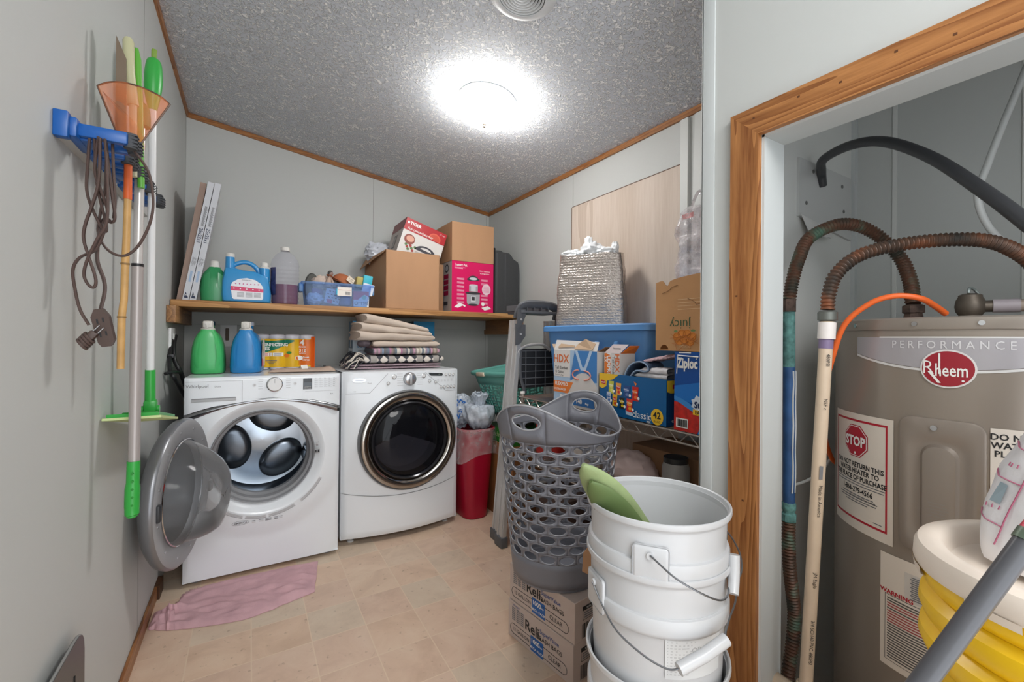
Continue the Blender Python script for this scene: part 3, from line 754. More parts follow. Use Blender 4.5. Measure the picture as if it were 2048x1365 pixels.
# open door: disc hinged at the left of the opening
dc = Vector((-.232, 2.195, .563)); ang = math.atan2(.57, .13)   # plane direction from hinge to free edge
dirp = Vector((.13, .57, 0)).normalized(); nrm_ = Vector((dirp.y, -dirp.x, 0))  # towards the room (+x)
DM = Matrix((dirp, Vector((0, 0, 1)), nrm_)).transposed().to_4x4(); DM.translation = dc
dd = MB(DM)
shell = M('door_silver', '85868A', .32, .55)
dd.lathe([(.001, -.058), (.12, -.056), (.215, -.048), (.262, -.036), (.284, -.018), (.290, 0), (.289, .010), (.283, .017)], shell, 72)
DR = dd.build('door', WS, label='open round door with a clear glass bowl')
b = MB(DM); ringm = M('door_ring_grey', 'A0A1A4', .4, .15)
b.lathe([(.283, .017), (.276, .020), (.215, .014), (.205, .008), (.190, -.010), (.12, -.02), (.001, -.022)], ringm, 72, mts=[ringm, ringm, ringm, ringm, M('door_inner_dark', '4E5054', .4), M('door_inner_dark'), M('door_inner_dark')])
for k in range(12):
    a = 2 * PI * k / 12 + .2; b.cyl((.248 * math.cos(a), .248 * math.sin(a), .012), (.248 * math.cos(a), .248 * math.sin(a), .020), .0045, M('screw_grey', 'C2C2C4', .3, .8), 10)
b.box(-.262, -.236, -.03, .03, .010, .028, M('latch_dark', '3A3B3E', .4), .004)
b.box(.255, .292, .02, .07, .006, .03, M('latch_grey'), .004); b.box(.255, .292, -.09, -.04, .006, .03, M('latch_grey'), .004)
b.build('inner_ring', DR)
gl, gnt2, gb2 = new_mat('bowl_glass')
gb2.inputs['Base Color'].default_value = rgb('D9DADC'); gb2.inputs['Roughness'].default_value = .04; gb2.inputs['Specular IOR Level'].default_value = .9
tr2 = gnt2.nodes.new('ShaderNodeBsdfTransparent'); tr2.inputs[0].default_value = rgb('F0F1F2'); mx2 = gnt2.nodes.new('ShaderNodeMixShader'); fr2 = gnt2.nodes.new('ShaderNodeFresnel'); fr2.inputs[0].default_value = 1.5
ad2 = gnt2.nodes.new('ShaderNodeMath'); ad2.operation = 'ADD'; ad2.inputs[1].default_value = .06; ad2.use_clamp = True
gnt2.links.new(fr2.outputs[0], ad2.inputs[0]); gnt2.links.new(ad2.outputs[0], mx2.inputs[0]); gnt2.links.new(tr2.outputs[0], mx2.inputs[1]); gnt2.links.new(gb2.outputs[0], mx2.inputs[2]); gnt2.links.new(mx2.outputs[0], gnt2.nodes['Material Output'].inputs[0])
b = MB(DM)
rings = []
for (r, d, sh) in ((.205, .010, 0), (.203, .020, 0), (.196, .040, 0), (.188, .065, .002), (.176, .095, .006), (.160, .122, .010), (.138, .142, .016), (.105, .152, .018), (.06, .154, .02), (.01, .154, .02)):
    rings.append([(r * math.cos(q * PI / 32), r * math.sin(q * PI / 32) - sh + (.035 * max(0, math.sin(q * PI / 32)) * -(d / .15)), d) for q in range(64)])
b.loft(rings, gl, cap0=False)
b.tube([(.204 * math.cos(q * PI / 32), .204 * math.sin(q * PI / 32), .012) for q in range(64)], .004, chrome, 6, closed=True)
b.build('glass_bowl', DR)
b = MB(); b.tube(cr([(-.205, 2.44, .67), (-.19, 2.49, .67), (-.180, 2.53, .67)], 3), .012, M('latch_grey'), 8); b.build('door_hinge', WS); b = MB(); b.tube(cr([(-.205, 2.44, .52), (-.19, 2.49, .52), (-.180, 2.53, .52)], 3), .012, M('latch_grey'), 8); b.build('door_hinge', WS)

# ------------------------------------------------------------------ dryer
DX0, DX1, DYB = .452, 1.166, 2.618
DS = thing('dryer', 'white front-loading clothes dryer with a chrome-ringed dark glass door', 'dryer', (.81, 2.95, 0))
DC = (.832, .578)
def dy(x, z):
    q = (x - (DX0 + DX1) / 2) / ((DX1 - DX0) / 2); q = max(-1, min(1, q))
    bl = .056 * (1 - q * q); f = 1 if z < .80 else max(.45, 1 - (z - .80) / .19 * .55)
    return DYB - bl * f
def dface(x, z, o=0):
    ex = min(x - DX0, DX1 - x)
    return Vector((x, dy(x, z) - o + .012 * max(0, 1 - ex / .015) ** 2, z))
b = MB()
plate_hole(b, DX0, DX1, .255, .985, DC[0], DC[1], .296, white_en, dface, 96, 10)
b.grid(lambda u, v: Vector((DX0 + (DX1 - DX0) * u, dface(DX0 + (DX1 - DX0) * u, .985).y + (DYB + .1 - dface(DX0 + (DX1 - DX0) * u, .985).y) * v, .985 + .005 * min(1, v * 5))), 30, 6, white_en)
for bx in ((DX0, DX0 + .004, .03, .988), (DX1 - .004, DX1, .03, .988), (DX0, DX1, .03, .034), (DX0, DX1, .984, .989)): b.box(bx[0], bx[1], DYB + .008, 3.36, bx[2], bx[3], white_en)
b.box(DX0, DX1, 3.356, 3.36, .03, .988, white_en)
# panel outline grooves and legends
def dt(p): return dface(p.x, p.y, .0012 + p.z)
for seg in (((.47, .865), (.60, .865), (.705, .975)), ((1.160, .852), (1.075, .855), (.935, .975))):
    b.tube([dface(x, z, .0006) for x, z in [(seg[i][0] + (seg[i + 1][0] - seg[i][0]) * k / 8, seg[i][1] + (seg[i + 1][1] - seg[i][1]) * k / 8) for i in (0, 1) for k in range(9)]], .0010, grey_mark, 5)
b.plate([(.545 + .038 * math.cos(q * PI / 12), .9395 + .013 * math.sin(q * PI / 12)) for q in range(24)], M('badge_silver', 'C3C4C7', .2, .7), fn=dt)
b.text('Whirlpool', .011, .545, .9395, ink_soft, fn=dt, z=.002); b.text('Duet', .011, .60, .922, grey_mark, fn=dt)
b.text('HE3', .008, .52, .876, grey_mark, fn=dt)
for k in range(6):
    for s_ in (-1, 1): b.rect(.838 + s_ * .062 - .018, .838 + s_ * .062 + .018, .903 + k * .0135, .9042 + k * .0135, grey_mark, fn=dt)
scr = [(.957, .972), (1.052, .966), (1.056, .957), (1.050, .949), (.975, .953), (.966, .957)]
b.plate(scr, M('lcd_dark', '3A3E40', .25), fn=dt); b.text('00', .012, 1.03, .959, M('lcd_grey', '7B8380', .4), fn=dt, z=.002)
for i in range(5):
    for j in range(3): b.rect(1.015 + i * .024, 1.028 + i * .024, .915 + j * .006, .916 + j * .006, grey_mark, fn=dt)
b.build('cabinet', DS)
btn = M('button_silver', 'B8BABD', .2, .8)
for (x, z, r) in ((.742, .955, .014), (.925, .955, .014), (.705, .918, .010), (.962, .922, .010), (1.078, .957, .009), (1.103, .956, .009), (1.128, .955, .009), (1.003, .913, .008), (1.040, .881, .009), (1.064, .880, .009), (1.088, .880, .009), (1.112, .879, .009), (1.135, .878, .009)):
    o = dface(x, z, .001); b = MB(Matrix(((1, 0, 0, o.x), (0, 0, -1, o.y), (0, 1, 0, o.z), (0, 0, 0, 1))))
    b.lathe([(r, 0), (r, .003), (r * .8, .004)], btn, 20); b.lathe([(r * .8, .003), (r * .7, .006), (.0005, .0065)], white_pl, 20); b.build('button', DS)
o = dface(.834, .940, 0); KM = Matrix(((1, 0, 0, o.x), (0, 0, -1, o.y), (0, 1, 0, o.z), (0, 0, 0, 1)))
b = MB(KM); b.lathe([(.040, 0), (.040, .008), (.036, .012), (.034, .028), (.030, .031), (.001, .032)], M('dial_silver', 'BFC0C3', .22, .8), 40); b.box(-.007, .007, -.032, .032, .028, .044, M('dial_bar', 'D2D3D5', .25, .6), .004); b.build('dial', DS)
# lower toe panel
b = MB()
def toe(u, v):
    x = DX0 + (DX1 - DX0) * u; q = (u - .5) * 2; top = .262 + .0 * q
    zt_ = .300 - .045 * (1 - q * q); z = .035 + (zt_ - .035) * v
    return dface(x, z, .003 if v > .04 else -.006)
b.grid(toe, 40, 12, white_en); b.build('toe_panel', DS)
b = MB(); b.tube([dface(DX0 + (DX1 - DX0) * k / 40, .302 - .045 * (1 - ((k / 40 - .5) * 2) ** 2), .0015) for k in range(41)], .0018, grey_mark, 5); b.build('panel_seam', DS)
yb_ = dy(DC[0], DC[1])
LD = Matrix(((1, 0, 0, DC[0]), (0, 0, 1, yb_), (0, 1, 0, DC[1]), (0, 0, 0, 1)))
b = MB(LD); b.lathe([(.298, .03), (.298, -.008), (.294, -.012), (.288, -.006)], M('ring_groove', '6F7072', .5), 80)
b.lathe([(.290, -.004), (.286, -.020), (.272, -.026), (.248, -.020), (.232, -.006), (.226, .004)], M('dark_chrome', 'AFAAA4', .10, 1.0), 80)
DD = b.build('door', DS, label='round door with a polished chrome ring')
b = MB(LD); b.lathe([(.232, -.006), (.230, -.022), (.222, -.028), (.214, -.020), (.208, -.012)], M('smoked_rim', '2A2A2E', .15, .3), 80); b.build('smoked_rim', DD)
sg, sgt, sgb = new_mat('smoked_glass')
sgb.inputs['Base Color'].default_value = (.012, .012, .016, 1); sgb.inputs['Roughness'].default_value = .04; sgb.inputs['Specular IOR Level'].default_value = .8
t3 = sgt.nodes.new('ShaderNodeBsdfTransparent'); t3.inputs[0].default_value = rgb('8A8A92'); m3_ = sgt.nodes.new('ShaderNodeMixShader'); m3_.inputs[0].default_value = .74
sgt.links.new(sgb.outputs[0], m3_.inputs[1]); sgt.links.new(t3.outputs[0], m3_.inputs[2]); sgt.links.new(m3_.outputs[0], sgt.nodes['Material Output'].inputs[0])
b = MB(LD); b.lathe([(.212, -.016), (.18, -.030), (.13, -.040), (.07, -.045), (.001, -.046)], sg, 64); b.build('glass', DD)
b = MB(LD); b.lathe([(.226, .0), (.220, .05), (.26, .06), (.262, .40), (.20, .41), (.001, .41)], M('dryer_drum', '8E9094', .45, .5), 64)
b.lathe([(.20, .05), (.215, .10), (.20, .16), (.15, .17), (.001, .17)], M('lint_housing', 'D0D0D2', .5), 40, a0=math.radians(200), a1=math.radians(340)); b.build('drum', DS)
for (x, y) in ((.515, 2.66), (1.10, 2.66), (.515, 3.28), (1.10, 3.28)): b = MB(); b.lathe([(.001, 0), (.018, 0), (.020, .008), (.012, .012), (.012, .034)], M('foot_white', 'C9C9C9', .5), 14, xy=(x, y)); b.build('foot', DS)
# black hoses between the washer and the left wall
b = MB(); b.tube(cr([(-.335, 2.90, 1.19), (-.335, 2.84, 1.13), (-.325, 2.80, 1.06), (-.30, 2.80, 1.00), (-.29, 2.95, .90), (-.29, 3.30, .80)], 8), .010, black_pl, 10)
b.tube(cr([(-.345, 2.88, 1.18), (-.343, 2.80, 1.10), (-.335, 2.72, 1.02), (-.31, 2.70, .97), (-.29, 2.9, .86), (-.29, 3.30, .74)], 8), .009, black_pl, 10)
b.tube(cr([(-.345, 2.66, 1.005), (-.320, 2.70, 1.01), (-.30, 2.80, 1.00)], 6), .008, black_pl, 10)
b.box(-.353, -.325, 2.775, 2.805, 1.075, 1.095, M('hose_clip', '3A3A3C', .4, .5), .003)
b.build('supply_hoses', label='black water hoses running down behind the washing machine', cat='hoses')
b = MB(); b.box(XL, XL + .012, 2.82, 2.97, 1.02, 1.23, white_pl, .004); b.box(XL + .012, XL + .02, 2.86, 2.93, 1.10, 1.20, M('outlet_inner', 'BFBFBC', .5), .003); b.build('hose_box', label='white plastic hose outlet box low on the left wall behind the hoses', cat='outlet box')
b = MB(); b.box(-.165, -.07, YB - .008, YB, 1.12, 1.29, white_pl, .003); b.box(-.135, -.115, YB - .020, YB - .008, 1.16, 1.24, M('plug_brown', '6A5B50', .6), .004); b.build('outlet_plate', label='pale outlet plate on the back wall between the two jugs', cat='outlet')
# pink towel on the floor
TM = M('pink_terry', 'CBA2A8', .95, bump=.6, bscale=350, var=.10, vscale=14)
def towel(u, v):
    # u along the length (left to right), v front to back
    front = cr([(-.338, 2.262, 0), (-.285, 2.225, 0), (-.232, 2.20, 0), (-.12, 2.165, 0), (0, 2.142, 0), (.13, 2.17, 0), (.272, 2.212, 0)], 6)
    back = cr([(-.335, 2.375, 0), (-.295, 2.385, 0), (-.262, 2.41, 0), (-.235, 2.50, 0), (-.10, 2.525, 0), (.12, 2.52, 0), (.322, 2.50, 0)], 6)
    n_ = len(front) - 1; i = min(int(u * n_), n_ - 1); f = u * n_ - i
    a = front[i].lerp(front[i + 1], f); c = back[i].lerp(back[i + 1], f); p = a.lerp(c, v)
    e = min(1, min(v, 1 - v) * 9, min(u, 1 - u) * 14 + .15)
    z = .016 * e ** .5 +   .020 * e * abs(nz((p.x * 7 + p.y * 3, p.y * 16, 1))) + .010 * e * nz((p.x * 18, p.y * 26, 4)) * .6
    if u < .30: z += .016 * e * math.exp(-((v - .45 - .6 * (u - .15)) / .10) ** 2) + .012 * e * math.exp(-((u - .215) / .02) ** 2)
    z += .022 * e * math.exp(-((v - .62 + .3 * (u - .5)) / .05) ** 2) * max(0, math.sin(u * 7))
    return Vector((p.x + .004 * nz((u * 30, v * 3, 2)), p.y + .006 * nz((u * 22, v * 2, 9)), max(.004, z)))
b = MB(); b.grid(towel, 110, 50, TM)
rim = [towel(k / 60, 0) for k in range(61)] + [towel(1, k / 20) for k in range(21)] + [towel(1 - k / 60, 1) for k in range(61)] + [towel(0, 1 - k / 20) for k in range(21)]
b.add([Vector((p.x, p.y, .001)) for p in rim] + rim, [(i, (i + 1) % len(rim), len(rim) + (i + 1) % len(rim), len(rim) + i) for i in range(len(rim))], TM, True)
for k in range(26):
    p = towel(.12 + .5 * random.random(), .985); b.tube([p, p + Vector((.004 * random.uniform(-1, 1), .012, .0)), p + Vector((.012 * random.uniform(-1, 1), .026, -.008))], .0010, TM, 4)
b.build('towel', label='faded pink towel lying crumpled on the floor below the washing machine', cat='towel')

# ------------------------------------------------------------------ wooden wall shelf
SZ = 1.378
SH = thing('wall_shelf', 'long wooden board shelf along the back wall above the laundry machines', 'shelf', (.73, 3.15, 1.34))
b = MB(); b.box(XL + .004, XR - .004, 2.842, YB - .002, 1.343, SZ, pine_x, .002); b.build('board', SH)
b = MB(); b.box(XL + .001, XL + .040, 2.735, YB - .002, 1.255, 1.342, wood('block_left', '7B5536', 'B08254', 1, 1.5, .5, 9), .002)
for r in (.008, .016, .024, .032): b.tube([(XL + .006 + r * math.cos(a * PI / 20), 2.7345, 1.262 + r * 1.9 * math.sin(a * PI / 20)) for a in range(0, 11)], .0005, M('end_grain', '9A6A3A', .7), 4)
b.build('support_block', SH)
b = MB(); b.box(XR - .040, XR - .001, 2.86, YB - .002, 1.222, 1.342, pine_y, .002); b.build('support_block', SH)
b = MB(); b.box(XL + .041, XR - .041, YB - .03, YB - .002, 1.262, 1.342, wall_m); b.build('back_cleat', SH)

# ------------------------------------------------------------------ slim boxes leaning at the left end
fb_m = M('filter_box_white', 'C6C8CE', .5); fb_ed = M('filter_box_edge', 'B9B2A8', .6)
lean = math.atan2(.108, .65)
def slim(mat_, edge_m, loc, leanA, label, marks=True, grp=None):
    t_ = thing('air_filter_box', label, 'box', loc, grp)
    Mx = T(*loc) @ RZ(4.6) @ Matrix.Rotation(leanA, 4, 'Y')
    b = MB(Mx); b.box(0, .028, 0, .50, 0, .655, mat_, faces={'f': edge_m})
    F = Mx @ FRM((.014, 0, 0), (1, 0, 0), (0, 0, 1)); b2 = MB(F)
    if marks:
        for k in range(26): b2.rect(-.004, .006 if k % 3 else .010, .41 + k * .0042, .4125 + k * .0042, ink_soft, L=None)
        b2.text('25x25x1', .024, 0, .355, M('navy_print', '2A3350', .6), rot=-PI / 2, bold=.01)
        b2.text('25x25x1', .015, -.004, .21, ink_soft, rot=-PI / 2); b2.text('air filter', .012, .006, .21, ink_soft, rot=-PI / 2)
        b2.rect(-.005, .005, .10, .16, M('sticker_blue_grey', '9AB0CC', .5)); b2.plate([(-.009, .012), (.008, .012), (.008, .018), (-.006, .045)], M('navy_print')); b2.text('E', .014, 0, .028, wprint, z=.0016, rot=-PI / 2)
    b.build('carton', t_)
    if marks: b2.build('printed_edge', t_)
    return t_
FB = slim(fb_m, fb_m, (-.305, 2.862, SZ + .001), lean, 'tall slim white box leaning right, left one of the pair', grp=None)
FB['label'] = 'tall slim white box, the left of two leaning at the shelf end'
F2 = dup(FB, (.0315, 0, 0), 'tall slim white box, the right of two leaning beside the green jug')
FB['group'] = F2['group'] = 'slim white boxes at the left end of the shelf'
slim(M('filter_box_brown', 'A98E80', .6), M('filter_box_brown'), (-.334, 2.90, SZ + .001), math.atan2(.10, .65), 'brown slim carton leaning behind the two white boxes', False)

# ------------------------------------------------------------------ detergent jugs
def jug_big(name, loc, body_m, cap_m, label, back_cap_m, rot=0, lab_side=None):
    """big two-spout jug seen from its narrow end; x = width, y = length"""
    t_ = thing(name, label, 'detergent jug', loc); X0 = T(*loc) @ RZ(rot)
    b = MB(X0); rings = []
    for (z, rx, ry, cy) in ((0, .070, .118, .125), (.004, .076, .126, .13), (.03, .078, .13, .13), (.09, .076, .13, .13), (.14, .072, .126, .128), (.18, .062, .118, .12), (.205, .050, .10, .105), (.222, .036, .055, .062), (.232, .030, .032, .042)):
        rings.append(sring(0, cy, z, rx, ry, 4.2, 40))
    b.loft(rings, body_m)
    b.tube(cr([(0, .13, .20), (0, .155, .232), (0, .20, .225), (0, .24, .18), (0, .243, .12)], 6), [.020] * 25, body_m, 14)
    b.tube([(.0, .20, .16), (.0, .20, .262)], [.024, .020], body_m, 16)
    for s_ in (-1, 1):
        b.grid(lambda u, v, s_=s_: Vector((s_ * (.034 + .020 * v + .008 * math.sin(PI * u)), -.0005 - .002 * math.sin(PI * u) + .012 * v * v, .03 + .13 * u)), 10, 3, body_m)
    b.build('bottle', t_)
    b = MB(X0); b.lathe([(.032, .226), (.033, .236), (.027, .240), (.024, .244), (.024, .272), (.020, .278), (.001, .279)], cap_m, 24, xy=(0, .042))
    b.box(-.020, .020, .010, .030, .242, .276, cap_m, .005); b.cyl((0, .012, .262), (0, .002, .262), .009, cap_m, 12); b.box(-.003, .003, .003, .008, .240, .256, cap_m)
    b.build('tap_cap', t_)
    b = MB(X0); b.lathe([(.023, .258), (.023, .278), (.020, .281), (.001, .281)], back_cap_m, 20, xy=(0, .20)); b.build('spout_cap', t_)
    if lab_side:
        b = MB(X0 @ FRM((.0775, .13, 0), (0, 1, 0), (0, 0, 1)))
        b.plate([(-.095 + .0, .03), (.09, .03), (.095, .10), (.08, .155), (.04, .185), (-.03, .185), (-.08, .155), (-.098, .10)], M('label_pale', 'E3DFE6', .4))
        b.plate([(-.092, .032), (.0, .032), (-.03, .07), (-.095, .075)], M('label_pink', 'E0609A', .4), z=.0012); b.disc(-.02, .13, .03, .025, M('label_yellow', 'E6D9A0', .4), z=.0012)
        for k in range(6): b.rect(-.07, .05, .09 + k * .006, .0925 + k * .006, M('label_mauve', '8E8AB0', .4), z=.0014)
        b.build('label', t_)
    return t_
g1 = M('jug_green_light', '46B868', .35, coat=.2); b1 = M('jug_blue', '2383C4', .32, coat=.2)
cap_w = M('cap_white', 'D9D6D0', .5)
jug_big('detergent_jug', (-.188, 2.775, .9905), g1, cap_w, 'light green detergent jug with a white tap standing on the washing machine', M('cap_navy', '20485E', .5))
jug_big('detergent_jug', (-.020, 2.765, .9905), b1, cap_w, 'blue detergent jug with a white tap on the washing machine beside the green one', M('cap_pale', 'C2CBDA', .5), rot=-6, lab_side=True)

# smaller green jug on the shelf
t = thing('detergent_jug', 'darker green jug with a white cap on the shelf beside the slim boxes', 'detergent jug', (-.168, 2.935, SZ))
b = MB(T(-.168, 2.935, SZ)); rings = []
for (z, rx, ry) in ((0, .056, .052), (.004, .062, .058), (.06, .066, .062), (.12, .063, .058), (.155, .052, .05), (.180, .034, .034), (.192, .026, .026)): rings.append(sring(0, 0, z, rx, ry, 3.2, 36))
b.loft(rings, M('jug_green_dark', '2F8F58', .35, coat=.2))
for s_ in (-1, 1): b.grid(lambda u, v, s_=s_: Vector((s_ * (.018 + .026 * v), -.0635 + .003 * abs(u - .5) + .006 * v * v, .075 + .085 * u - .02 * v)), 8, 4, M('jug_green_dark'))
b.build('bottle', t)
b = MB(T(-.168, 2.935, SZ)); b.lathe([(.027, .188), (.027, .196), (.022, .20), (.022, .222), (.017, .228), (.001, .229)], cap_w, 20); b.build('cap', t)

# large blue jug seen from the side with its label
BJ = M('jug_blue_shelf', '3390CC', .3, coat=.25)
t = thing('detergent_jug', 'large blue detergent jug with a handle and a red-banded label on the shelf', 'detergent jug', (-.015, 2.93, SZ))
JM = T(-.015, 2.855, SZ)
out = [(-.108, 0), (.112, 0), (.118, .006), (.120, .05), (.112, .12), (.112, .195), (.108, .203), (.064, .203), (.060, .196), (.052, .200), (.030, .222), (-.005, .236), (-.040, .236), (-.058, .228), (-.060, .258), (-.064, .262), (-.098, .262), (-.102, .258), (-.104, .19), (-.116, .12), (-.118, .04), (-.114, .006)]
def smooth_loft(mb, poly, y0, y1, mt, inset=.012):
    n_ = len(poly); cx_ = sum(p[0] for p in poly) / n_; cz_ = sum(p[1] for p in poly) / n_
    def ins(k): return [(p[0] - (p[0] - cx_) * k, p[1] - (p[1] - cz_) * k) for p in poly]
    rr = [[(p[0], y0 + .004, p[1]) for p in ins(.10)], [(p[0], y0, p[1]) for p in ins(.13)]][::-1]
    rings = [[(p[0], y0, p[1]) for p in ins(.14)], [(p[0], y0 + .004, p[1]) for p in ins(.06)], [(p[0], y0 + .018, p[1]) for p in ins(0)], [(p[0], y1 - .018, p[1]) for p in ins(0)], [(p[0], y1 - .004, p[1]) for p in ins(.06)], [(p[0], y1, p[1]) for p in ins(.14)]]
    mb.loft(rings, mt)
b = MB(JM)
body = [(-.108, 0), (.112, 0), (.118, .006), (.120, .05), (.112, .12), (.108, .150), (.070, .165), (.040, .178), (-.020, .182), (-.060, .19), (-.104, .19), (-.116, .12), (-.118, .04), (-.114, .006)]
smooth_loft(b, body, 0, .135, BJ)
b.tube([(-.080, .06, .16), (-.081, .06, .258)], [.026, .0215], BJ, 18)
b.tube([(.087, .06, .13), (.087, .06, .203)], [.030, .0275], BJ, 18)
b.tube(cr([(-.078, .06, .20), (-.045, .06, .222), (-.010, .06, .232), (.025, .06, .222), (.052, .06, .195), (.062, .06, .165)], 6), .0125, BJ, 12)
b.build('bottle', t)
b = MB(JM); b.lathe([(.022, .254), (.022, .272), (.019, .275), (.001, .275)], cap_w, 20, xy=(-.081, .06)); b.build('spout_cap', t); b = MB(JM); b.lathe([(.027, .200), (.027, .210), (.020, .214), (.020, .232), (.016, .238), (.001, .239)], cap_w, 20, xy=(.087, .06)); b.build('tap_cap', t)
b = MB(JM @ FRM((0, -.0014, 0), (1, 0, 0), (0, 0, 1)))
lw = M('label_white', 'E6E6EC', .4)
b.plate([(-.068, .022), (-.06, .016), (.072, .016), (.080, .024), (.080, .088), (.066, .110), (.04, .128), (.0, .136), (-.040, .128), (-.068, .108), (-.076, .088)], lw)
b.plate([(-.076, .064), (.081, .060), (.081, .078), (-.075, .088)], M('label_red', 'D42A62', .4), z=.0012)
for k in range(7): b.disc(-.052 + k * .018, .102, .0035, .0035, M('icon_pink', 'C05A8C', .4), z=.0014, n=10)
for k in range(5): b.disc(-.06 + k * .03, .076 - k * .001, .004, .003, lw, z=.0016, n=10)
b.text('PODEROSO', .009, .0, .123, M('navy_print'), z=.0014)
for i in range(3):
    for k in range(6): b.rect(-.045 + i * .040, -.012 + i * .040, .030 + k * .0046, .0316 + k * .0046, ink_soft, z=.0014)
b.build('label', t)

# water bottle with purple liquid
clearp = film('clear_plastic', 'F6F6FA', .90, .06)
t = thing('water_bottle', 'big clear ribbed bottle one third full of purple liquid on the shelf', 'bottle', (.180, 2.94, SZ))
BM = T(.180, 2.94, SZ); b = MB(BM)
prof = [(.001, .002), (.070, .002), (.076, .010)]
z = .02
while z < .235:
    prof += [(.0765, z), (.0725, z + .010), (.0765, z + .020)]; z += .024
prof += [(.076, .238), (.070, .265), (.050, .296), (.030, .312), (.023, .318), (.023, .334)]
b.lathe(prof, clearp, 40); b.build('bottle', t)
b = MB(BM); b.lathe([(.001, .004), (.069, .004), (.071, .02), (.0715, .118), (.001, .118)], M('purple_liquid', '5E0F4A', .1), 36); b.build('liquid', t)
b = MB(BM); b.lathe([(.025, .322), (.025, .342), (.022, .345), (.001, .345)], cap_w, 24); b.build('cap', t)
b = MB(BM)
b.lathe([(.0775, .055), (.0775, .215)], M('label_indigo', '3B3A66', .4, var=.5, vscale=40), 14, a0=math.radians(186), a1=math.radians(228)); b.build('label', t)
# dark round sole behind the tub
b = MB(T(.335, 2.965, SZ + .004) @ RZ(6) @ RX(-8)); b.lathe([(.001, -.012), (.095, -.012), (.10, -.006), (.10, .006), (.095, .012), (.001, .012)], M('sole_grey', '55544F', .8, bump=.5, bscale=150), 40, L=T(0, 0, .105) @ RX(90) @ Matrix.Diagonal((.42, 1, 1, 1)))
b.lathe([(.101, -.010), (.104, 0), (.101, .010)], black_pl, 40, L=T(0, .002, .105) @ RX(90) @ Matrix.Diagonal((.44, 1, 1, 1)))
b.build('shoe', label='dark grey oval shoe sole standing on end behind the blue tub', cat='shoe')

# ------------------------------------------------------------------ blue see-through tub and its contents
tubm = film('tub_blue', 'D2E4FA', .84, .25)
t = thing('storage_tub', 'small see-through blue plastic tub full of odds and ends on the shelf', 'tub', (.478, 2.96, SZ)); TBM = T(.478, 2.965, SZ)
def tubshape(mb, w0, w1, d0, d1, h, th, mt, lip=.014, p=7):
    rings = []
    for k in range(6):
        f = k / 5; rings.append(sring(0, 0, .002 + h * f, w0 + (w1 - w0) * f, d0 + (d1 - d0) * f, p, 48))
    rings.append(sring(0, 0, h + .002, w1 + lip, d1 + lip, p, 48)); rings.append(sring(0, 0, h - .012, w1 + lip + .001, d1 + lip + .001, p, 48))
    mb.loft(rings, mt, cap0=True, cap1=False)
b = MB(TBM); tubshape(b, .186, .200, .085, .094, .142, .002, tubm); b.build('tub_body', t, solid=.002)
for s_ in (-1, 1):
    b = MB(TBM); b.box(s_ * .212 - .012, s_ * .212 + .012, -.04, .04, .085, .140, M('tub_handle', '6F97C4', .4), .006); b.build('handle', t)
b = MB(TBM @ FRM((.028, -.0975, .095), (1, 0, 0), (0, 0, 1))); b.rect(-.042, .042, -.028, .028, M('tag_cream', 'EFE6DC', .5), z=.002); b.rect(-.048, -.042, -.022, .014, M('tag_cyan', '2CB5D8', .4), z=.002)
b.rect(-.040, .040, .008, .010, M('tag_red', 'D98A80', .5), z=.003)
for i in range(8): b.rect(.004 + i * .0038, .0062 + i * .0038, -.020, .000, ink_soft, z=.003)
b.build('price_tag', t)
b = MB(TBM)  # dessert box seen through the plastic, upside-down lettering
b.box(.085, .180, -.076, -.040, .006, .105, M('dessert_pink', 'E63E74', .4))
b.build('dessert_box', label='pink and white dessert box lying upside down inside the blue tub', cat='box')
o = bpy.data.objects['dessert_box']
b = MB(TBM @ FRM((.1325, -.0768, .05), (1, 0, 0), (0, 0, 1))); b.plate([(-.047, -.044), (.047, -.044), (.047, .02), (.02, .034), (-.02, .0), (-.047, -.002)], wprint); b.disc(.018, .016, .014, .014, M('mint', '8ED2B6', .5), z=.0016); b.text('JELL-O', .030, 0, -.022, ink_soft, z=.0016, rot=PI, bold=.02); b.build('front_print', o)
b = MB(TBM @ RY(10)); b.box(-.090, -.005, -.07, -.055, .010, .100, M('packet_dotted', 'DDDCE0', .5)); 
for k in range(16): b.box(-.080 + (k % 4) * .020 + (k // 4 % 2) * .008, -.070 + (k % 4) * .020 + (k // 4 % 2) * .008, -.0708, -.0703, .025 + (k // 4) * .019, .031 + (k // 4) * .019, black_pl)
b.box(-.075, -.045, -.0712, -.0705, .012, .035, M('packet_pink', 'E0447A', .5))
b.build('dotted_packet', label='white packet with black dashes seen inside the left half of the tub', cat='packet')
def blob(mb, c, r, mt, amp=.25, fr=3.0, seed=0, nu=28, nv=18, sharp=True, zmin=None, ratio=(1, 1, 1)):
    def f(u, v):
        a, e = 2 * PI * u, PI * (v - .5); d = Vector((math.cos(a) * math.cos(e), math.sin(a) * math.cos(e), math.sin(e)))
        q = d * fr + Vector((seed, seed * 1.7, seed * .3)); n_ = noise.noise(q) + .5 * noise.noise(q * 2.3) + (.35 * (1 - abs(noise.noise(q * 3.1)) * 2) if sharp else 0)
        k = 1 + amp * n_; p = Vector((c[0] + d.x * r * ratio[0] * k, c[1] + d.y * r * ratio[1] * k, c[2] + d.z * r * ratio[2] * k))
        if zmin is not None: p.z = max(p.z, zmin)
        return p
    mb.grid(f, nu, nv, mt)
b = MB(TBM); blob(b, (-.135, -.03, .045), .038, M('bag_white', 'E2E4EA', .35), .35, 3, 4, ratio=(1.2, .9, .9), zmin=.004); b.build('crumpled_bag', label='crumpled white plastic bag at the left end inside the blue tub', cat='bag')
b = MB(TBM); b.box(-.15, -.085, -.02, .03, .06, .112, M('purple_pack', '5D4E8E', .5), .006); b.build('purple_pack', label='purple packet lying inside the left end of the blue tub', cat='packet')
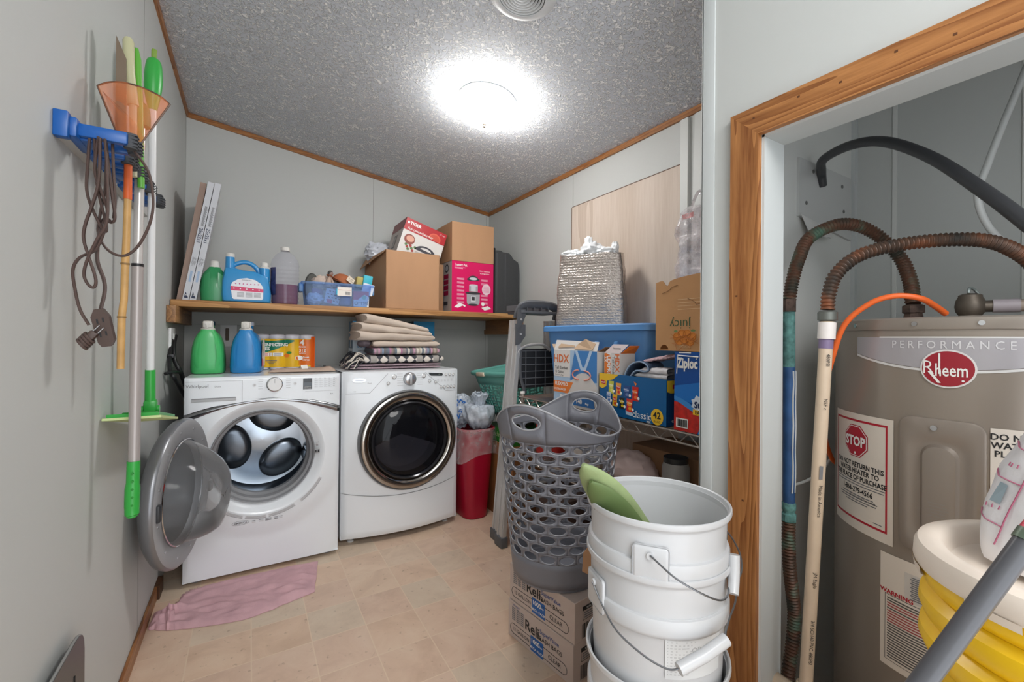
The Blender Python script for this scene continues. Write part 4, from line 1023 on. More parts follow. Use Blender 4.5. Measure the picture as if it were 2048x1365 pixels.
b = MB(TBM); b.box(.0, .08, -.05, .02, .008, .10, M('grey_blue_cloth', '7F93B8', .8), .02, 3); b.build('blue_cloth', label='grey blue cloth bundle in the middle of the tub', cat='cloth')
b = MB(TBM @ T(-.062, 0, .150)); 
for (cx_, cy_, r_, s_, n_) in ((-.03, 0, .050, 1, 2), (.035, .02, .032, 1, 6)): blob(b, (cx_, cy_, .0), r_, M('beige_fabric', 'CDB9AB', .9), .25, 2.5, n_, sharp=False, ratio=(1.1, .8, .9))
b.build('beige_cloth', label='beige cloth heaped on top of the tub left of the cap', cat='cloth')
t2 = thing('figurine', 'small figurine with a dark round head among the beige cloth in the tub', 'figurine', (.478 - .042, 2.93, SZ + .15))
FM_ = T(.478 - .055, 2.92, SZ + .12)
b = MB(FM_); b.tube(cr([(-.005, 0, 0), (0, 0, .03), (.004, 0, .055), (.008, 0, .070)], 4), [.026, .026, .025, .024, .022, .020, .018, .016, .015, .013, .011, .009, .008], M('figurine_body', 'BFA391', .7), 14); b.tube([(.01, -.01, .055), (.02, -.02, .03), (.012, -.022, .01)], .007, M('figurine_body'), 8); b.build('body', t2)
b = MB(FM_); blob(b, (.010, 0, .086), .0145, M('figurine_face', '9A8076', .7), 0.02, 1, 1, 16, 12, False); b.build('head', t2)
b = MB(FM_); blob(b, (.007, .003, .090), .0160, M('figurine_hair', '4A4643', .8), 0.04, 1, 1, 16, 12, False); b.build('hair', t2)
# brown cap
t2 = thing('baseball_cap', 'rust brown cap with a cream patch lying on top of the tub', 'cap', (.50, 2.95, SZ + .15)); CM_ = T(.500, 2.950, SZ + .146) @ RY(26) @ RZ(10)
rust = M('cap_rust', 'A8613C', .8, bump=.3, bscale=300)
b = MB(CM_); b.lathe([(.066, .0), (.067, .015), (.060, .038), (.044, .056), (.022, .066), (.001, .068)], rust, 32, sx=1.0, sy=.9); b.build('crown', t2)
b = MB(CM_); b.grid(lambda u, v: Vector((-.062 * math.cos(PI * (u - .5)) - .045 * v * math.cos(PI * (u - .5)), .058 * math.sin(PI * (u - .5)) * (1 + .1 * v), .004 + .008 * (1 - (2 * u - 1) ** 2) * v)), 20, 5, rust); b.build('visor', t2, solid=.003)
b = MB(T(.545, 2.892, SZ + .172) @ RY(38) @ RZ(14) @ RX(78)); b.rect(-.024, .024, -.018, .018, M('patch_cream', 'E6D6BF', .7), z=.002); b.text('OUT', .010, .008, .006, ink, z=.003); b.text('DOOR', .008, .008, -.006, ink, z=.003); b.text('Y', .016, -.014, 0, ink, z=.003); b.build('patch', t2)
b = MB(T(.66, 2.97, SZ + .126) @ RY(8)); b.box(-.035, .022, -.04, .05, .0, .088, M('teal_box', '35B9CC', .45), .003); b.box(-.075, -.036, -.035, .05, .0, .070, M('yellow_film_box', 'B9A95A', .45), .003); b.build('teal_carton', label='teal carton with a yellow side sticking out of the right end of the tub', cat='box')
b = MB(T(.645, 2.900, SZ + .085) @ RY(14)); b.box(-.035, .035, -.002, .002, 0, .072, M('paper_white', 'E9ECF2', .6)); b.build('paper_card', label='white paper card standing in the right end of the tub', cat='card')

# ------------------------------------------------------------------ cartons on the shelf
card = M('cardboard', 'B58A66', .75, bump=.12, bscale=40, var=.05, vscale=9, stretch=(1, 1, .25)); card_d = M('cardboard_inner', '8F6A4C', .8)
t = thing('cardboard_box', 'large open brown cardboard box on the shelf with the cooker carton in it', 'cardboard box', (.95, 3.15, SZ)); X0 = T(.760, 2.868, SZ) @ RZ(1.5)
b = MB(X0); W_, D_2, H_ = .376, .53, .388
b.box(0, W_, 0, .004, 0, H_, card); b.box(0, W_, D_2 - .004, D_2, 0, H_, card); b.box(0, .004, 0, D_2, 0, H_, card); b.box(W_ - .004, W_, 0, D_2, 0, H_, card); b.box(0, W_, 0, D_2, 0, .005, card); b.build('carton', t)
b = MB(X0)
b.add([(0, 0, H_), (0, D_2, H_), (-.04, D_2, H_ - .07), (-.015, 0.02, H_ - .02)], [(0, 1, 2, 3)], card); b.build('flap', t, solid=.003)
# rice cooker carton tilted inside
t = thing('appliance_carton', 'white and red rice cooker carton tilted on top of the open cardboard box', 'carton', (1.0, 3.0, 1.75))
RM = T(.822, 2.925, 1.70) @ RY(17)
rc_w = M('carton_white', 'D8D3CE', .4); rc_r = M('carton_red', 'B3242B', .4); rc_s = M('carton_side_grey', 'B9ADA6', .45)
b = MB(RM); W2, D2, H2 = .305, .30, .33; b.box(0, W2, 0, D2, 0, H2, rc_w, faces={'t': card, 'l': rc_s})
F = FRM((0, -.0003, 0), (1, 0, 0), (0, 0, 1))
b.rect(0, W2, .245, H2, rc_r, L=F); b.disc(.225, .262, .045, .040, M('carton_coral', 'D9604A', .4), L=F, z=.0012, a0=-.3, a1=PI + .3); b.disc(.225, .262, .036, .031, M('carton_orange', 'C8503C', .4), L=F, z=.0014, a0=-.3, a1=PI + .3)
b.text('TIGER', .030, .072, .300, wprint, L=F, bold=.03, z=.0018); b.disc(.020, .300, .009, .009, wprint, L=F, z=.0018)
b.text('rice cooker/warmer', .026, .118, .262, wprint, L=F, bold=.008, z=.0018, sx=.9); b.text('5.5 cups', .014, .272, .312, wprint, L=F, z=.0018)
b.disc(.060, .19, .038, .036, M('bowl_red', '8E4438', .5), L=F); b.disc(.063, .195, .028, .022, M('food_peach', 'D8A08A', .5), L=F, z=.0012)
for k in range(7): b.disc(.045 + k * .011, .15 - (k % 3) * .014, .010, .009, M('food_red', 'A33A32', .5) if k % 2 else M('food_green', '5C7A4A', .5), L=F, z=.0014, n=12)
b.plate([(.125, .05), (.245, .05), (.262, .13), (.118, .13)], M('cooker_body', 'B7AFA8', .3), L=F, z=.0012); b.disc(.190, .135, .078, .050, M('cooker_lid', '3C3A42', .4), L=F, z=.0014, a0=0, a1=PI); b.disc(.19, .155, .042, .018, rc_w, L=F, z=.0016, a0=0, a1=PI); b.rect(.165, .215, .075, .105, M('cooker_panel', '4A4B50', .4), L=F, z=.0016); b.disc(.19, .088, .008, .008, M('led_green', '3FBF6A', .4), L=F, z=.0018)
FL = FRM((-.0003, D2, 0), (0, -1, 0), (0, 0, 1)); b.rect(0, D2, .255, H2, M('carton_dark_red', '7A1C20', .4), L=FL); b.rect(.12, .19, .12, .22, M('side_pic', '6A6460', .5), L=FL); b.rect(.13, .18, .13, .21, M('side_pic2', 'A8A29C', .5), L=FL, z=.0012)
for k in range(3): b.disc(.09 + k * .07, .075, .022, .022, M('side_pic'), L=FL)
b.build('carton', t)
b = MB(); blob(b, (.80, 3.24, 1.80), .085, M('bag_grey_white', 'C9CCD4', .3), .3, 3, 11, 40, 26, ratio=(1.0, .8, .85)); b.build('plastic_bag', label='crumpled pale plastic bag in the open box behind the rice cooker carton', cat='bag')
# pink cooker carton + carton on top
t = thing('appliance_carton', 'bright pink pressure cooker carton standing on the shelf', 'carton', (1.39, 3.1, SZ)); X0 = T(1.224, 2.866, SZ)
hot = M('carton_pink', 'D6005C', .35); PW, PD, PH = .334, .31, .362
b = MB(X0); b.box(0, PW, 0, PD, 0, PH, hot, faces={'l': M('carton_grey', 'B3ABA8', .45), 't': card})
F = FRM((0, -.0003, 0), (1, 0, 0), (0, 0, 1)); pw = M('print_pale_pink', 'F3B9CE', .5)
b.text('Instant Pot', .026, .072, .335, wprint, L=F, bold=.02, sx=.8)
for k in range(2): b.rect(.02, .105 - k * .02, .315 - k * .007, .318 - k * .007, pw, L=F)
b.text('10 in 1 functions', .013, .26, .303, wprint, L=F, bold=.012); b.text('de programmes', .012, .26, .286, wprint, L=F, bold=.012)
for k in range(7):
    for s_, xx in ((0, .04), (1, .232)):
        if s_ and k in (2, 3): continue
        for q in range(3): b.rect(xx, xx + .055, .24 - k * .028 - q * .005, .2425 - k * .028 - q * .005, pw, L=F)
cg = M('cooker_silver', 'A7A7AC', .3); cdk = M('cooker_dark', '3A3A3F', .4); cl = M('cooker_light', 'CFCFD3', .3)
b.disc(.168, .238, .052, .012, cdk, L=F, z=.001); b.disc(.168, .236, .042, .030, cdk, L=F, z=.0012, a0=0, a1=PI); b.disc(.168, .243, .032, .010, cl, L=F, z=.0014); b.rect(.135, .205, .150, .195, cg, L=F, z=.001); b.disc(.17, .195, .035, .008, cl, L=F, z=.0014); b.rect(.150, .188, .152, .188, cl, L=F, z=.0014)
b.disc(.168, .138, .062, .010, cdk, L=F, z=.0016); b.plate([(.118, .070), (.126, .052), (.210, .052), (.220, .070), (.222, .13), (.116, .13)], cg, L=F, z=.0012); b.rect(.150, .188, .074, .118, cl, L=F, z=.0016); b.rect(.157, .181, .085, .112, cdk, L=F, z=.0018); b.disc(.168, .054, .04, .008, cdk, L=F, z=.0014)
b.disc(.275, .170, .036, .040, M('badge_pink', 'E9C9D3', .5), L=F, z=.0012)
for k in range(6): b.rect(.252, .298, .150 + k * .008, .1525 + k * .008, M('badge_text', 'D86A94', .5), L=F, z=.0016)
b.plate([(.018, .032), (.05, .028), (.085, .045), (.105, .035), (.108, .048), (.085, .055), (.060, .065)], wprint, L=F, z=.0012); b.plate([(.235, .035), (.262, .015), (.318, .03), (.29, .05)], wprint, L=F, z=.0012); b.disc(.248, .062, .013, .014, wprint, L=F, z=.0014)
FL = FRM((-.0003, PD, 0), (0, -1, 0), (0, 0, 1))
b.disc(.22, .315, .035, .030, cdk, L=FL); b.disc(.22, .315, .025, .020, cg, L=FL, z=.0012)
for k in range(4): b.rect(.12, .25, .12 + k * .040, .152 + k * .040, M('side_red', '9A1240', .45), L=FL)
b.rect(.15, .24, .05, .075, cdk, L=FL)
b.build('carton', t)
t = thing('cardboard_box', 'plain closed brown cardboard box on top of the pink carton', 'cardboard box', (1.39, 3.1, SZ + .364)); X0 = T(1.222, 2.864, SZ + .3635)
b = MB(X0); b.box(0, .336, 0, .36, 0, .277, card); b.build('carton', t)
b = MB(X0); b.add([(.15, .34, .277), (.30, .36, .277), (.30, .44, .295), (.14, .43, .300)], [(0, 1, 2, 3)], card_d); b.build('flap', t, solid=.003)
b = MB(T(1.148, 2.93, SZ + .001)); b.box(0, .040, 0, .34, 0, .335, card_d, .004); b.box(.012, .052, .02, .03, .01, .3, M('cable_dark', '3A302C', .6), .004); b.build('folded_carton', label='folded brown cardboard squeezed between the big box and the pink carton', cat='cardboard')
# black case
t = thing('tool_case', 'upright black plastic case at the right end of the shelf', 'case', (1.67, 3.1, SZ)); X0 = T(1.578, 2.880, SZ)
cs = M('case_black', '3E3F41', .45, bump=.15, bscale=90)
b = MB(X0); pl_ = [(0, 0), (.205, 0), (.212, .012), (.212, .38), (.205, .405), (.165, .425), (.14, .455), (.125, .468), (.07, .470), (.05, .48), (0, .478)]
n_ = len(pl_); b.loft([[(p[0] * .98 + .003, 0, p[1] * .985 + .003) for p in pl_], [(p[0], .012, p[1]) for p in pl_], [(p[0], .36, p[1]) for p in pl_], [(p[0] * .98, .372, p[1] * .985) for p in pl_]], cs, smooth=False)
for x in (.012, .085): b.box(x, x + .010, -.004, .004, .02, .455, M('case_rib', '4C4D50', .4), .003)
b.build('shell', t)
b = MB(X0); b.box(-.012, .012, .01, .04, .475, .497, black_pl, .006); b.build('latch', t)
b = MB(X0); b.box(.214, .222, .12, .26, .15, .35, black_pl, .003); b.build('handle', t)

# ------------------------------------------------------------------ things on the machines
def canister_pack():
    t_ = thing('wipes_pack', 'yellow and orange shrink-wrapped multipack of wipes canisters at the back of the washing machine', 'multipack', (.19, 3.05, .991))
    Xp = T(.022, 3.055, .9905) @ RZ(-2)
    for k in range(4):
        b = MB(Xp); b.lathe([(.001, 0), (.042, 0), (.0425, .01), (.0425, .185), (.044, .188), (.044, .205), (.036, .212), (.001, .213)], M('canister_white', 'DCDCE4', .4), 28, xy=(.042 + k * .084, 0)); b.build('canister', t_)
    wy = M('wrap_yellow', 'E8B81E', .35); wo = M('wrap_orange', 'E2701C', .35); wg = M('wrap_green', '1E7A5C', .35)
    b = MB(Xp)
    def sc_(p):   # scalloped wrap following the canisters
        x = p.x; q = ((x / .084) % 1) - .5; y = -.0435 * math.sqrt(max(.0, 1 - (q * 1.55) ** 2)) if abs(q) < .5 else -.02
        return Vector((x, min(y, -.030) - p.z, p.y))
    nuu = 64
    b.rect(0.0, .336, .012, .185, wy, fn=sc_, nu=nuu, z=.0008)
    b.rect(.245, .336, .020, .180, wo, fn=sc_, nu=24, z=.0014); b.rect(.312, .336, .002, .200, M('wrap_red_orange', 'DE5A14', .35), fn=sc_, nu=8, z=.0018)
    for k in range(40):   # green wave
        x0 = .05 + k * .0042; f = k / 39; b.rect(x0, x0 + .0043, .100 + .068 * f ** 1.3, .176 - .004 * math.sin(f * 6), wg, fn=sc_, nu=1, z=.0020)
    b.rect(0, .052, .09, .176, wg, fn=sc_, nu=8, z=.0020)
    b.text('DISINFECTING', .026, .106, .148, wprint, fn=sc_, z=.003, bold=.03, sx=.92); b.text('WIPES', .026, .050, .124, wprint, fn=sc_, z=.003, bold=.03)
    b.rect(.03, .098, .078, .100, wprint, fn=sc_, nu=10, z=.0024); b.rect(.102, .160, .078, .100, wprint, fn=sc_, nu=10, z=.0024)
    for k in range(3): b.rect(.108, .150, .082 + k * .006, .084 + k * .006, ink_soft, fn=sc_, nu=6, z=.003); b.rect(.038, .09, .082 + k * .006, .085 + k * .006, M('copy_pink', 'D87C7C', .5), fn=sc_, nu=6, z=.003)
    for k in range(3): b.rect(.065 + k * .008, .125 - k * .008, .050 - k * .009, .054 - k * .009, ink_soft, fn=sc_, nu=6, z=.003)
    b.disc(.178, .082, .014, .012, M('orange_fruit', 'F08020', .4), fn=sc_, z=.003); b.disc(.19, .100, .014, .008, M('leaf_green', '2E8A3A', .4), fn=sc_, z=.003)
    b.text('4', .050, .262, .160, wprint, fn=sc_, z=.003, bold=.02); b.text('PACK', .016, .264, .134, wprint, fn=sc_, z=.003, bold=.01); b.text('312', .026, .264, .112, wprint, fn=sc_, z=.003, bold=.02); b.text('WIPES', .013, .264, .094, wprint, fn=sc_, z=.003)
    b.disc(.245, .066, .022, .015, wprint, fn=sc_, z=.003, n=20); b.disc(.245, .066, .019, .012, wo, fn=sc_, z=.0034, n=20); b.text('Fresh', .016, .284, .070, wprint, fn=sc_, z=.003, bold=.02); b.text('Citrus', .016, .284, .054, wprint, fn=sc_, z=.003, bold=.02)
    b.build('printed_wrap', t_)
canister_pack()
b = MB(); BC = M('cloth_beige', 'BFA796', .9, bump=.4, bscale=300)
def cl_(u, v):
    x = .09 + .34 * u + .02 * v; y = 2.72 + .16 * v - .03 * u
    e = min(1, min(u, 1 - u) * 12, min(v, 1 - v) * 8)
    return Vector((x, y, .993 + .010 * e + .008 * e * abs(nz((u * 4, v * 5, 2))) + .012 * max(0, u - .8) * 5 * e))
b.grid(cl_, 50, 20, BC); b.build('wash_cloth', label='beige cloth lying flat on top of the washing machine', cat='cloth', solid=.003)
b = MB(T(.27, 2.735, 1.018) @ RZ(20) @ RX(55)); b.box(-.018, .018, -.012, .012, -.001, .001, M('tag_white', 'E6E0DA', .6)); b.build('cloth_tag', label='small white paper tag lying on the beige cloth', cat='tag')
# water filter carton and the second one behind the blankets
fcb = M('filter_blue', '1F86B8', .4); fcd = M('filter_navy', '1D5878', .4); fcw = M('filter_white', 'CBD8E2', .45)
def wfilter(loc, label, w=.155, d=.16, h=.305, rot=0):
    t_ = thing('filter_carton', label, 'carton', loc); Xf = T(*loc) @ RZ(rot); b = MB(Xf)
    b.box(0, w, 0, d, 0, h, fcw, faces={'l': fcd, 't': fcb}); F = FRM((0, -.0003, 0), (1, 0, 0), (0, 0, 1))
    b.rect(0, w, .175, h, fcb, L=F); b.plate([(0, .165), (.02, .172), (.05, .160), (.085, .170), (.12, .160), (w, .168), (w, .178), (0, .178)], fcw, L=F, z=.0012)
    b.disc(.055, .150, .022, .016, M('splash', '54B0DC', .4), L=F, z=.0014); b.text('SPLASH', .020, .062, .136, fcb, L=F, bold=.02); b.text('WATER FILTER', .014, .08, .108, ink_soft, L=F, bold=.01); b.text('SYSTEM', .010, .08, .094, ink_soft, L=F)
    FL = FRM((-.0003, d, 0), (0, -1, 0), (0, 0, 1)); b.rect(0, d, 0, .125, fcw, L=FL); b.rect(.045, .125, .040, .105, M('filter_slate', '3E5878', .5), L=FL, z=.0012); b.rect(.070, .100, .13, .225, M('filter_pic', 'D0D4D8', .4), L=FL, z=.0012); b.disc(.085, .235, .018, .03, black_pl, L=FL, z=.0014)
    for k in range(4): b.rect(.055, .115, .052 + k * .012, .057 + k * .012, fcw, L=FL, z=.0016)
    b.build('carton', t_); return t_
wfilter((.580, 2.985, .9905), 'blue and white water filter carton on the dryer left of the folded blankets', rot=-2)
wfilter((1.035, 3.12, .9905), 'blue carton showing just its top behind the folded blankets', w=.16, h=.318)
# ------------------------------------------------------------------ folded blankets on the dryer
def fold(name, x0, x1, y0, y1, z0, h, mt, label, layers=1, seed=0, amp=.006, right_round=True, uv=None, cat='blanket', slope=0.0, grp=None, parts=None):
    b = MB(); lh = h / layers
    for k in range(layers):
        def f(u, v, k=k):
            x = x0 + (x1 - x0) * u + .006 * nz((k * 3 + seed, v * 2, 1)) * (1 if 0 < u < 1 else 1)
            a = 2 * PI * v; cc, ss = math.cos(a), math.sin(a)
            yc = (y0 + y1) / 2 + .008 * nz((k * 5 + seed, 0, 0)); ry = (y1 - y0) / 2
            py = yc + ry * math.copysign(abs(cc) ** .35, cc); rz_ = lh / 2
            e = min(1, min(u, 1 - u) * 18 + .25) ** .5
            zz = z0 + lh * (k + .5) + rz_ * math.copysign(abs(ss) ** .6, ss) * e
            w_ = amp * nz((x * 9 + seed, k * 2.1, py * 5)) + slope * (u - .5)
            return Vector((x + .010 * math.sin(PI * ((k * .37 + seed) % 1)) * (u - .5), py + amp * .8 * nz((x * 12, zz * 20, seed)), max(z0, zz + w_ * (1 if k or ss > -.2 else 0))))
        b.grid(f, 60, 40, mt)
        for u_ in (0, 1):
            ring = [f(u_, q / 40) for q in range(40)]; b.add(ring, [tuple(range(40))], mt, True)
    return b.build(name, label=label, cat=cat)
mauve = M('mauve_cloth', 'A28D95', .95, bump=.7, bscale=300, var=.25, vscale=120)
fold('blanket', .52, 1.095, 2.745, 3.08, .991, .034, mauve, 'speckled mauve blanket at the bottom of the folded stack on the dryer', 2, 3, .003)
def weave(name, kind):
    mt, nt, bb = new_mat(name); L = nt.links.new; N = nt.nodes.new
    tc = N('ShaderNodeTexCoord'); sp = N('ShaderNodeSeparateXYZ'); L(tc.outputs['Object'], sp.inputs[0])
    def mth(op, a, v=None, b_=None):
        q = N('ShaderNodeMath'); q.operation = op; L(a, q.inputs[0])
        if b_ is not None: L(b_, q.inputs[1])
        elif v is not None: q.inputs[1].default_value = v
        return q.outputs[0]
    if kind == 'stripe':
        fl = mth('FLOOR', mth('MULTIPLY', sp.outputs[0], 85)); wn = N('ShaderNodeTexWhiteNoise'); wn.noise_dimensions = '1D'; L(fl, wn.inputs['W'])
        r = N('ShaderNodeValToRGB'); r.color_ramp.interpolation = 'CONSTANT'
        cols = ['8E7A78', '3F4658', 'D8CFC4', 'B45C8E', '6A86A6', '8B6F5C', 'E0D6C8', '3A5A70', '9C8296', 'C88AA8', '50484A', 'B6A58E']
        el = r.color_ramp.elements; el[0].position = 0; el[0].color = rgb(cols[0]); el[1].position = 1 / 12; el[1].color = rgb(cols[1])
        for i in range(2, 12): e = el.new(i / 12); e.color = rgb(cols[i])
        L(wn.outputs['Value'], r.inputs[0]); src = r.outputs[0]
        n = N('ShaderNodeTexNoise'); n.inputs['Scale'].default_value = 260; L(tc.outputs['Object'], n.inputs['Vector'])
        mx = N('ShaderNodeMix'); mx.data_type = 'RGBA'; mx.blend_type = 'MULTIPLY'; mx.inputs[0].default_value = .6; L(src, mx.inputs[6]); L(n.outputs['Fac'], mx.inputs[7]); src = mx.outputs[2]
        br = N('ShaderNodeBrightContrast'); br.inputs[1].default_value = .12; L(src, br.inputs[0]); src = br.outputs[0]
    else:
        # stepped diamonds and small checks
        X = mth('MULTIPLY', sp.outputs[0], 250); Z = mth('MULTIPLY', sp.outputs[2], 240)
        X = mth('FLOOR', X); Z = mth('FLOOR', Z)
        tri = mth('ABSOLUTE', mth('SUBTRACT', mth('MODULO', mth('ABSOLUTE', X), 14.0), 7.0)); zz = mth('ABSOLUTE', mth('SUBTRACT', Z, 5.0))
        d1 = mth('GREATER_THAN', mth('ADD', tri, None, zz), 6.5)
        ch = mth('MODULO', mth('ABSOLUTE', mth('ADD', X, None, Z)), 2.0)
        sel = mth('GREATER_THAN', mth('MODULO', mth('ABSOLUTE', X), 28.0), 17.0)
        mxf = N('ShaderNodeMix'); mxf.data_type = 'FLOAT'; L(sel, mxf.inputs[0]); L(d1, mxf.inputs[2]); L(ch, mxf.inputs[3])
        mx = N('ShaderNodeMix'); mx.data_type = 'RGBA'; L(mxf.outputs[0], mx.inputs[0]); mx.inputs[6].default_value = rgb('D9D0C6'); mx.inputs[7].default_value = rgb('3E4046'); src = mx.outputs[2]
    L(src, bb.inputs['Base Color']); bb.inputs['Roughness'].default_value = .95
    n = N('ShaderNodeTexNoise'); n.inputs['Scale'].default_value = 300; L(tc.outputs['Object'], n.inputs['Vector'])
    bp = N('ShaderNodeBump'); bp.inputs['Strength'].default_value = .6; bp.inputs['Distance'].default_value = .002; L(n.outputs['Fac'], bp.inputs['Height']); L(bp.outputs[0], bb.inputs['Normal'])
    return mt
bw = weave('black_white_weave', 'check')
rug = fold('woven_rug', .60, 1.115, 2.735, 3.06, 1.026, .052, bw, 'black and white woven rug with long fringe folded in the stack on the dryer', 1, 5, .004, cat='rug')
rug['_o'] = tuple(rug.location)
b = MB(); fd = M('fringe_dark', '34353B', .9); fw_ = M('fringe_pale', 'D5CBC0', .9)
random.seed(3)
for k in range(90):
    y = 2.745 + .30 * random.random() ** 1.6; z = 1.035 + .045 * random.random(); x = .605
    dx = random.uniform(.04, .115); p = [(x, y, z), (x - dx * .4, y - .006 + .02 * random.uniform(-1, 1), z + random.uniform(-.006, .022)), (x - dx * .8, y - .012 + .02 * random.uniform(-1, 1), z - random.uniform(.005, .03)), (x - dx, y - .016, max(.9965, z - random.uniform(.025, .075)))]
    b.tube(cr(p, 4), .0032, fd if k % 5 < 3 else fw_, 5)
b.build('fringe', rug, label='long black and cream fringe', kind='stuff')
fold('woven_rug', .655, 1.09, 2.74, 3.04, 1.079, .048, weave('multi_stripe', 'stripe'), 'rag rug in many coloured stripes in the middle of the folded stack', 1, 8, .004, cat='rug')
crm = M('cream_blanket', 'C9B9AB', .9, bump=.4, bscale=260)
fold('blanket', .655, 1.088, 2.745, 3.04, 1.128, .040, crm, 'plain cream blanket lying flat above the striped rug in the stack', 1, 2, .003)
def bigfold():
    b = MB()
    for k in range(3):
        def f(u, v, k=k):
            x0, x1 = .565 + .020 * k - (.01 if k == 2 else 0), 1.055 - .022 * k
            x = x0 + (x1 - x0) * u; a = 2 * PI * v; cc, ss = math.cos(a), math.sin(a)
            thk = .028 * (1.30 - .55 * u); zc = 1.170 + thk * .8 + k * (.054 - .018 * u - .012 * u * u) 
            if k == 2: zc += .0
            e = min(1, min(u, 1 - u) * 24 + .45) ** .5
            y = 2.89 + .15 * math.copysign(abs(cc) ** .4, cc) + .010 * nz((x * 8, k * 3, ss))
            z = zc + thk * .95 * math.copysign(abs(ss) ** .7, ss) * e + .006 * nz((x * 10, y * 9, k * 4))
            return Vector((x - .010 * math.sin(k * 2.0) * (1 - u) + .012 * (1 - u) * math.cos(a * 2), y, max(1.170, min(z, 1.334))))
        b.grid(f, 60, 44, crm)
        for u_ in (0, 1): b.add([f(u_, q / 44) for q in range(44)], [tuple(range(44))], crm, True)
    b.build('blanket', label='thick cream blanket folded in layers on top of the stack on the dryer', cat='blanket')
bigfold()
b = MB(); blob(b, (.612, 2.80, 1.150), .038, M('dark_fleece', '5B5157', .95), .12, 3, 6, 24, 16, False, ratio=(1.1, 1.2, .62)); b.build('dark_cloth', label='dark brown cloth corner poking out between the cream blankets and the rugs', cat='cloth')
# ------------------------------------------------------------------ red bin, liner and bags beside the dryer
t = thing('trash_bin', 'tall slim red plastic bin between the dryer and the brown carton', 'bin', (1.305, 2.70, 0))
redp = M('red_plastic', 'A40A2C', .35)
b = MB(T(1.305, 2.70, 0)); rings = []
for (z, rx, ry) in ((0, .080, .125), (.004, .086, .130), (.30, .108, .152), (.575, .124, .170), (.582, .132, .178), (.592, .132, .178), (.596, .126, .172)): rings.append(sring(0, 0, z, rx, ry, 3.2, 48))
for (z, rx, ry) in ((.59, .120, .166), (.30, .102, .146), (.03, .080, .124)): rings.append(sring(0, 0, z, rx, ry, 3.2, 48))
b.loft(rings, redp, cap0=True, cap1=True); b.build('bin_body', t)
liner = film('bin_liner_film', 'F8F4F5', .80, .10, .10, 18)
b = MB(T(1.305, 2.70, 0))
def ln(u, v):
    a = 2 * PI * u; c_, s_ = math.cos(a), math.sin(a); z = .600 - .20 * v - .035 * v * math.sin(a * 2 + 1.2)
    rx, ry = .136 - .008 * v, .181 - .004 * v; w_ = .006 * abs(nz((c_ * 6, s_ * 6, v * 3))) + .014 * v * abs(nz((c_ * 9, s_ * 9, 2)))
    return Vector((math.copysign(abs(c_) ** .62, c_) * (rx + w_ + (.02 * v if c_ > .3 else 0)), math.copysign(abs(s_) ** .62, s_) * (ry + w_), z))
b.grid(ln, 72, 14, liner); b.build('bin_liner', t, label='clear plastic liner folded over the rim')
bagw = film('grocery_bag', 'DCE3EC', .30, .25, .18, 30)
def knot_bag(mb, c, r, h, seed, mt):
    def f(u, v):
        a = 2 * PI * u
        if v < .62: q = v / .62; rr = r * math.sin(PI * (.12 + .74 * q) * .62 + .35) ; zz = h * .62 * q
        else: q = (v - .62) / .38; rr = r * (.30 + .35 * q * q) * (1 - .25 * (q > .9)); zz = h * (.62 + .38 * q)
        rr *= 1 + .16 * nz((math.cos(a) * 3 + seed, math.sin(a) * 3, v * 4)) + .07 * math.sin(a * 9 + seed + 3 * v)
        return Vector((c[0] + rr * math.cos(a), c[1] + rr * math.sin(a), c[2] + zz + .015 * nz((math.cos(a) * 4, math.sin(a) * 4, seed + v * 5))))
    mb.grid(f, 60, 34, mt)
    mb.add([f(q / 60, 0) for q in range(60)], [tuple(range(60))], mt, True)
b = MB(); knot_bag(b, (1.345, 2.655, .585), .105, .235, 1, bagw); b.build('grocery_bag', label='knotted pale plastic grocery bag on top of the red bin', cat='bag', solid=.001)
t = thing('grocery_bag', 'white grocery bag with blue lettering bulging beside the dryer', 'bag', (1.265, 2.78, .58))
b = MB(); blob(b, (1.275, 2.80, .685), .088, bagw, .22, 3, 7, 44, 30, ratio=(1.0, 1.0, 1.25)); b.build('bag_film', t)
blup = M('bag_blue_print', '1763B4', .4); b = MB(FRM((1.262, 2.705, .70), (.857, -.516, 0), (0, 0, 1)))
for (s_, x, y, r_, sz_) in (('S', -.062, .045, -.2, .07), ('rg', -.02, .058, -.5, .055), ('e', .018, .02, -.7, .05), ('W', -.055, -.045, .1, .05), ('st', -.03, .0, -.4, .045)): b.text(s_, sz_, x, y, blup, rot=r_, bold=.03, z=.004)
b.build('blue_print', t)
b = MB(); blob(b, (1.425, 2.82, .66), .06, M('bag_blue', '2F62A8', .4, var=.4, vscale=30), .25, 3, 9, 24, 18, ratio=(.8, 1, 1.6)); b.build('printed_bag', label='blue printed plastic bag squeezed behind the knotted bag', cat='bag')
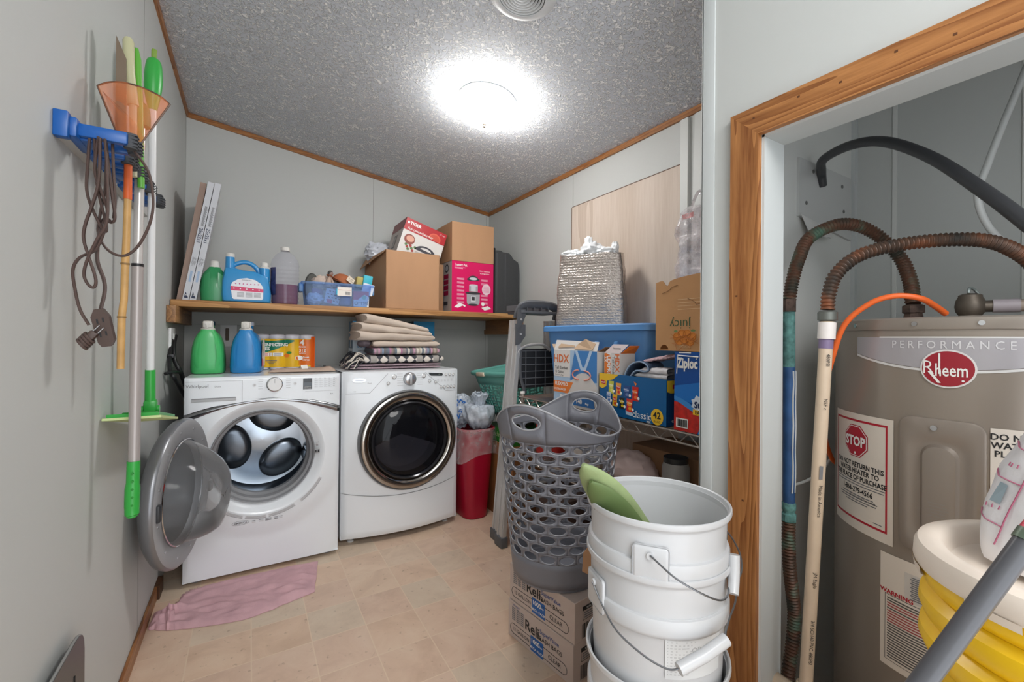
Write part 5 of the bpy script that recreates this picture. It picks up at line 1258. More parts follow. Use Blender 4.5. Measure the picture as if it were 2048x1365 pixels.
# tall brown carton, green box and basket
b = MB(); b.box(1.437, 1.80, 2.36, 2.86, 0, .490, M('carton_orange_brown', 'A06A3C', .7, bump=.1, bscale=30, var=.06, vscale=6), .002)
b.build('cardboard_box', label='tall orange-brown carton standing on the floor behind the red bin', cat='cardboard box')
t = thing('green_box', 'green printed box lying on the tall brown carton under the basket', 'box', (1.60, 2.60, .491)); b = MB(); b.box(1.445, 1.74, 2.40, 2.78, .491, .585, M('green_box', '3A9A3C', .45), faces={'t': M('green_box_dark', '2B6E2E', .5)})
b.build('carton', t); b = MB(FRM((1.4445, 2.60, .538), (0, -1, 0), (0, 0, 1))); b.text('Greenchneaz', .045, .0, .004, M('green_pale_print', 'CFE8B0', .5), bold=.01); b.rect(-.18, .18, -.046, -.036, M('green_box_dark')); b.build('lettering', t)
b = MB(); b.lathe([(.001, 0), (.12, 0), (.14, .03), (.145, .09), (.139, .09), (.12, .03), (.001, .01)], M('dark_pan', '4A3F38', .5), 40, xy=(1.62, 2.62), L=T(0, 0, .586)); b.build('baking_pan', label='dark round pan on the green box under the teal basket', cat='pan')
teal = M('teal_plastic', '6CB3A7', .4)
t = thing('laundry_basket', 'teal plastic laundry basket with slotted sides behind the step ladder', 'basket', (1.62, 2.62, .68)); TB = T(1.615, 2.60, .678) @ RX(-3) @ RY(-8)
def cell(mb, mp, u0, u1, v0, v1, hw, hh, mt, n=20, p=2.0, thin=None):
    """panel cell with a rounded hole; mp(u, v) maps to the surface"""
    uc, vc = (u0 + u1) / 2, (v0 + v1) / 2; vs = []; 
    for i in range(n):
        a = 2 * PI * (i + .5) / n; c_, s_ = math.cos(a), math.sin(a); t_ = min((u1 - uc) / abs(c_), (v1 - vc) / abs(s_)) if abs(c_) > 1e-6 and abs(s_) > 1e-6 else 0
        ex, ey = hw * math.copysign(abs(c_) ** (2 / p), c_), hh * math.copysign(abs(s_) ** (2 / p), s_)
        # outer point along the direction of the hole point
        ax, ay = (c_ * (u1 - u0) / 2, s_ * (v1 - v0) / 2); k = 1 / max(abs(c_), abs(s_)); ox, oy = ax * k, ay * k
        vs.append(mp(uc + ex, vc + ey)); vs.append(mp(uc + ox, vc + oy))
    fs = [(2 * i, 2 * i + 1, 2 * ((i + 1) % n) + 1, 2 * ((i + 1) % n)) for i in range(n)]
    cs_ = [(u0, v0), (u1, v0), (u1, v1), (u0, v1)]
    for (qx, qy) in cs_:
        a = math.atan2((qy - vc) / (v1 - v0), (qx - uc) / (u1 - u0)) % (2 * PI); i = int((a / (2 * PI) * n - .5) % n); j = (i + 1) % n
        vs.append(mp(qx, qy)); fs.append((2 * i + 1, len(vs) - 1, 2 * j + 1))
    mb.add(vs, fs, mt, True)
def bk(s, z):  # s: 0..4 sides, z 0..1
    w, d = .13 + .055 * z, .20 + .07 * z; s = s % 4
    k = int(s); f = s - k; P_ = [(-w, -d), (w, -d), (w, d), (-w, d)]
    a, c = P_[k], P_[(k + 1) % 4]; x = a[0] + (c[0] - a[0]) * f; y = a[1] + (c[1] - a[1]) * f
    r = math.hypot(x / w, y / d); q = 1 if r < 1.18 else 1 - (r - 1.18) * .35
    return Vector((x * q, y * q, .30 * z))
b = MB(TB)
for sd in range(4):
    nc = 6 if sd % 2 else 5
    for i in range(nc):
        for j in range(5):
            u0, u1 = sd + .06 + .88 * i / nc, sd + .06 + .88 * (i + 1) / nc; v0, v1 = .08 + .66 * j / 5, .08 + .66 * (j + 1) / 5
            if (i + j) % 2 == 0:
                for h_ in range(2): cell(b, bk, u0 + (u1 - u0) * h_ / 2, u0 + (u1 - u0) * (h_ + 1) / 2, v0, v1, (u1 - u0) * .15, (v1 - v0) * .40, teal, 14, 4)
            else:
                for h_ in range(2): cell(b, bk, u0, u1, v0 + (v1 - v0) * h_ / 2, v0 + (v1 - v0) * (h_ + 1) / 2, (u1 - u0) * .38, (v1 - v0) * .14, teal, 14, 4)
    for (v0, v1) in ((0, .08), (.74, 1.0)): b.grid(lambda u, v, sd=sd, v0=v0, v1=v1: bk(sd + .06 + .88 * u, v0 + (v1 - v0) * v), 12, 2, teal)
    b.grid(lambda u, v, sd=sd: bk(sd - .06 + .12 * u, v), 4, 8, teal)
b.loft([[bk(q / 8, 0) for q in range(32)]], teal, cap0=True, cap1=False)
b.build('basket_body', t, solid=.003)
b = MB(TB); b.tube([bk(q / 8, 1) + Vector((bk(q / 8, 1).x * .06, bk(q / 8, 1).y * .05, 0)) for q in range(32)], .016, teal, 10, closed=True, flat=.75); b.build('rim', t)
b = MB(TB); p = bk(3.55, 1); b.box(-.205 - .012, -.205 + .014, .02, .13, .285, .312, M('grip_beige', 'DCC9B2', .5), .005); b.build('beige_grip', t)

# ------------------------------------------------------------------ folded step ladder
t = thing('step_ladder', 'folded aluminium step ladder with a black top and platform leaning by the rack end', 'ladder', (1.44, 2.2, 0))
dkg = M('ladder_dark', '5A5C60', .5, bump=.2, bscale=120)
def rail(x0, x1, y0, y1, name='rail'):
    b = MB(); b.loft([[(x0 + dx, y0 + dy_, .035) for dx, dy_ in ((-.012, -.035), (.012, -.035), (.012, .035), (-.012, .035))], [(x1 + dx, y1 + dy_, 1.30) for dx, dy_ in ((-.012, -.035), (.012, -.035), (.012, .035), (-.012, .035))]], alu, smooth=False)
    for o_ in (-.02, .02): b.loft([[(x0 + dx, y0 + o_ + dy_, .04) for dx, dy_ in ((-.016, -.008), (.016, -.008), (.016, .008), (-.016, .008))], [(x1 + dx, y1 + o_ + dy_, 1.30) for dx, dy_ in ((-.016, -.008), (.016, -.008), (.016, .008), (-.016, .008))]], alu, smooth=False)
    b.build(name, t)
rail(1.248, 1.348, 2.175, 2.175, 'front_rail'); rail(1.66, 1.62, 2.175, 2.175, 'front_rail')
rail(1.265, 1.358, 2.262, 2.232, 'rear_rail'); rail(1.645, 1.608, 2.262, 2.232, 'rear_rail')
for (x, y) in ((1.248, 2.175), (1.66, 2.175), (1.265, 2.262), (1.645, 2.262)):
    b = MB(); b.box(x - .022, x + .022, y - .042, y + .042, 0, .06, dkg, .006); b.build('foot', t)
b = MB(); pts = cr([(1.338, 2.17, 1.31), (1.343, 2.15, 1.358), (1.366, 2.135, 1.385), (1.455, 2.13, 1.392), (1.565, 2.135, 1.385), (1.612, 2.15, 1.355), (1.622, 2.17, 1.31)], 6)
b.tube(pts, .026, dkg, 10, flat=.62); b.box(1.34, 1.60, 2.12, 2.28, 1.335, 1.352, dkg, .004); 
for k in range(5): b.box(1.33 + k * .05, 1.336 + k * .05, 2.125, 2.275, 1.352, 1.385, dkg)
b.build('top_cap', t)
for (x, sg) in ((1.340, 1), (1.625, -1)):
    b = MB(); b.prism([(-.032, -.075), (.0, -.065), (.034, -.02), (.034, .045), (-.032, .05)], -.004, .004, dkg, L=T(x, 2.134, 1.225) @ RX(90)); b.cyl((x, 2.13, 1.215), (x, 2.124, 1.215), .006, alu, 10); b.build('bracket', t)
    b = MB(); b.prism([(-.032, -.09), (.0, -.065), (.026, -.01), (.030, .03), (-.026, .03)], -.005, .005, dkg, L=T(x + .006 * sg, 2.132, 1.36 - .03) @ RX(90)); b.cyl((x, 2.128, 1.30), (x, 2.122, 1.30), .006, alu, 10); b.build('corner_plate', t)
b = MB()
b.box(1.345, 1.60, 2.155, 2.175, .90, 1.13, M('platform_black', '24262A', .55), .004)
for k in range(6): b.box(1.35, 1.595, 2.148, 2.156, .915 + k * .040, .919 + k * .040, M('rib_grey', '6C6F74', .5))
for x in (1.39, 1.46, 1.53): b.box(x, x + .004, 2.150, 2.156, .90, 1.12, M('rib_grey'))
b.tube(cr([(1.325, 2.15, 1.09), (1.345, 2.145, 1.125), (1.40, 2.145, 1.150), (1.50, 2.145, 1.155), (1.565, 2.15, 1.12)], 5), .009, alu, 8)
b.build('platform', t)
b = MB(); b.tube(cr([(1.352, 2.146, 1.12), (1.342, 2.135, 1.02), (1.345, 2.13, .96), (1.365, 2.13, .90), (1.375, 2.13, .875)], 5), .010, dkg, 8, flat=.5); b.build('strap', t)
for (z, w_) in ((.30, 0), (.60, .015)):
    b = MB(); b.box(1.265 + w_, 1.65 - w_, 2.15, 2.23, z, z + .025, alu, .004); b.build('step', t)

# ------------------------------------------------------------------ wire shelf rack
wire = M('rack_wire', 'B9AFA6', .3, .9)
RX0, RX1, RY0, RY1 = 1.335, 1.79, .80, 2.125
t = thing('wire_rack', 'chrome wire shelving rack standing along the right wall', 'shelf rack', (1.56, 1.46, 0))
for (x, y) in ((RX0 + .012, RY0 + .012), (RX1 - .012, RY0 + .012), (RX0 + .012, RY1 - .012), (RX1 - .012, RY1 - .012)):
    b = MB(); b.cyl((x, y, .0), (x, y, .875), .0125, M('rack_post', 'A9A19A', .35, .8), 14); b.lathe([(.0125, .872), (.014, .876), (.013, .886), (.001, .888)], wprint, 12, xy=(x, y)); b.build('post', t)
for z in (.862, .545, .16):
    b = MB()
    for x in (RX0, RX1):
        b.cyl((x, RY0, z - .006), (x, RY1, z - .006), .0040, wire, 8); b.cyl((x, RY0, z - .044), (x, RY1, z - .044), .0040, wire, 8)
        zz = [(x, RY0 + (RY1 - RY0) * k / 60, z - .025 + .017 * math.sin(k * PI / 2)) for k in range(61)] ; b.tube(cr(zz, 3), .0022, wire, 6)
    for y in (RY0, RY1):
        b.cyl((RX0, y, z - .006), (RX1, y, z - .006), .0040, wire, 8); b.cyl((RX0, y, z - .044), (RX1, y, z - .044), .0040, wire, 8)
    n_ = int((RY1 - RY0) / .024)
    for k in range(n_ + 1): b.cyl((RX0, RY0 + k * .024, z - .0022), (RX1, RY0 + k * .024, z - .0022), .0021, wire, 5)
    for x in (1.45, 1.56, 1.67): b.cyl((x, RY0, z - .007), (x, RY1, z - .007), .003, wire, 6)
    b.build('wire_shelf', t)
SR = .8625
# blue tote
bt = M('tote_blue', '5B93CF', .38)
t = thing('storage_tote', 'large blue plastic tote with a flat lid on the wire rack', 'tote', (1.62, 1.66, SR)); b = MB(T(1.618, 1.665, SR)); rings = []
for (z, rx, ry) in ((0, .145, .325), (.006, .150, .330), (.20, .165, .350), (.365, .178, .372), (.367, .188, .382)): rings.append(sring(0, 0, z, rx, ry, 9, 64))
b.loft(rings, bt); 
for y in (-.22, -.09, .09, .22): b.box(-.186, -.17, y - .012, y + .012, .05, .33, bt, .006, L=RY(-3.5))
b.build('tote_body', t)
b = MB(T(1.618, 1.665, SR)); rings = []
for (z, rx, ry) in ((.366, .192, .388), (.368, .199, .398), (.392, .199, .398), (.398, .193, .392), (.398, .170, .36), (.390, .166, .355)): rings.append(sring(0, 0, z, rx, ry, 9, 64))
b.loft(rings, bt); b.build('lid', t)
# trash bag carton (large)
hx = M('carton_light_blue', 'A9C2DC', .45); hb = M('carton_mid_blue', '3F7FC0', .45); ho = M('bag_carton_orange', 'E87B2A', .45); hwt = M('carton_pale', 'DDD8D4', .45); tan = M('carton_tan', 'C7A98C', .7)
t = thing('bag_carton', 'large open white, blue and orange trash bag carton in front of the tote', 'carton', (1.38, 1.64, SR)); FX = FRM((1.335, 1.797, SR), (0, -1, 0), (0, 0, 1)); W3, H3 = .320, .272
b = MB(); b.box(1.3355, 1.437, 1.477, 1.797, SR, SR + H3, hwt, faces={'t': card_d})
b.M = FX
for k in range(16): b.rect(0, W3, H3 * k / 16, H3 * (k + 1) / 16, hx if k < 12 else M('carton_pale2', 'C7D4E2', .45)) if k < 10 else None
b.plate([(.13, .13), (W3, .13), (W3, H3), (.165, H3)], hb, z=.0012); b.plate([(.10, .10), (.19, .16), (W3, .10), (W3, 0), (.08, 0)], M('white_sack', 'D5CFCB', .5), z=.0014); b.plate([(.19, .16), (.215, .168), (.25, .168), (.275, .155), (W3, .115), (W3, .08), (.10, .08)], M('white_sack'), z=.0015)
b.rect(0, .13, .14, H3, hwt, z=.0013); b.plate([(.13, .14), (.165, H3), (.12, H3), (.12, .14)], hx, z=.0012)
for s_ in (-1, 1): b.tube([(.215 + s_ * .02 + s_ * .045 * math.sin(q * PI / 8) , .178 + .028 * math.sin(q * PI / 4) * 0 + .022 * math.cos(q * PI / 8) - .02, .002) for q in range(9)], .004, M('drawstring', 'D98C7A', .5), 5)
b.plate([(.165, H3), (.185, H3), (.222, .195), (.235, .195), (.270, H3), (.290, H3), (.245, .180), (.21, .180)], M('strap_pale', 'B6CDE6', .5), z=.0018)
b.text('HDX', .056, .058, .228, M('hdx_orange', 'D9703A', .5), bold=.02, z=.002); b.text('Tall Kitchen', .021, .062, .184, ink, z=.002, bold=.01); b.text('13 Gallon', .018, .046, .163, ink, z=.002); b.text('Drawstring Bags', .010, .045, .148, ink_soft, z=.002)
b.plate([(0, .118), (.155, .118), (.115, .062), (0, .062)], ho, z=.0022); b.text('FLEXPRO', .025, .064, .104, wprint, z=.003, bold=.02); b.text('2X STRONGER', .015, .052, .077, wprint, z=.003, bold=.02)
b.plate([(.055, .052), (.13, .05), (.13, .015), (.06, .015)], wprint, z=.002); b.text('FRESH', .019, .092, .042, M('hdx_orange'), z=.003, bold=.03); b.text('SCENT', .019, .092, .024, M('hdx_orange'), z=.003, bold=.03)
b.plate([(.16, .052), (.30, .052), (.31, .012), (.15, .012)], M('patch_blue', '2A6DB0', .4), z=.003); b.text('140', .030, .20, .032, wprint, z=.004, bold=.03); b.text('Bags', .014, .258, .028, wprint, z=.004, bold=.02)
b.build('carton', t)
b = MB(FX); b.add([(0, H3, 0), (W3, H3, 0), (W3 - .002, H3 + .042, -.014), (0.004, H3 + .050, -.014)], [(0, 1, 2, 3)], hwt)
b.add([(.16, H3 + .008, .002), (.29, H3 + .006, .002), (.30, H3 + .034, -.010), (.235, H3 + .056, -.006), (.175, H3 + .030, -.009)], [(0, 1, 2, 3, 4)], tan)
b.add([(.03, H3 + .012, .001), (.05, H3 + .032, -.006), (.16, H3 + .024, -.003), (.16, H3 + .018, -.001), (.05, H3 + .012, .001)], [(0, 1, 2, 3, 4)], tan); b.build('front_flap', t, solid=.0015)
b = MB(FX); b.add([(0, H3, 0), (0, H3, -.10), (-.035, H3 + .030, -.09), (-.038, H3 + .028, -.015)], [(0, 1, 2, 3)], tan); b.add([(W3, H3, -.01), (W3, H3, -.10), (W3 + .028, H3 + .018, -.09), (W3 + .03, H3 + .02, -.02)], [(0, 1, 2, 3)], card_d); b.build('side_flap', t, solid=.0015)
# snack carton (open) with the narrow carton and jeans inside
sb = M('snack_blue', '0F5C94', .35); sbd = M('snack_blue_dark', '12406C', .4); sy = M('snack_yellow', 'EDBE2C', .4)
t = thing('snack_carton', 'open blue snack carton with pictures of chip bags on the front of the rack', 'carton', (1.40, 1.28, SR)); SX0, SX1, SY0, SY1, SH_ = 1.336, 1.446, 1.095, 1.462, .178
b = MB(); z0 = SR
b.box(SX0, SX0 + .002, SY0, SY1, z0, z0 + SH_, sb); b.box(SX1 - .002, SX1, SY0, SY1, z0, z0 + SH_ + .006, sbd); b.box(SX0, SX1, SY0, SY0 + .002, z0, z0 + SH_, sbd); b.box(SX0, SX1, SY1 - .002, SY1, z0, z0 + SH_, sbd); b.box(SX0, SX1, SY0, SY1, z0, z0 + .002, card)
b.M = FRM((SX0, SY1, z0), (0, -1, 0), (0, 0, 1)); W4 = SY1 - SY0
b.plate([(0, SH_), (.12, SH_), (.085, SH_ - .022), (.05, SH_ - .030), (.045, SH_ - .055), (.02, SH_ - .066), (0, SH_ - .060)], sy); b.plate([(.012, .150), (.040, .146), (.040, .130), (.012, .134)], M('logo_red', 'C8202C', .4), z=.0014); b.text('snack', .011, .026, .140, wprint, z=.002, bold=.02)
bags = [(.075, .122, .028, .052, 'C9C84A', 'E4E27A'), (.118, .118, .028, .050, 'E3A24A', 'D8342A'), (.165, .112, .032, .048, '2C4C86', '6A7FB0'), (.212, .108, .030, .056, 'C8241E', 'E86A2A'), (.062, .078, .024, .044, 'C9CEDC', '4A78B8'), (.098, .068, .026, .048, 'E9B42A', 'D8432A'), (.140, .062, .026, .044, '2A2622', 'E0C020'), (.182, .058, .030, .052, 'D8342A', 'F0A030')]
for i, (x, y, w_, h_, c1, c2) in enumerate(bags):
    m1, m2 = M('bag_print_a%d' % i, c1, .35), M('bag_print_b%d' % i, c2, .35)
    b.plate([(x - w_ * .55, y - h_ * .5), (x + w_ * .6, y - h_ * .52), (x + w_ * .5, y), (x + w_ * .6, y + h_ * .5), (x - w_ * .52, y + h_ * .52), (x - w_ * .48, y)], m1, z=.0014 + .0002 * i)
    b.disc(x, y + h_ * .12, w_ * .42, h_ * .17, m2, z=.0017 + .0002 * i, n=16); b.disc(x + .003, y - h_ * .25, w_ * .3, h_ * .13, m2, z=.0017 + .0002 * i, n=12); b.disc(x + w_ * .62, y - h_ * .30, .0062, .0062, wprint, z=.0034, n=12)
for (s_, x, y) in (('Funyuns', .076, .132), ('Fritos', .119, .128), ('Doritos', .165, .120), ('Doritos', .212, .116), ('Ruffles', .062, .086), ("Lay's", .098, .074), ('Popcorn', .140, .070), ('Cheetos', .182, .068)): b.text(s_, .0085, x, y, wprint, z=.004, bold=.02, rot=-.08)
b.plate([(.205, .158), (.222, .150), (.214, .140)], ho, z=.003)
b.plate([(.160, .036), (.196, .034), (.194, .016), (.162, .018)], M('mini_bag', 'BFD4E6', .4), z=.0014); b.text('classic', .040, .246, .026, wprint, z=.002); b.text('MIX', .012, .282, .006, wprint, z=.002, bold=.02)
b.disc(.322, .032, .0295, .0310, sy, z=.0014, n=32); b.text('42', .036, .322, .037, ink, z=.002, bold=.02); b.text('BAGS', .013, .322, .014, ink, z=.002)
b.M = FRM((SX0, SY0, z0), (1, 0, 0), (0, 0, 1)); b.plate([(0, SH_ - .004), (.09, SH_ - .004), (.09, SH_ - .052), (.02, SH_ - .052), (0, SH_ - .046)], sy); b.rect(.030, .07, SH_ - .036, SH_ - .020, M('logo_red'), z=.0014); b.text('42 BAGS', .014, .05, .02, wprint, rot=0)
b.build('carton', t)
b = MB(); b.add([(SX1, SY0 + .02, z0 + SH_ + .004), (SX1, SY1, z0 + SH_ + .004), (SX1 + .004, SY1 - .01, z0 + SH_ + .045), (SX1 + .004, SY0 + .14, z0 + SH_ + .045)], [(0, 1, 2, 3)], sbd)
b.add([(SX1 - .003, SY1 - .10, z0 + SH_ + .004), (SX1 - .003, SY1, z0 + SH_ + .004), (SX1 + .001, SY1 - .02, z0 + SH_ + .022), (SX1 + .001, SY1 - .09, z0 + SH_ + .024)], [(0, 1, 2, 3)], sy); b.build('back_flap', t, solid=.0012)
t = thing('bag_carton', 'narrow open white and orange carton standing inside the snack carton', 'carton', (1.40, 1.42, z0 + .003)); b = MB(); b.box(1.350, 1.440, 1.352, 1.447, z0 + .003, z0 + .268, hwt, faces={'t': card_d})
b.M = FRM((1.350, 1.447, z0), (0, -1, 0), (0, 0, 1)); b.rect(.002, .040, .003, .266, ho); b.text('FLEXPRO', .026, .030, .215, wprint, rot=-PI / 2, z=.002, bold=.03); b.text('2X', .022, .011, .24, wprint, rot=-PI / 2, z=.002, bold=.02); b.text('Tall Kitchen', .020, .058, .205, ink, rot=-PI / 2, z=.002); b.text('HDX', .036, .080, .226, M('hdx_orange'), rot=-PI / 2, z=.002, bold=.02)
b.build('carton', t)
b = MB(FRM((1.350, 1.447, z0), (0, -1, 0), (0, 0, 1))); b.add([(0, .267, 0), (.095, .267, 0), (.112, .305, -.035), (.020, .305, -.035)], [(0, 1, 2, 3)], M('flap_mauve_grey', 'B7A7A6', .5)); b.text('Drawstring', .010, .062, .288, ink_soft, z=-.015); b.add([(.095, .267, -.005), (.095, .267, -.09), (.125, .300, -.085), (.118, .300, -.035)], [(0, 1, 2, 3)], ho); b.build('top_flap', t, solid=.0012)
den = M('denim', '3E5068', .9, bump=.5, bscale=400, var=.12, vscale=50); den2 = M('denim_hem', '8FA3BC', .9)
t = thing('jeans', 'blue denim folded over the edge inside the snack carton', 'jeans', (1.38, 1.25, z0 + .1))
def sheet(mb, path, x0, x1, th, mt, jit=.003, seed=0):
    n_ = len(path); mb.grid(lambda u, v: Vector((x0 + (x1 - x0) * v + jit * nz((u * 9, v * 4, seed)), path[min(n_ - 1, int(u * (n_ - 1) + .5))].y + jit * nz((u * 14, v * 5, seed + 3)), path[min(n_ - 1, int(u * (n_ - 1) + .5))].z)), n_ - 1, 8, mt)
pth = cr([(0, 1.335, z0 + .13), (0, 1.315, z0 + .19), (0, 1.285, z0 + .225), (0, 1.24, z0 + .238), (0, 1.205, z0 + .228), (0, 1.195, z0 + .208), (0, 1.215, z0 + .200), (0, 1.26, z0 + .200), (0, 1.29, z0 + .17), (0, 1.30, z0 + .12)], 6)
b = MB(); sheet(b, pth, 1.350, 1.436, .004, den); b.build('folded_leg', t, solid=.008)
b = MB(); b.tube([Vector((1.347, p.y, p.z)) for p in pth], .0032, den2, 6); b.build('hem', t)
pth2 = cr([(0, 1.27, z0 + .234), (0, 1.20, z0 + .243), (0, 1.12, z0 + .255), (0, 1.07, z0 + .262)], 5)
b = MB(); b.grid(lambda u, v: Vector((1.362 + .075 * v, 1.24 - .16 * u, z0 + .236 + .030 * u + .010 * math.sin(PI * v) + .003 * nz((u * 9, v * 9, 1)))), 14, 8, M('red_white_print', 'C9A8AE', .9, var=.5, vscale=120, bump=.4, bscale=300)); b.build('knit_cloth', label='red and white speckled cloth lying over the denim', cat='cloth', solid=.006)
b = MB()
for (zc, y0_, y1_, s_) in ((.182, 1.11, 1.275, 1), (.205, 1.11, 1.245, 2)):
    b.grid(lambda u, v, zc=zc, y0_=y0_, y1_=y1_, s_=s_: Vector((1.392 + .040 * math.copysign(abs(math.cos(2 * PI * v)) ** .6, math.cos(2 * PI * v)), y1_ + (y0_ - y1_) * u, z0 + zc + (.013 * math.copysign(abs(math.sin(2 * PI * v)) ** .7, math.sin(2 * PI * v))) * min(1, u * 8 + .1) + .003 * nz((u * 8, v * 3, s_)))), 24, 20, M('sock_white', 'D8D4D6', .95, bump=.5, bscale=260))
b.build('socks', label='white and grey folded knit cloth lying in the snack carton under the denim', cat='cloth')
b = MB(); b.box(1.352, 1.434, 1.11, 1.335, z0 + .004, z0 + .165, M('navy_cloth', '2B3140', .95), .02, 3); b.build('navy_cloth', label='dark navy cloth filling the bottom of the snack carton', cat='cloth')
# storage bag carton
zb = M('zip_blue', '0D4E9E', .3); zr_ = M('zip_red', 'C0281F', .4, var=.35, vscale=50); zlb = M('zip_light', '3F8FD8', .3)
t = thing('zip_bag_carton', 'tall blue carton of storage bags at the near end of the rack', 'carton', (1.40, .96, SR)); b = MB(); b.box(1.336, 1.47, .855, 1.062, z0, z0 + .285, zb)
b.M = FRM((1.336, 1.062, z0), (0, -1, 0), (0, 0, 1))
b.plate([(0, .16), (.207, .20), (.207, .12), (0, .10)], M('zip_mid', '1F74C8', .3)); 
b.text('Ziploc', .050, .054, .243, wprint, bold=.04, z=.002, sx=.66); b.tube([(.010, .205, .001), (.014, .272, .001), (.100, .268, .001), (.090, .260, .001)], .0022, wprint, 5)
b.plate([(0, .105), (.04, .098), (.10, .075), (.118, .055), (.112, .028), (.095, .0), (0, .0)], zr_, z=.0014); b.plate([(0, .125), (.03, .118), (.09, .092), (.120, .075), (.11, .06), (0, .112)], zlb, z=.0018)
b.plate([(.115, .06), (.15, .055), (.14, .0), (.10, .0)], zlb, z=.0016)
b.plate([(.105 + .035 * math.cos(a * PI / 8) * (1 if a % 2 else .78), .105 + .032 * math.sin(a * PI / 8) * (1 if a % 2 else .78)) for a in range(16)], M('burst_white', 'DDE6F0', .4), z=.0020)
b.text('Stay', .030, .110, .100, M('zip_navy', '0B2A5A', .4), bold=.04, z=.003); b.plate([(.080, .085), (.165, .080), (.165, .063), (.080, .066)], sy, z=.003); b.text('EASY', .017, .108, .075, ink, bold=.02, z=.004)
b.rect(.010, .060, .012, .046, wprint, z=.003)
for k in range(12): b.rect(.016 + k * .0034, .0178 + k * .0034 + .0008 * (k % 3), .016, .042, ink, z=.004)
b.rect(.02, .07, .280, .284, wprint, z=.002)
b.build('carton', t)
# upside-down produce carton on top
jc = M('juice_carton', 'C08F60', .7, bump=.15, bscale=35, var=.06, vscale=8)
t = thing('produce_carton', 'worn brown carton printed upside down with orange fruit, resting on the blue carton', 'carton', (1.5, .97, 1.149)); JX, JY1, JZ = 1.336, 1.150, 1.1495; JH = .262
jf = cr([(0, JH - .004, 0), (.03, JH, 0), (.045, JH - .018, 0), (.055, JH - .020, 0), (.065, JH - .004, 0), (.10, JH + .004, 0), (.16, JH + .010, 0), (.22, JH + .012, 0), (.35, JH + .01, 0)], 3)
b = MB(FRM((JX, JY1, JZ), (0, -1, 0), (0, 0, 1))); W5 = .35
hole = [(.040 + .020 * math.cos(a * PI / 10), .0 + .022 * math.sin(a * PI / 10)) for a in range(10, -1, -1)]
poly = [(0, 0)] + hole + [(W5, 0)] + [(p.x, p.y) for p in reversed(jf)]
b.prism(poly, -.004, 0, jc)
b.text('juicy', .050, .110, .098, M('juice_green', '3E5A3C', .6), rot=PI, z=.001, bold=-.004)
fo = M('fruit_orange', 'D98532', .6); fod = M('fruit_orange_dark', 'B96A22', .6)
for (x, y) in ((.098, .052), (.118, .062), (.140, .062), (.160, .052), (.108, .036), (.130, .042), (.152, .034)): b.disc(x, y, .018, .016, fo, z=.0008 + .0001 * x * 10, n=18); b.tube([(x + .016 * math.cos(q * PI / 9), y + .014 * math.sin(q * PI / 9), .0016) for q in range(18)], .0007, fod, 4, closed=True)
for k in range(14): b.tube([(.128 + .03 * math.cos(k), .03 + .03 * math.sin(k * 1.7), .0018), (.128 + .06 * math.cos(k * 1.3), .045 + .02 * math.sin(k * 2.1), .0018)], .0007, fod, 4)
b.disc(.092, .072, .008, .004, M('leaf_dull', '6E8A52', .6), n=10); b.disc(.165, .074, .010, .004, M('leaf_dull'), n=10)
b.text('oranges', .014, .132, .016, M('print_tan', 'E0BC92', .6), rot=PI, z=.002)
for k in range(4): b.rect(.10, .20, .150 + k * .012, .152 + k * .012, M('print_tan'), z=.001)
b.box(0, .004, 0, JH - .01, -.25, -.004, jc); b.box(W5 - .004, W5, 0, JH, -.25, -.004, jc); b.box(0, W5, 0, JH, -.254, -.25, jc); b.box(0, W5, .0, .004, -.25, -.004, jc)
b.build('carton', t)
b = MB(FRM((JX, JY1, JZ), (0, -1, 0), (0, 0, 1))); b.tube(cr([(.03, .215, .001), (.06, .224, .001), (.075, .235, .001), (.10, .24, .001)], 4), .0008, M('tear_brown', '7A5534', .8), 4); b.tube(cr([(.14, .19, .001), (.17, .175, .001), (.18, .165, .001), (.22, .18, .001)], 4), .0008, M('tear_brown'), 4); b.build('torn_creases', t)
# foil insulated bag on the tote
def foil():
    mt, nt, bb = new_mat('foil_bubble'); L = nt.links.new; N = nt.nodes.new
    tc = N('ShaderNodeTexCoord'); vo = N('ShaderNodeTexVoronoi'); vo.inputs['Scale'].default_value = 95
    mp = N('ShaderNodeMapping'); mp.inputs['Scale'].default_value = (1, 1, 1.5); L(tc.outputs['Object'], mp.inputs[0]); L(mp.outputs[0], vo.inputs['Vector'])
    n = N('ShaderNodeTexNoise'); n.inputs['Scale'].default_value = 16; n.inputs['Detail'].default_value = 4; L(tc.outputs['Object'], n.inputs['Vector'])
    sp = N('ShaderNodeSeparateXYZ'); L(tc.outputs['Object'], sp.inputs[0]); w_ = N('ShaderNodeMath'); w_.operation = 'MULTIPLY'; w_.inputs[1].default_value = 420; L(sp.outputs[2], w_.inputs[0]); sn = N('ShaderNodeMath'); sn.operation = 'SINE'; L(w_.outputs[0], sn.inputs[0])
    a = N('ShaderNodeMath'); a.operation = 'MULTIPLY'; a.inputs[1].default_value = .22; L(sn.outputs[0], a.inputs[0]); s1 = N('ShaderNodeMath'); s1.operation = 'ADD'; L(a.outputs[0], s1.inputs[0]); L(n.outputs['Fac'], s1.inputs[1]); s2 = N('ShaderNodeMath'); s2.operation = 'SUBTRACT'; L(s1.outputs[0], s2.inputs[0]); L(vo.outputs['Distance'], s2.inputs[1])
    bp = N('ShaderNodeBump'); bp.inputs['Strength'].default_value = .7; bp.inputs['Distance'].default_value = .003; L(s2.outputs[0], bp.inputs['Height']); L(bp.outputs[0], bb.inputs['Normal'])
    bb.inputs['Base Color'].default_value = rgb('C2B8B1'); bb.inputs['Metallic'].default_value = .85; bb.inputs['Roughness'].default_value = .34
    return mt
fm = foil()
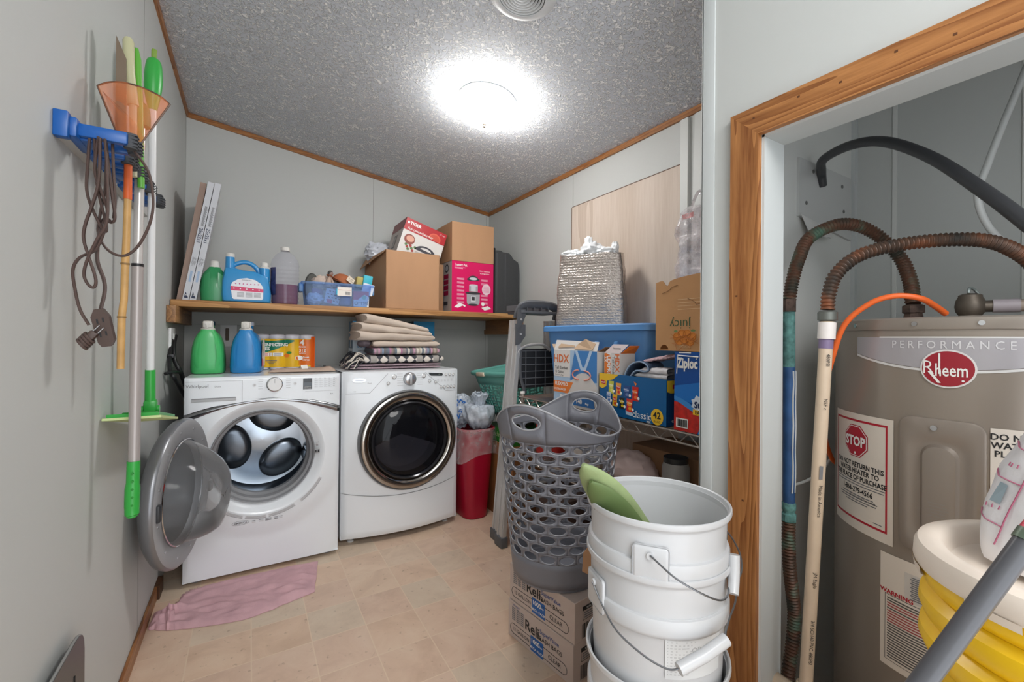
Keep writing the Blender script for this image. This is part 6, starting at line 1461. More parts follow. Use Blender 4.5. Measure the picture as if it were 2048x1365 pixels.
t = thing('insulated_bag', 'silver foil bubble insulated bag standing open on the blue tote lid', 'insulated bag', (1.60, 1.75, SR + .391)); KB = Vector((1.665, 1.640)); LB = Vector((1.455, 1.960)); ux = (KB - LB).normalized(); uy = Vector((-ux.y, ux.x)) 
FBM = Matrix(((ux.x, uy.x, 0, LB.x), (ux.y, uy.y, 0, LB.y), (0, 0, 1, SR + .3925), (0, 0, 0, 1)))
BL, BD = .383, .13
b = MB(FBM); rings = []; N_ = 64
for k in range(25):
    z = .395 * k / 24; f = k / 24; sh = .018 * f; ring = []
    for q in range(N_):
        a = 2 * PI * q / N_; c_, s_ = math.cos(a), math.sin(a); x = BL / 2 + (BL / 2 - sh) * math.copysign(abs(c_) ** .28, c_); y = BD / 2 + (BD / 2 - .3 * sh) * math.copysign(abs(s_) ** .28, s_)
        w_ = .006 * nz((x * 9, y * 9, z * 9)) + .004 * nz((x * 30, y * 30, z * 34)) + (.006 * nz((x * 26, y * 26, 5)) if k == 24 else 0)
        zz = z + (.012 * nz((x * 13, y * 13, 3)) * f if k > 20 else 0)
        ring.append(Vector((x + w_, y + w_, zz)))
    rings.append(ring)
for k in (22, 16, 8): rings.append([Vector((BL / 2 + (p.x - BL / 2) * .965, BD / 2 + (p.y - BD / 2) * .93, p.z)) for p in rings[k]])
b.loft(rings, fm, cap0=True, cap1=True); b.build('foil_shell', t)
b = MB(FBM); b.tube([rings[k][60] + Vector((.001, -.001, 0)) for k in range(25)], .0022, M('seam_dark', '6A5F58', .6), 5); b.build('seam', t)
wbag = M('bag_bright_white', 'F0F2F4', .3, bump=.4, bscale=25, bdist=.006)
b = MB(FBM); 
for (x, y, z, r_, s_, ra) in ((.08, .065, .405, .045, 1, (1.3, .9, .6)), (.19, .065, .420, .052, 4, (1.2, .9, .95)), (.26, .065, .405, .045, 8, (1.4, .9, .7)), (.175, .06, .465, .028, 3, (.8, .7, 1.3)), (.32, .06, .425, .028, 5, (.7, .7, 1.2))): blob(b, (x, y, z), r_, wbag, .28, 2.6, s_, 30, 20, ratio=ra)
b.build('white_bag', label='white plastic bag crumpled in the mouth of the foil bag', cat='bag')
# clear bag hanging from the batten
cbag = film('clear_bag', 'F5F1F2', .72, .12, .16, 22)
t = thing('hanging_bag', 'clear crinkled plastic bag hanging by its handle on the right wall', 'bag', (1.70, 1.28, 1.45))
b = MB()
def hb_(u, v):
    a = 2 * PI * u; z = 1.80 - .36 * v; w = .035 + .055 * min(1, v * 2.6) + .012 * math.sin(v * 9); d = .020 + .045 * math.sin(PI * min(1, v * 1.1)) ** .6
    y = 1.285 - .02 * v + w * math.cos(a) * (1 + .25 * nz((math.cos(a) * 2, v * 5, 1))); x = 1.735 + d * math.sin(a) * (1 + .5 * nz((math.sin(a) * 3, v * 7, 6)))
    return Vector((min(x, 1.808) + .006 * nz((y * 40, z * 40, 2)), y + .006 * nz((z * 50, a * 2, 8)), z))
b.grid(hb_, 56, 48, cbag); b.build('bag_film', t)
b = MB(); b.tube(cr([(1.755, 1.33, 1.75), (1.78, 1.325, 1.82), (1.790, 1.305, 1.875), (1.792, 1.285, 1.885), (1.790, 1.268, 1.86), (1.775, 1.262, 1.80), (1.755, 1.26, 1.75)], 6), .010, cbag, 8, flat=.35); b.build('handle_loop', t)
b = MB(); b.rect(-.03, .03, -.012, .012, M('bag_red_print', 'C76A6A', .5), L=FRM((1.705, 1.29, 1.755), (0, -1, 0), (0, 0, 1))); b.build('red_print', t)
b = MB(); b.cyl((1.81, 1.287, 1.868), (1.785, 1.287, 1.872), .003, steel, 8); b.build('wall_hook', label='small steel hook on the right wall holding the clear bag', cat='hook')
# lower shelf contents
b = MB(); b.box(1.50, 1.76, 1.02, 1.42, .546, .72, card_d, .003); b.build('cardboard_box', label='open brown cardboard box on the second level of the wire rack', cat='cardboard box')
b = MB(); b.lathe([(.001, 0), (.05, 0), (.052, .01), (.052, .15), (.045, .17), (.001, .17)], M('jar_grey', '8E8A86', .4), 24, xy=(1.42, 1.12), L=T(0, 0, .546)); b.lathe([(.001, .17), (.046, .17), (.046, .19), (.001, .192)], black_pl, 24, xy=(1.42, 1.12), L=T(0, 0, .546)); b.build('jar', label='grey jar with a black lid on the second level of the wire rack', cat='jar')
b = MB(); blob(b, (1.45, 1.38, .62), .10, M('cloth_pale_pink', 'CDB5AE', .9), .2, 2, 5, 36, 24, False, ratio=(.9, 1.3, .75), zmin=.546); b.build('cloth_bundle', label='pale pinkish cloth bundle on the second level of the rack', cat='cloth')
b = MB(); blob(b, (1.50, 1.72, .63), .11, M('bag_white2', 'E2DEDC', .4), .25, 3, 3, 36, 24, ratio=(1, 1.1, .8), zmin=.546); b.build('plastic_bag', label='white plastic bag on the second rack level behind the hamper', cat='bag')
b = MB(); b.box(1.40, 1.50, 1.90, 2.05, .546, .74, M('red_white_box', 'C9342F', .5), .003); b.build('red_carton', label='red carton on the second rack level seen through the hamper holes', cat='carton')
b = MB(); blob(b, (1.52, 1.55, .27), .11, M('tan_ball', 'B8805A', .7), .05, 2, 1, 30, 20, False, zmin=.161); b.build('paper_bag', label='tan paper bundle on the bottom rack level behind the hamper', cat='paper bag')
b = MB(); b.box(1.40, 1.70, 1.75, 2.05, .161, .36, M('box_dark', '4A3A34', .7), .003); b.build('dark_carton', label='dark brown carton on the bottom level of the wire rack', cat='carton')

# ------------------------------------------------------------------ two stacked trash bag cartons
RA = math.atan2(.348, .05) # edge direction of the printed face
ax_ = Vector((.05, -.348, 0)).normalized(); ay_ = Vector((-ax_.y, ax_.x, 0))
rb = M('carton_reli', 'C4B3AA', .65, bump=.08, bscale=40); rbd = M('carton_reli_edge', '8C6E58', .7); blu = M('patch_strong_blue', '1C5FA8', .5)
def reli(o, label):
    t_ = thing('trash_bag_carton', label, 'carton', o, 'printed trash bag cartons under the hamper'); t_.pop('group', None)
    Mx = Matrix((ax_, ay_, Vector((0, 0, 1)))).transposed().to_4x4(); Mx.translation = Vector(o); H_ = .1425
    b = MB(Mx); b.box(0, .352, 0, .27, 0, H_, rb, .0015, 1)
    F = FRM((0, 0, 0), (1, 0, 0), (0, 0, 1)); 
    b.text('Reli.', .054, .148, .090, ink, L=F, bold=.02, z=.001); b.text('SuperValue', .022, .235, .106, M('navy_soft', '34508C', .6), L=F, bold=.01, z=.001); b.text('TRASH BAGS', .023, .235, .081, ink, L=F, bold=.008, z=.001)
    # pill outline
    pl = [(.033 + .019 * math.cos(PI / 2 + q * PI / 10), .038 + .019 * math.sin(PI / 2 + q * PI / 10)) for q in range(11)] + [(.305 + .019 * math.cos(-PI / 2 + q * PI / 10), .038 + .019 * math.sin(-PI / 2 + q * PI / 10)) for q in range(11)]
    b.tube([F @ Vector((p[0], p[1], .0006)) for p in pl], .0009, ink, 5, closed=True)
    b.text('13 GALLON', .019, .078, .038, ink, L=F, z=.001); b.text('CLEAR', .022, .262, .038, ink, L=F, z=.001)
    b.box(.135, .205, -.0012, 0, .010, .066, blu, .0008, 1); b.text('1000', .024, .162, .050, wprint, L=F, bold=.02, z=.0022); b.text('Bags', .010, .192, .048, wprint, L=F, z=.0022); b.text('MEGA PACK', .014, .170, .024, wprint, L=F, bold=.01, z=.0022)
    for i in range(3):
        for k in range(7): b.rect(.024 + i * .026, .044 + i * .026, .072 + k * .0075, .0765 + k * .0075, ink_soft, L=F)
    b.text('stronger', .012, .05, .132, M('navy_soft'), L=F, z=.001)
    F2 = FRM((.352, 0, 0), (0, 1, 0), (0, 0, 1)); b.rect(.04, .13, .102, .116, ink, L=F2); b.text('BLINDSPOT', .010, .085, .109, wprint, L=F2, z=.0016); b.tube([F2 @ Vector(p) for p in ((.04, .07, .0006), (.13, .07, .0006), (.13, .116, .0006), (.04, .116, .0006))], .0008, ink, 4, closed=True)
    for k in range(3): b.rect(.046, .122, .076 + k * .008, .080 + k * .008, ink_soft, L=F2)
    for k in range(16): b.rect(.036 + k * .0055, .036 + k * .0055 + .0016 * (1 + k % 3), .008, .058, ink, L=F2)
    b.build('carton', t_)
    b = MB(Mx); b.box(.20, .352, .11, .165, H_ - .0005, H_ + .0006, M('tape_red', 'B0142A', .35)); b.box(.351, .3526, .11, .165, H_ - .03, H_ + .0006, M('tape_red')); b.build('red_tape', t_)
    return t_
r1 = reli((.906, 1.513, 0), 'lower printed trash bag carton on the floor')
r2 = dup(r1, (.004, -.002, .1435), 'upper printed trash bag carton directly under the grey hamper')
for o_ in (r1, r2): o_['group'] = 'printed trash bag cartons'
# ------------------------------------------------------------------ grey hamper
hm = M('hamper_grey', '76777F', .42)
HC = Vector((1.045, 1.375, .2875)); PH = math.radians(205)
t = thing('laundry_hamper', 'tall grey flexible laundry hamper full of oval holes on top of the printed cartons', 'hamper', HC)
def hr(z): return .172 + .055 * (z / .55) ** .9 if z > 0 else .172
def hpnt(a, z): r = hr(max(z, 0)); lift = .02 * max(0, (z - .5)) / .15; return HC + Vector(((r + lift) * math.cos(a), (r + lift) * math.sin(a), z))
def htop(a): return .560 + .112 * ((1 + math.cos(2 * (a - PH))) / 2) ** 1.6
b = MB(); NC, NR, Z0, DZ = 17, 12, .105, .0360
for j in range(NR):
    for i in range(NC):
        off = .5 * (j % 2) ; a0 = 2 * PI * (i + off) / NC; a1 = 2 * PI * (i + 1 + off) / NC
        cell(b, hpnt, a0, a1, Z0 + j * DZ, Z0 + (j + 1) * DZ, (a1 - a0) * .39, DZ * .41, hm, 20, 2.0)
b.grid(lambda u, v: hpnt(2 * PI * u, .012 + (Z0 - .012) * v), 68, 4, hm)
zt0 = Z0 + NR * DZ   # .4945
hw = .30
for side in (0, 1):
    ac = PH + side * PI
    for (u0, u1) in ((ac - PI / 2, ac - hw), (ac + hw, ac + PI / 2)): b.grid(lambda u, v, u0=u0, u1=u1: (lambda a: hpnt(a, zt0 + (htop(a) - zt0) * v))(u0 + (u1 - u0) * u), 24, 5, hm)
    n = 40; vs = []; vc = .612; zl = zt0
    for i in range(n):
        a = 2 * PI * i / n; c_, s_ = math.cos(a), math.sin(a); k = 1 / max(abs(c_), abs(s_)); uo, vo_ = c_ * k, s_ * k
        A = ac + hw * uo; zo_ = (htop(A) if vo_ > 0 else zl); zz = vc + (zo_ - vc) * abs(vo_)
        vs.append(hpnt(ac + .235 * c_, vc + .028 * s_)); vs.append(hpnt(A, zz))
    b.add(vs, [(2 * i, 2 * i + 1, 2 * ((i + 1) % n) + 1, 2 * ((i + 1) % n)) for i in range(n)], hm, True)
b.mi(M('hamper_edge_gloss', 'A5A6AB', .4)); hw_ = b.build('hamper_wall', t, solid=.0035); hw_.modifiers[0].material_offset_rim = 1  # paler edge colour paints the gloss along rim and holes
b = MB(); b.lathe([(.001, .006), (.165, .006), (.170, .012), (.172, .03), (.168, .0), (.001, .0)], hm, 68, xy=(HC.x, HC.y), L=T(0, 0, HC.z)); b.build('hamper_base', t)
b = MB(); b.tube([hpnt(2 * PI * q / 120, htop(2 * PI * q / 120)) for q in range(120)], .0035, M('hamper_edge_gloss', '8E8F94', .4), 8, closed=True); b.build('rim_edge', t)
for side in (0, 1):
    b = MB(); b.tube([hpnt(PH + side * PI + .235 * math.cos(q * PI / 20), .612 + .028 * math.sin(q * PI / 20)) for q in range(40)], .0030, M('hamper_edge_gloss'), 6, closed=True); b.build('handle_edge', t)
# leaning cardboard piece
b = MB(); b.add([(.944, 1.046, .560), (.911, 1.065, .512), (.909, 1.066, .455), (.944, 1.046, .437), (1.02, 1.00, .30), (1.02, 1.00, .56), ], [(0, 1, 2, 3, 4, 5)], card)
b.add([(1.02, 1.00, .56), (1.02, 1.00, .0), (.985, 1.02, .0), (.985, 1.02, .38)], [(0, 1, 2, 3)], card)
b.build('cardboard_sheet', label='torn brown cardboard sheet standing between the hamper and the white buckets', cat='cardboard', solid=.005)
# ------------------------------------------------------------------ nested white buckets
bkt = M('bucket_white', 'C4C5C7', .35, coat=.1); bkt_in = M('bucket_white')
BX, BY = .775, .662
def bucket(zrim, label, bail=None):
    t_ = thing('bucket', label, 'bucket', (BX, BY, zrim - .37), 'nested white buckets'); 
    b = MB(T(BX, BY, zrim - .37)); H_ = .37
    prof = [(.001, .0), (.122, .0), (.127, .004), (.1285, .012), (.1375, H_ - .125), (.1385, H_ - .118), (.1455, H_ - .112), (.1470, H_ - .106), (.1470, H_ - .084), (.1450, H_ - .079), (.1400, H_ - .077), (.1410, H_ - .046)]
    prof += [(.1415, H_ - .016), (.1415, H_ - .010), (.1500, H_ - .012), (.1512, H_ - .007), (.1505, H_ - .001), (.1480, H_), (.1455, H_ - .002)] 
    prof += [(.1395, H_ - .03), (.1345, .15), (.1250, .010), (.001, .006)]
    b.lathe(prof, bkt, 72); b.build('pail', t_)
    for sg in (-1, 1):
        ang_ = BA + (0 if sg > 0 else PI)
        b = MB(T(BX, BY, zrim - .37) @ Matrix.Rotation(ang_, 4, 'Z')); b.box(.1395, .1480, -.034, .034, H_ - .116, H_ - .045, bkt, .007, 3); b.cyl((.148, 0, H_ - .062), (.153, 0, H_ - .062), .007, bkt, 14)
        b.build('handle_ear', t_)
    if bail:
        b = MB(); b.tube(cr(bail[0], 8), .0017, M('bail_wire', '7F8184', .35, .8), 8); b.build('bail', t_)
        b = MB(); b.tube(bail[1], .0105, bkt, 16); b.lathe([(.0105, 0)], bkt) if False else None; b.build('grip', t_)
    return t_
BA = math.radians(205)
# the ears lie left-front and right-back
BA = math.atan2(.645 * 0 + (.568 - BY), .649 - BX)
def ringp(ang_, r, z): return (BX + r * math.cos(ang_), BY + r * math.sin(ang_), z)
BA1 = math.atan2(.568 - BY, .649 - BX); 
E1 = ringp(BA1, .153, .782); E1b = ringp(BA1 + PI, .153, .782)
BA = BA1
bail1 = [E1, (.660, .522, .762), (.688, .496, .742), (.725, .484, .722), (.760, .490, .709), (.795, .504, .703), (.820, .520, .702), (.90, .56, .71), (.945, .62, .735), E1b]
g_1 = [(.808, .492, .702), (.838, .512, .735), (.842, .515, .762)]
b1_ = bucket(.842, 'topmost open white bucket with a green pad sticking out of it', None)
b = MB(); b.tube(cr(bail1[:7], 8), .0018, M('bail_wire', '7F8184', .35, .8), 8); b.tube(cr([bail1[6], (.855, .515, .722), (.905, .555, .745), (.93, .62, .765), E1b], 6), .0018, M('bail_wire'), 8); b.build('bail', b1_)
b = MB(); b.tube(cr([(.816, .508, .693), (.834, .517, .722), (.842, .522, .758)], 4), .0105, bkt, 16); b.build('grip', b1_)
BA2 = math.atan2(.699 - BY, .645 - BX); BA = BA2
E2 = ringp(BA2, .153, .716 - .0); E2b = ringp(BA2 + PI, .153, .716)
b2_ = bucket(.737, 'white bucket with a faint printed label, second from the top of the nested stack', None)
E2 = ringp(BA2, .153, .675); E2b = ringp(BA2 + PI, .153, .675)
b = MB(); b.tube(cr([E2, (.624, .668, .645), (.618, .620, .622), (.632, .565, .604), (.652, .528, .596), (.668, .512, .602)], 8), .0018, M('bail_wire'), 8); b.tube(cr([(.762, .492, .632), (.800, .506, .648), (.862, .530, .665), (.905, .58, .672), (.93, .625, .674), E2b], 6), .0018, M('bail_wire'), 8); b.build('bail', b2_)
b = MB(); b.tube([(.664, .514, .600), (.714, .498, .617), (.764, .488, .634)], .0115, bkt, 18); b.build('grip', b2_)
BA = BA1
b3_ = bucket(.520, 'white bucket with a wide rim, third from the top of the nested stack')
b4_ = bucket(.3705, 'white bucket standing on the floor at the bottom of the nested stack')
# worn print on the second bucket
def bp_(p):  # x arc length from facing direction, y height
    a = math.radians(215) + p.x / .134; r = .1315 + (p.y - .40) * .0285 + .0016 + p.z; return Vector((BX + r * math.cos(a), BY + r * math.sin(a), p.y))
faint = M('faded_grey_print', 'B9BBBD', .5); faint2 = M('faded_grey_text', '96999C', .5)
b = MB(); b.rect(.030, .150, .545, .66, M('label_worn', 'D2D4D5', .5), fn=bp_, nu=16)
for k in range(18): b.rect(.034, .034 + .040 + .006 * ((k * 7) % 3), .553 + k * .0056, .5554 + k * .0056, faint, fn=lambda p: bp_(Vector((p.x, p.y, .0008))), nu=6)
for (s_, sz_, x, y) in (('ORGANIC', .0145, .112, .600), ('COCONUT', .010, .112, .586), ('OIL', .011, .112, .573)): b.text(s_, sz_, x, y, faint2, fn=lambda p: bp_(Vector((p.x, p.y, .0008))))
b.disc(.110, .628, .018, .012, faint, fn=lambda p: bp_(Vector((p.x, p.y, .0004)))); b.disc(.110, .632, .008, .008, faint2, fn=lambda p: bp_(Vector((p.x, p.y, .0008))))
b.build('printed_label', b2_, label='worn grey printed label')
# green pad in the top bucket
gp = M('sage_green_rubber', '8C9C6C', .6, bump=.25, bscale=120, var=.10, vscale=25)
b = MB(); GM = Matrix.Translation((.676, .708, .74)); axd = Vector((-.115, .012, .150)).normalized(); sd_ = Vector((.60, -.70, .0)); sd_ = (sd_ - axd * sd_.dot(axd)).normalized(); nn_ = axd.cross(sd_)
def leaf(off, L_, wmx, th):
    rings = []
    for k in range(22):
        f = k / 21; z = -.07 + (L_ + .07) * f; w_ = wmx * (1 - max(0, (f - .45) / .55) ** 2.4) ** .6 * (.9 + .1 * f) if f < 1 else .004
        w_ = max(.003, w_); ring = []
        for q in range(20):
            a = 2 * PI * q / 20; y = th * math.sin(a) * (1 - .6 * max(0, f - .7)) + .30 * (w_ * math.cos(a)) ** 2 / wmx * 1.0
            ring.append(Vector((.740, .682, .740)) + axd * z + sd_ * (w_ * math.cos(a)) + nn_ * (y + off))
        rings.append(ring)
    return rings
b.loft(leaf(0, .240, .050, .007), gp); b.build('foam_pad', label='sage green rounded folded pad leaning out of the top white bucket', cat='pad')
o = bpy.data.objects['foam_pad']; o['_o'] = tuple(o.location)
b = MB(); b.loft(leaf(-.014, .205, .045, .005), M('sage_green_dark', '5C7040', .6)); b.build('pad_back_leaf', o)

# ------------------------------------------------------------------ water heater
HX, HY, HR = 1.467, .312, .270; HZ = 1.242
t = thing('water_heater', 'brown-grey cylindrical water heater with stickers standing in the closet', 'water heater', (HX, HY, 0))
def heater_m(name, col, rough, metal):
    return M(name, col, rough, metal, bump=.02, bscale=12)
hmat = heater_m('heater_taupe', '9C9186', .33, .35)
b = MB(T(HX, HY, 0)); b.lathe([(.001, .02), (HR - .02, .02), (HR - .02, .05), (HR, .055), (HR, 1.196), (HR + .0005, 1.2), (HR, 1.204), (HR, HZ - .026)], hmat, 96); b.build('tank', t)
b = MB(T(HX, HY, 0)); b.lathe([(HR + .003, HZ - .026), (HR + .004, HZ - .024), (HR + .004, HZ - .003), (HR + .001, HZ), (.10, HZ + .002), (.001, HZ + .002)], heater_m('heater_cap', 'A2988E', .35, .4), 96); b.build('top_pan', t)
def hp(p):
    a = PI + p.x / HR; r = HR + .0006 + p.z; return Vector((HX + r * math.cos(a), HY + r * math.sin(a), p.y))
def hz(o_): return lambda p: hp(Vector((p.x, p.y, p.z + o_)))
for s_ in (-.165, -.036, .20, .06):
    c_ = hp(Vector((s_, HZ - .014, .004))); c2 = hp(Vector((s_, HZ - .014, .0065))); b = MB(); b.cyl(c_, c2, .005, steel, 12); b.build('screw', t)
bandm = M('band_silver', 'B4B0B4', .35, .3); bandl = M('band_line', 'E4E2E0', .3, .2)
b = MB()
def bot(s): return 1.163 - .028 * (1 - ((s - .014) / .18) ** 2)
b.grid(lambda u, v: hp(Vector((-.165 + .36 * u, bot(-.165 + .36 * u) + (1.2005 - bot(-.165 + .36 * u)) * v, .0004))), 60, 3, bandm)
b.grid(lambda u, v: hp(Vector((-.165 + .36 * u, bot(-.165 + .36 * u) - .006 + .005 * v, .0006))), 60, 1, bandl)
b.grid(lambda u, v: hp(Vector((-.105 + .30 * u, 1.1985 + .003 * v, .0009))), 60, 1, bandl)
b.text('P E R F O R M A N C E', .0225, .013, 1.184, M('letters_silver', 'E3E1E2', .3, .2), fn=hz(.0012), z=0, bold=0, sx=.84)
b.build('badge_band', t)
b = MB(); b.disc(.014, 1.137, .041, .0385, wprint, fn=hz(.0025), z=0, n=48)
def fdisc(mb, x, y, rx, ry, mt, o_, nr=4, n=48):
    mb.add([hp(Vector((x + rx * r / nr * math.cos(2 * PI * k / n), y + ry * r / nr * math.sin(2 * PI * k / n), o_))) for r in range(nr + 1) for k in range(n)], [(r * n + k, r * n + (k + 1) % n, (r + 1) * n + (k + 1) % n, (r + 1) * n + k) for r in range(nr) for k in range(n)], mt, True)
b = MB(); fdisc(b, .014, 1.137, .0410, .0385, M('logo_rim', 'E6E2DF', .3), .0020); fdisc(b, .014, 1.137, .0378, .0352, M('logo_crimson', '9E1F2E', .3), .0028)
b.text('R', .040, -.0145, 1.1375, wprint, fn=hz(.0036), z=0, bold=-.012, sx=.82); b.text('heem', .036, .0195, 1.1330, wprint, fn=hz(.0036), z=0, bold=.012, sx=.60); b.box(0, 0, 0, 0, 0, 0, wprint) if False else None
b.rect(.0012, .0040, 1.126, 1.168, wprint, fn=hz(.0036), z=0); b.plate([(-.015, 1.130), (-.011, 1.132), (.005, 1.108), (.000, 1.108)], wprint, fn=hz(.0036), z=0)
b.disc(.040 - .004, 1.114, .0022, .0018, wprint, fn=hz(.0036), z=0, n=12); b.build('logo_badge', t)
# STOP sticker
stw = M('sticker_cream', 'E2D8CC', .4); stR = M('sticker_red', 'B4152B', .4)
b = MB(); b.rect(-.262, -.0745, .742, 1.018, stw, fn=hp, nu=24, z=.0005)
for (a0, a1, c0, c1) in ((-.255, -.0865, .9985, 1.0035), (-.255, -.0865, .764, .769), (-.0905, -.0865, .764, 1.0035), (-.255, -.251, .764, 1.0035)): b.rect(a0, a1, c0, c1, stR, fn=hz(.0008), nu=20, z=0)
def octo(mb, x, y, r, mt, o_): mb.add([hp(Vector((x, y, o_)))] + [hp(Vector((x + r * math.cos(PI / 8 + k * PI / 4), y + r * math.sin(PI / 8 + k * PI / 4), o_))) for k in range(8)], [(0, k + 1, (k + 1) % 8 + 1) for k in range(8)], mt)
octo(b, -.170, .952, .041, stR, .0010); octo(b, -.170, .952, .0385, wprint, .0014); octo(b, -.170, .952, .0365, stR, .0018)
b.text('STOP', .031, -.170, .951, wprint, fn=hz(.0026), z=0, bold=.04, sx=.86); b.disc(-.168, .924, .003, .003, wprint, fn=hz(.0026), z=0, n=10)
for (s_, sz_, y, sx_) in (('DO NOT RETURN THIS', .0165, .895, .86), ('WATER HEATER TO', .0165, .880, .86), ('THE PLACE OF PURCHASE', .0165, .864, .84)): b.text(s_, sz_, -.168, y, ink, fn=hz(.0010), z=0, bold=.03, sx=sx_)
for k, (w_, y) in enumerate(((.155, .853), (.15, .847), (.10, .8225), (.12, .8165), (.115, .811), (.07, .8055))): b.rect(-.168 - w_ / 2, -.168 + w_ / 2, y, y + .0022, ink_soft, fn=hz(.0009), nu=14, z=0)
b.text('1-866-279-4566', .0175, -.168, .8355, ink, fn=hz(.0010), z=0, bold=.025, sx=.86); b.text('24 hours a day 7 days a week.', .0065, -.150, .8200, ink, fn=hz(.0012), z=0)
b.rect(-.118, -.098, .776, .778, ink_soft, fn=hz(.0009), z=0); b.build('stop_sticker', t, label='cream sticker with a red STOP octagon')
# access panel
pm_ = heater_m('heater_panel', '978C82', .36, .35)
def rr(x0, x1, y0, y1, r, n=8):
    out = []
    for (cx_, cy_, a0) in ((x1 - r, y1 - r, 0), (x0 + r, y1 - r, 90), (x0 + r, y0 + r, 180), (x1 - r, y0 + r, 270)):
        for k in range(n + 1): a = math.radians(a0 + 90 * k / n); out.append((cx_ + r * math.cos(a), cy_ + r * math.sin(a)))
    return out
b = MB(); c_ = (.004, .905)
lv = [(rr(-.062, .068, .752, 1.035, .022), -.0005), (rr(-.061, .067, .753, 1.034, .022), .005), (rr(-.057, .063, .757, 1.030, .020), .0065), (rr(-.044, .050, .775, .998, .030), .0065), (rr(-.036, .042, .782, .990, .028), .002), (rr(-.026, .032, .790, .983, .026), .002), (rr(-.021, .027, .795, .978, .023), .009), (rr(-.019, .025, .798, .975, .021), .0095)]
b.loft([[hp(Vector((p[0], p[1], o_))) for p in pl_] for pl_, o_ in lv], pm_, cap0=False, cap1=True)
for k in range(9): b.rect(-.012 + .002 * (k % 2), .018 - .002 * (k % 3), .812 + k * .0065, .8135 + k * .0065, M('emboss_light', '948D85', .4), fn=hz(.0100), z=0)
sc1 = hp(Vector((-.004, 1.016, .0065))); b.cyl(sc1, hp(Vector((-.004, 1.016, .0095))), .0055, steel, 14); b.box(0, 0, 0, 0, 0, 0, steel) if False else None
b.build('access_panel', t)
b = MB(); b.rect(.072, .20, .84, 1.028, stw, fn=hp, nu=14, z=.0005)
for (s_, sz_, x, y) in (('DO NOT RETURN', .0165, .135, 1.012), ('WATER HEATER TO', .0165, .143, .996), ('PLACE OF PURCHASE', .0165, .152, .980)): b.text(s_, sz_, x, y, ink, fn=hz(.0012), z=0, bold=.02, sx=.95)
for k in range(3): b.rect(.084, .17, .962 - k * .007, .964 - k * .007, ink_soft, fn=hz(.0010), nu=8, z=0)
b.text('1-866-279-4566', .018, .145, .934, ink, fn=hz(.0012), z=0, bold=.02); b.build('return_sticker', t)
b = MB(); b.rect(-.100, .11, .478, .724, stw, fn=hp, nu=20, z=.0005); b.rect(-.090, .10, .492, .636, ink, fn=hz(.0007), nu=20, z=0); b.rect(-.0888, .0988, .4932, .6348, stw, fn=hz(.0009), nu=20, z=0)
b.text('WARNING', .013, -.068, .6415, stR, fn=hz(.0011), z=0, bold=.03)
for k in range(24): b.rect(-.085, .094 - .01 * ((k * 5) % 3), .4985 + k * .0056, .5012 + k * .0056, M('copy_red', 'A84848', .5) if 14 <= k <= 21 and k % 8 != 3 else M('copy_black', '55524F', .5), fn=hz(.0013), nu=14, z=0)
b.rect(-.052, .10, .640, .700, M('sticker_grey', 'CFC9C2', .4), fn=hz(.0008), nu=12, z=0)
for k in range(12): b.rect(-.042 + .002 * (k % 2), .0 , .646 + k * .0042, .6485 + k * .0042, ink_soft, fn=hz(.0012), nu=4, z=0)
b.build('warning_sticker', t, label='tall cream sticker dense with printed warnings')
brass = M('dull_brass', '6A6157', .5, .6, bump=.3, bscale=60, var=.2, vscale=30)
VX, VY = 1.414, .315
b = MB(T(VX, VY, HZ)); b.lathe([(.001, .0), (.020, .0), (.021, .006), (.019, .010), (.024, .018), (.026, .030), (.024, .044), (.020, .052), (.020, .056), (.012, .060), (.001, .061)], brass, 24); b.tube(cr([(-.012, .0, .060), (-.006, -.0, .072), (.008, -.004, .070), (.018, -.012, .056)], 4), .003, M('lever_zinc', '9AA3A2', .4, .6), 8); b.build('relief_valve', t)
b = MB(); b.tube([(VX + .006, VY - .018, HZ + .030), (VX + .012, VY - .036, HZ + .030)], .013, brass, 14); b.tube([(VX + .011, VY - .033, HZ + .030), (VX + .022, VY - .072, HZ + .030)], .0150, M('pvc_grey', 'A89FA4', .4), 16); b.build('valve_elbow', t)
b = MB(); b.tube([(VX + .021, VY - .070, HZ + .030), (VX + .08, VY - .26, HZ + .030), (VX + .13, VY - .44, HZ + .030)], .0135, M('cpvc_tan', 'A09082', .4), 16); b.build('discharge_pipe', label='tan plastic discharge pipe running right from the valve on top of the heater', cat='pipe')
cor = M('corroded_metal', '5A4A42', .75, .4, bump=.8, bscale=140, var=.5, vscale=70)
b = MB(T(1.462, .429, HZ + .001)); b.lathe([(.001, 0), (.019, 0), (.020, .012), (.018, .020), (.023, .022), (.023, .040), (.017, .043), (.001, .043)], cor, 8); b.build('inlet_nipple', t)
b = MB(T(1.43, .375, HZ)); blob(b, (0, 0, .004), .011, M('dust_lint', '9AA2A8', .95), .4, 4, 3, 16, 12, ratio=(2.0, .9, .5)); b.build('lint', label='small grey tuft of lint on top of the water heater', cat='lint')

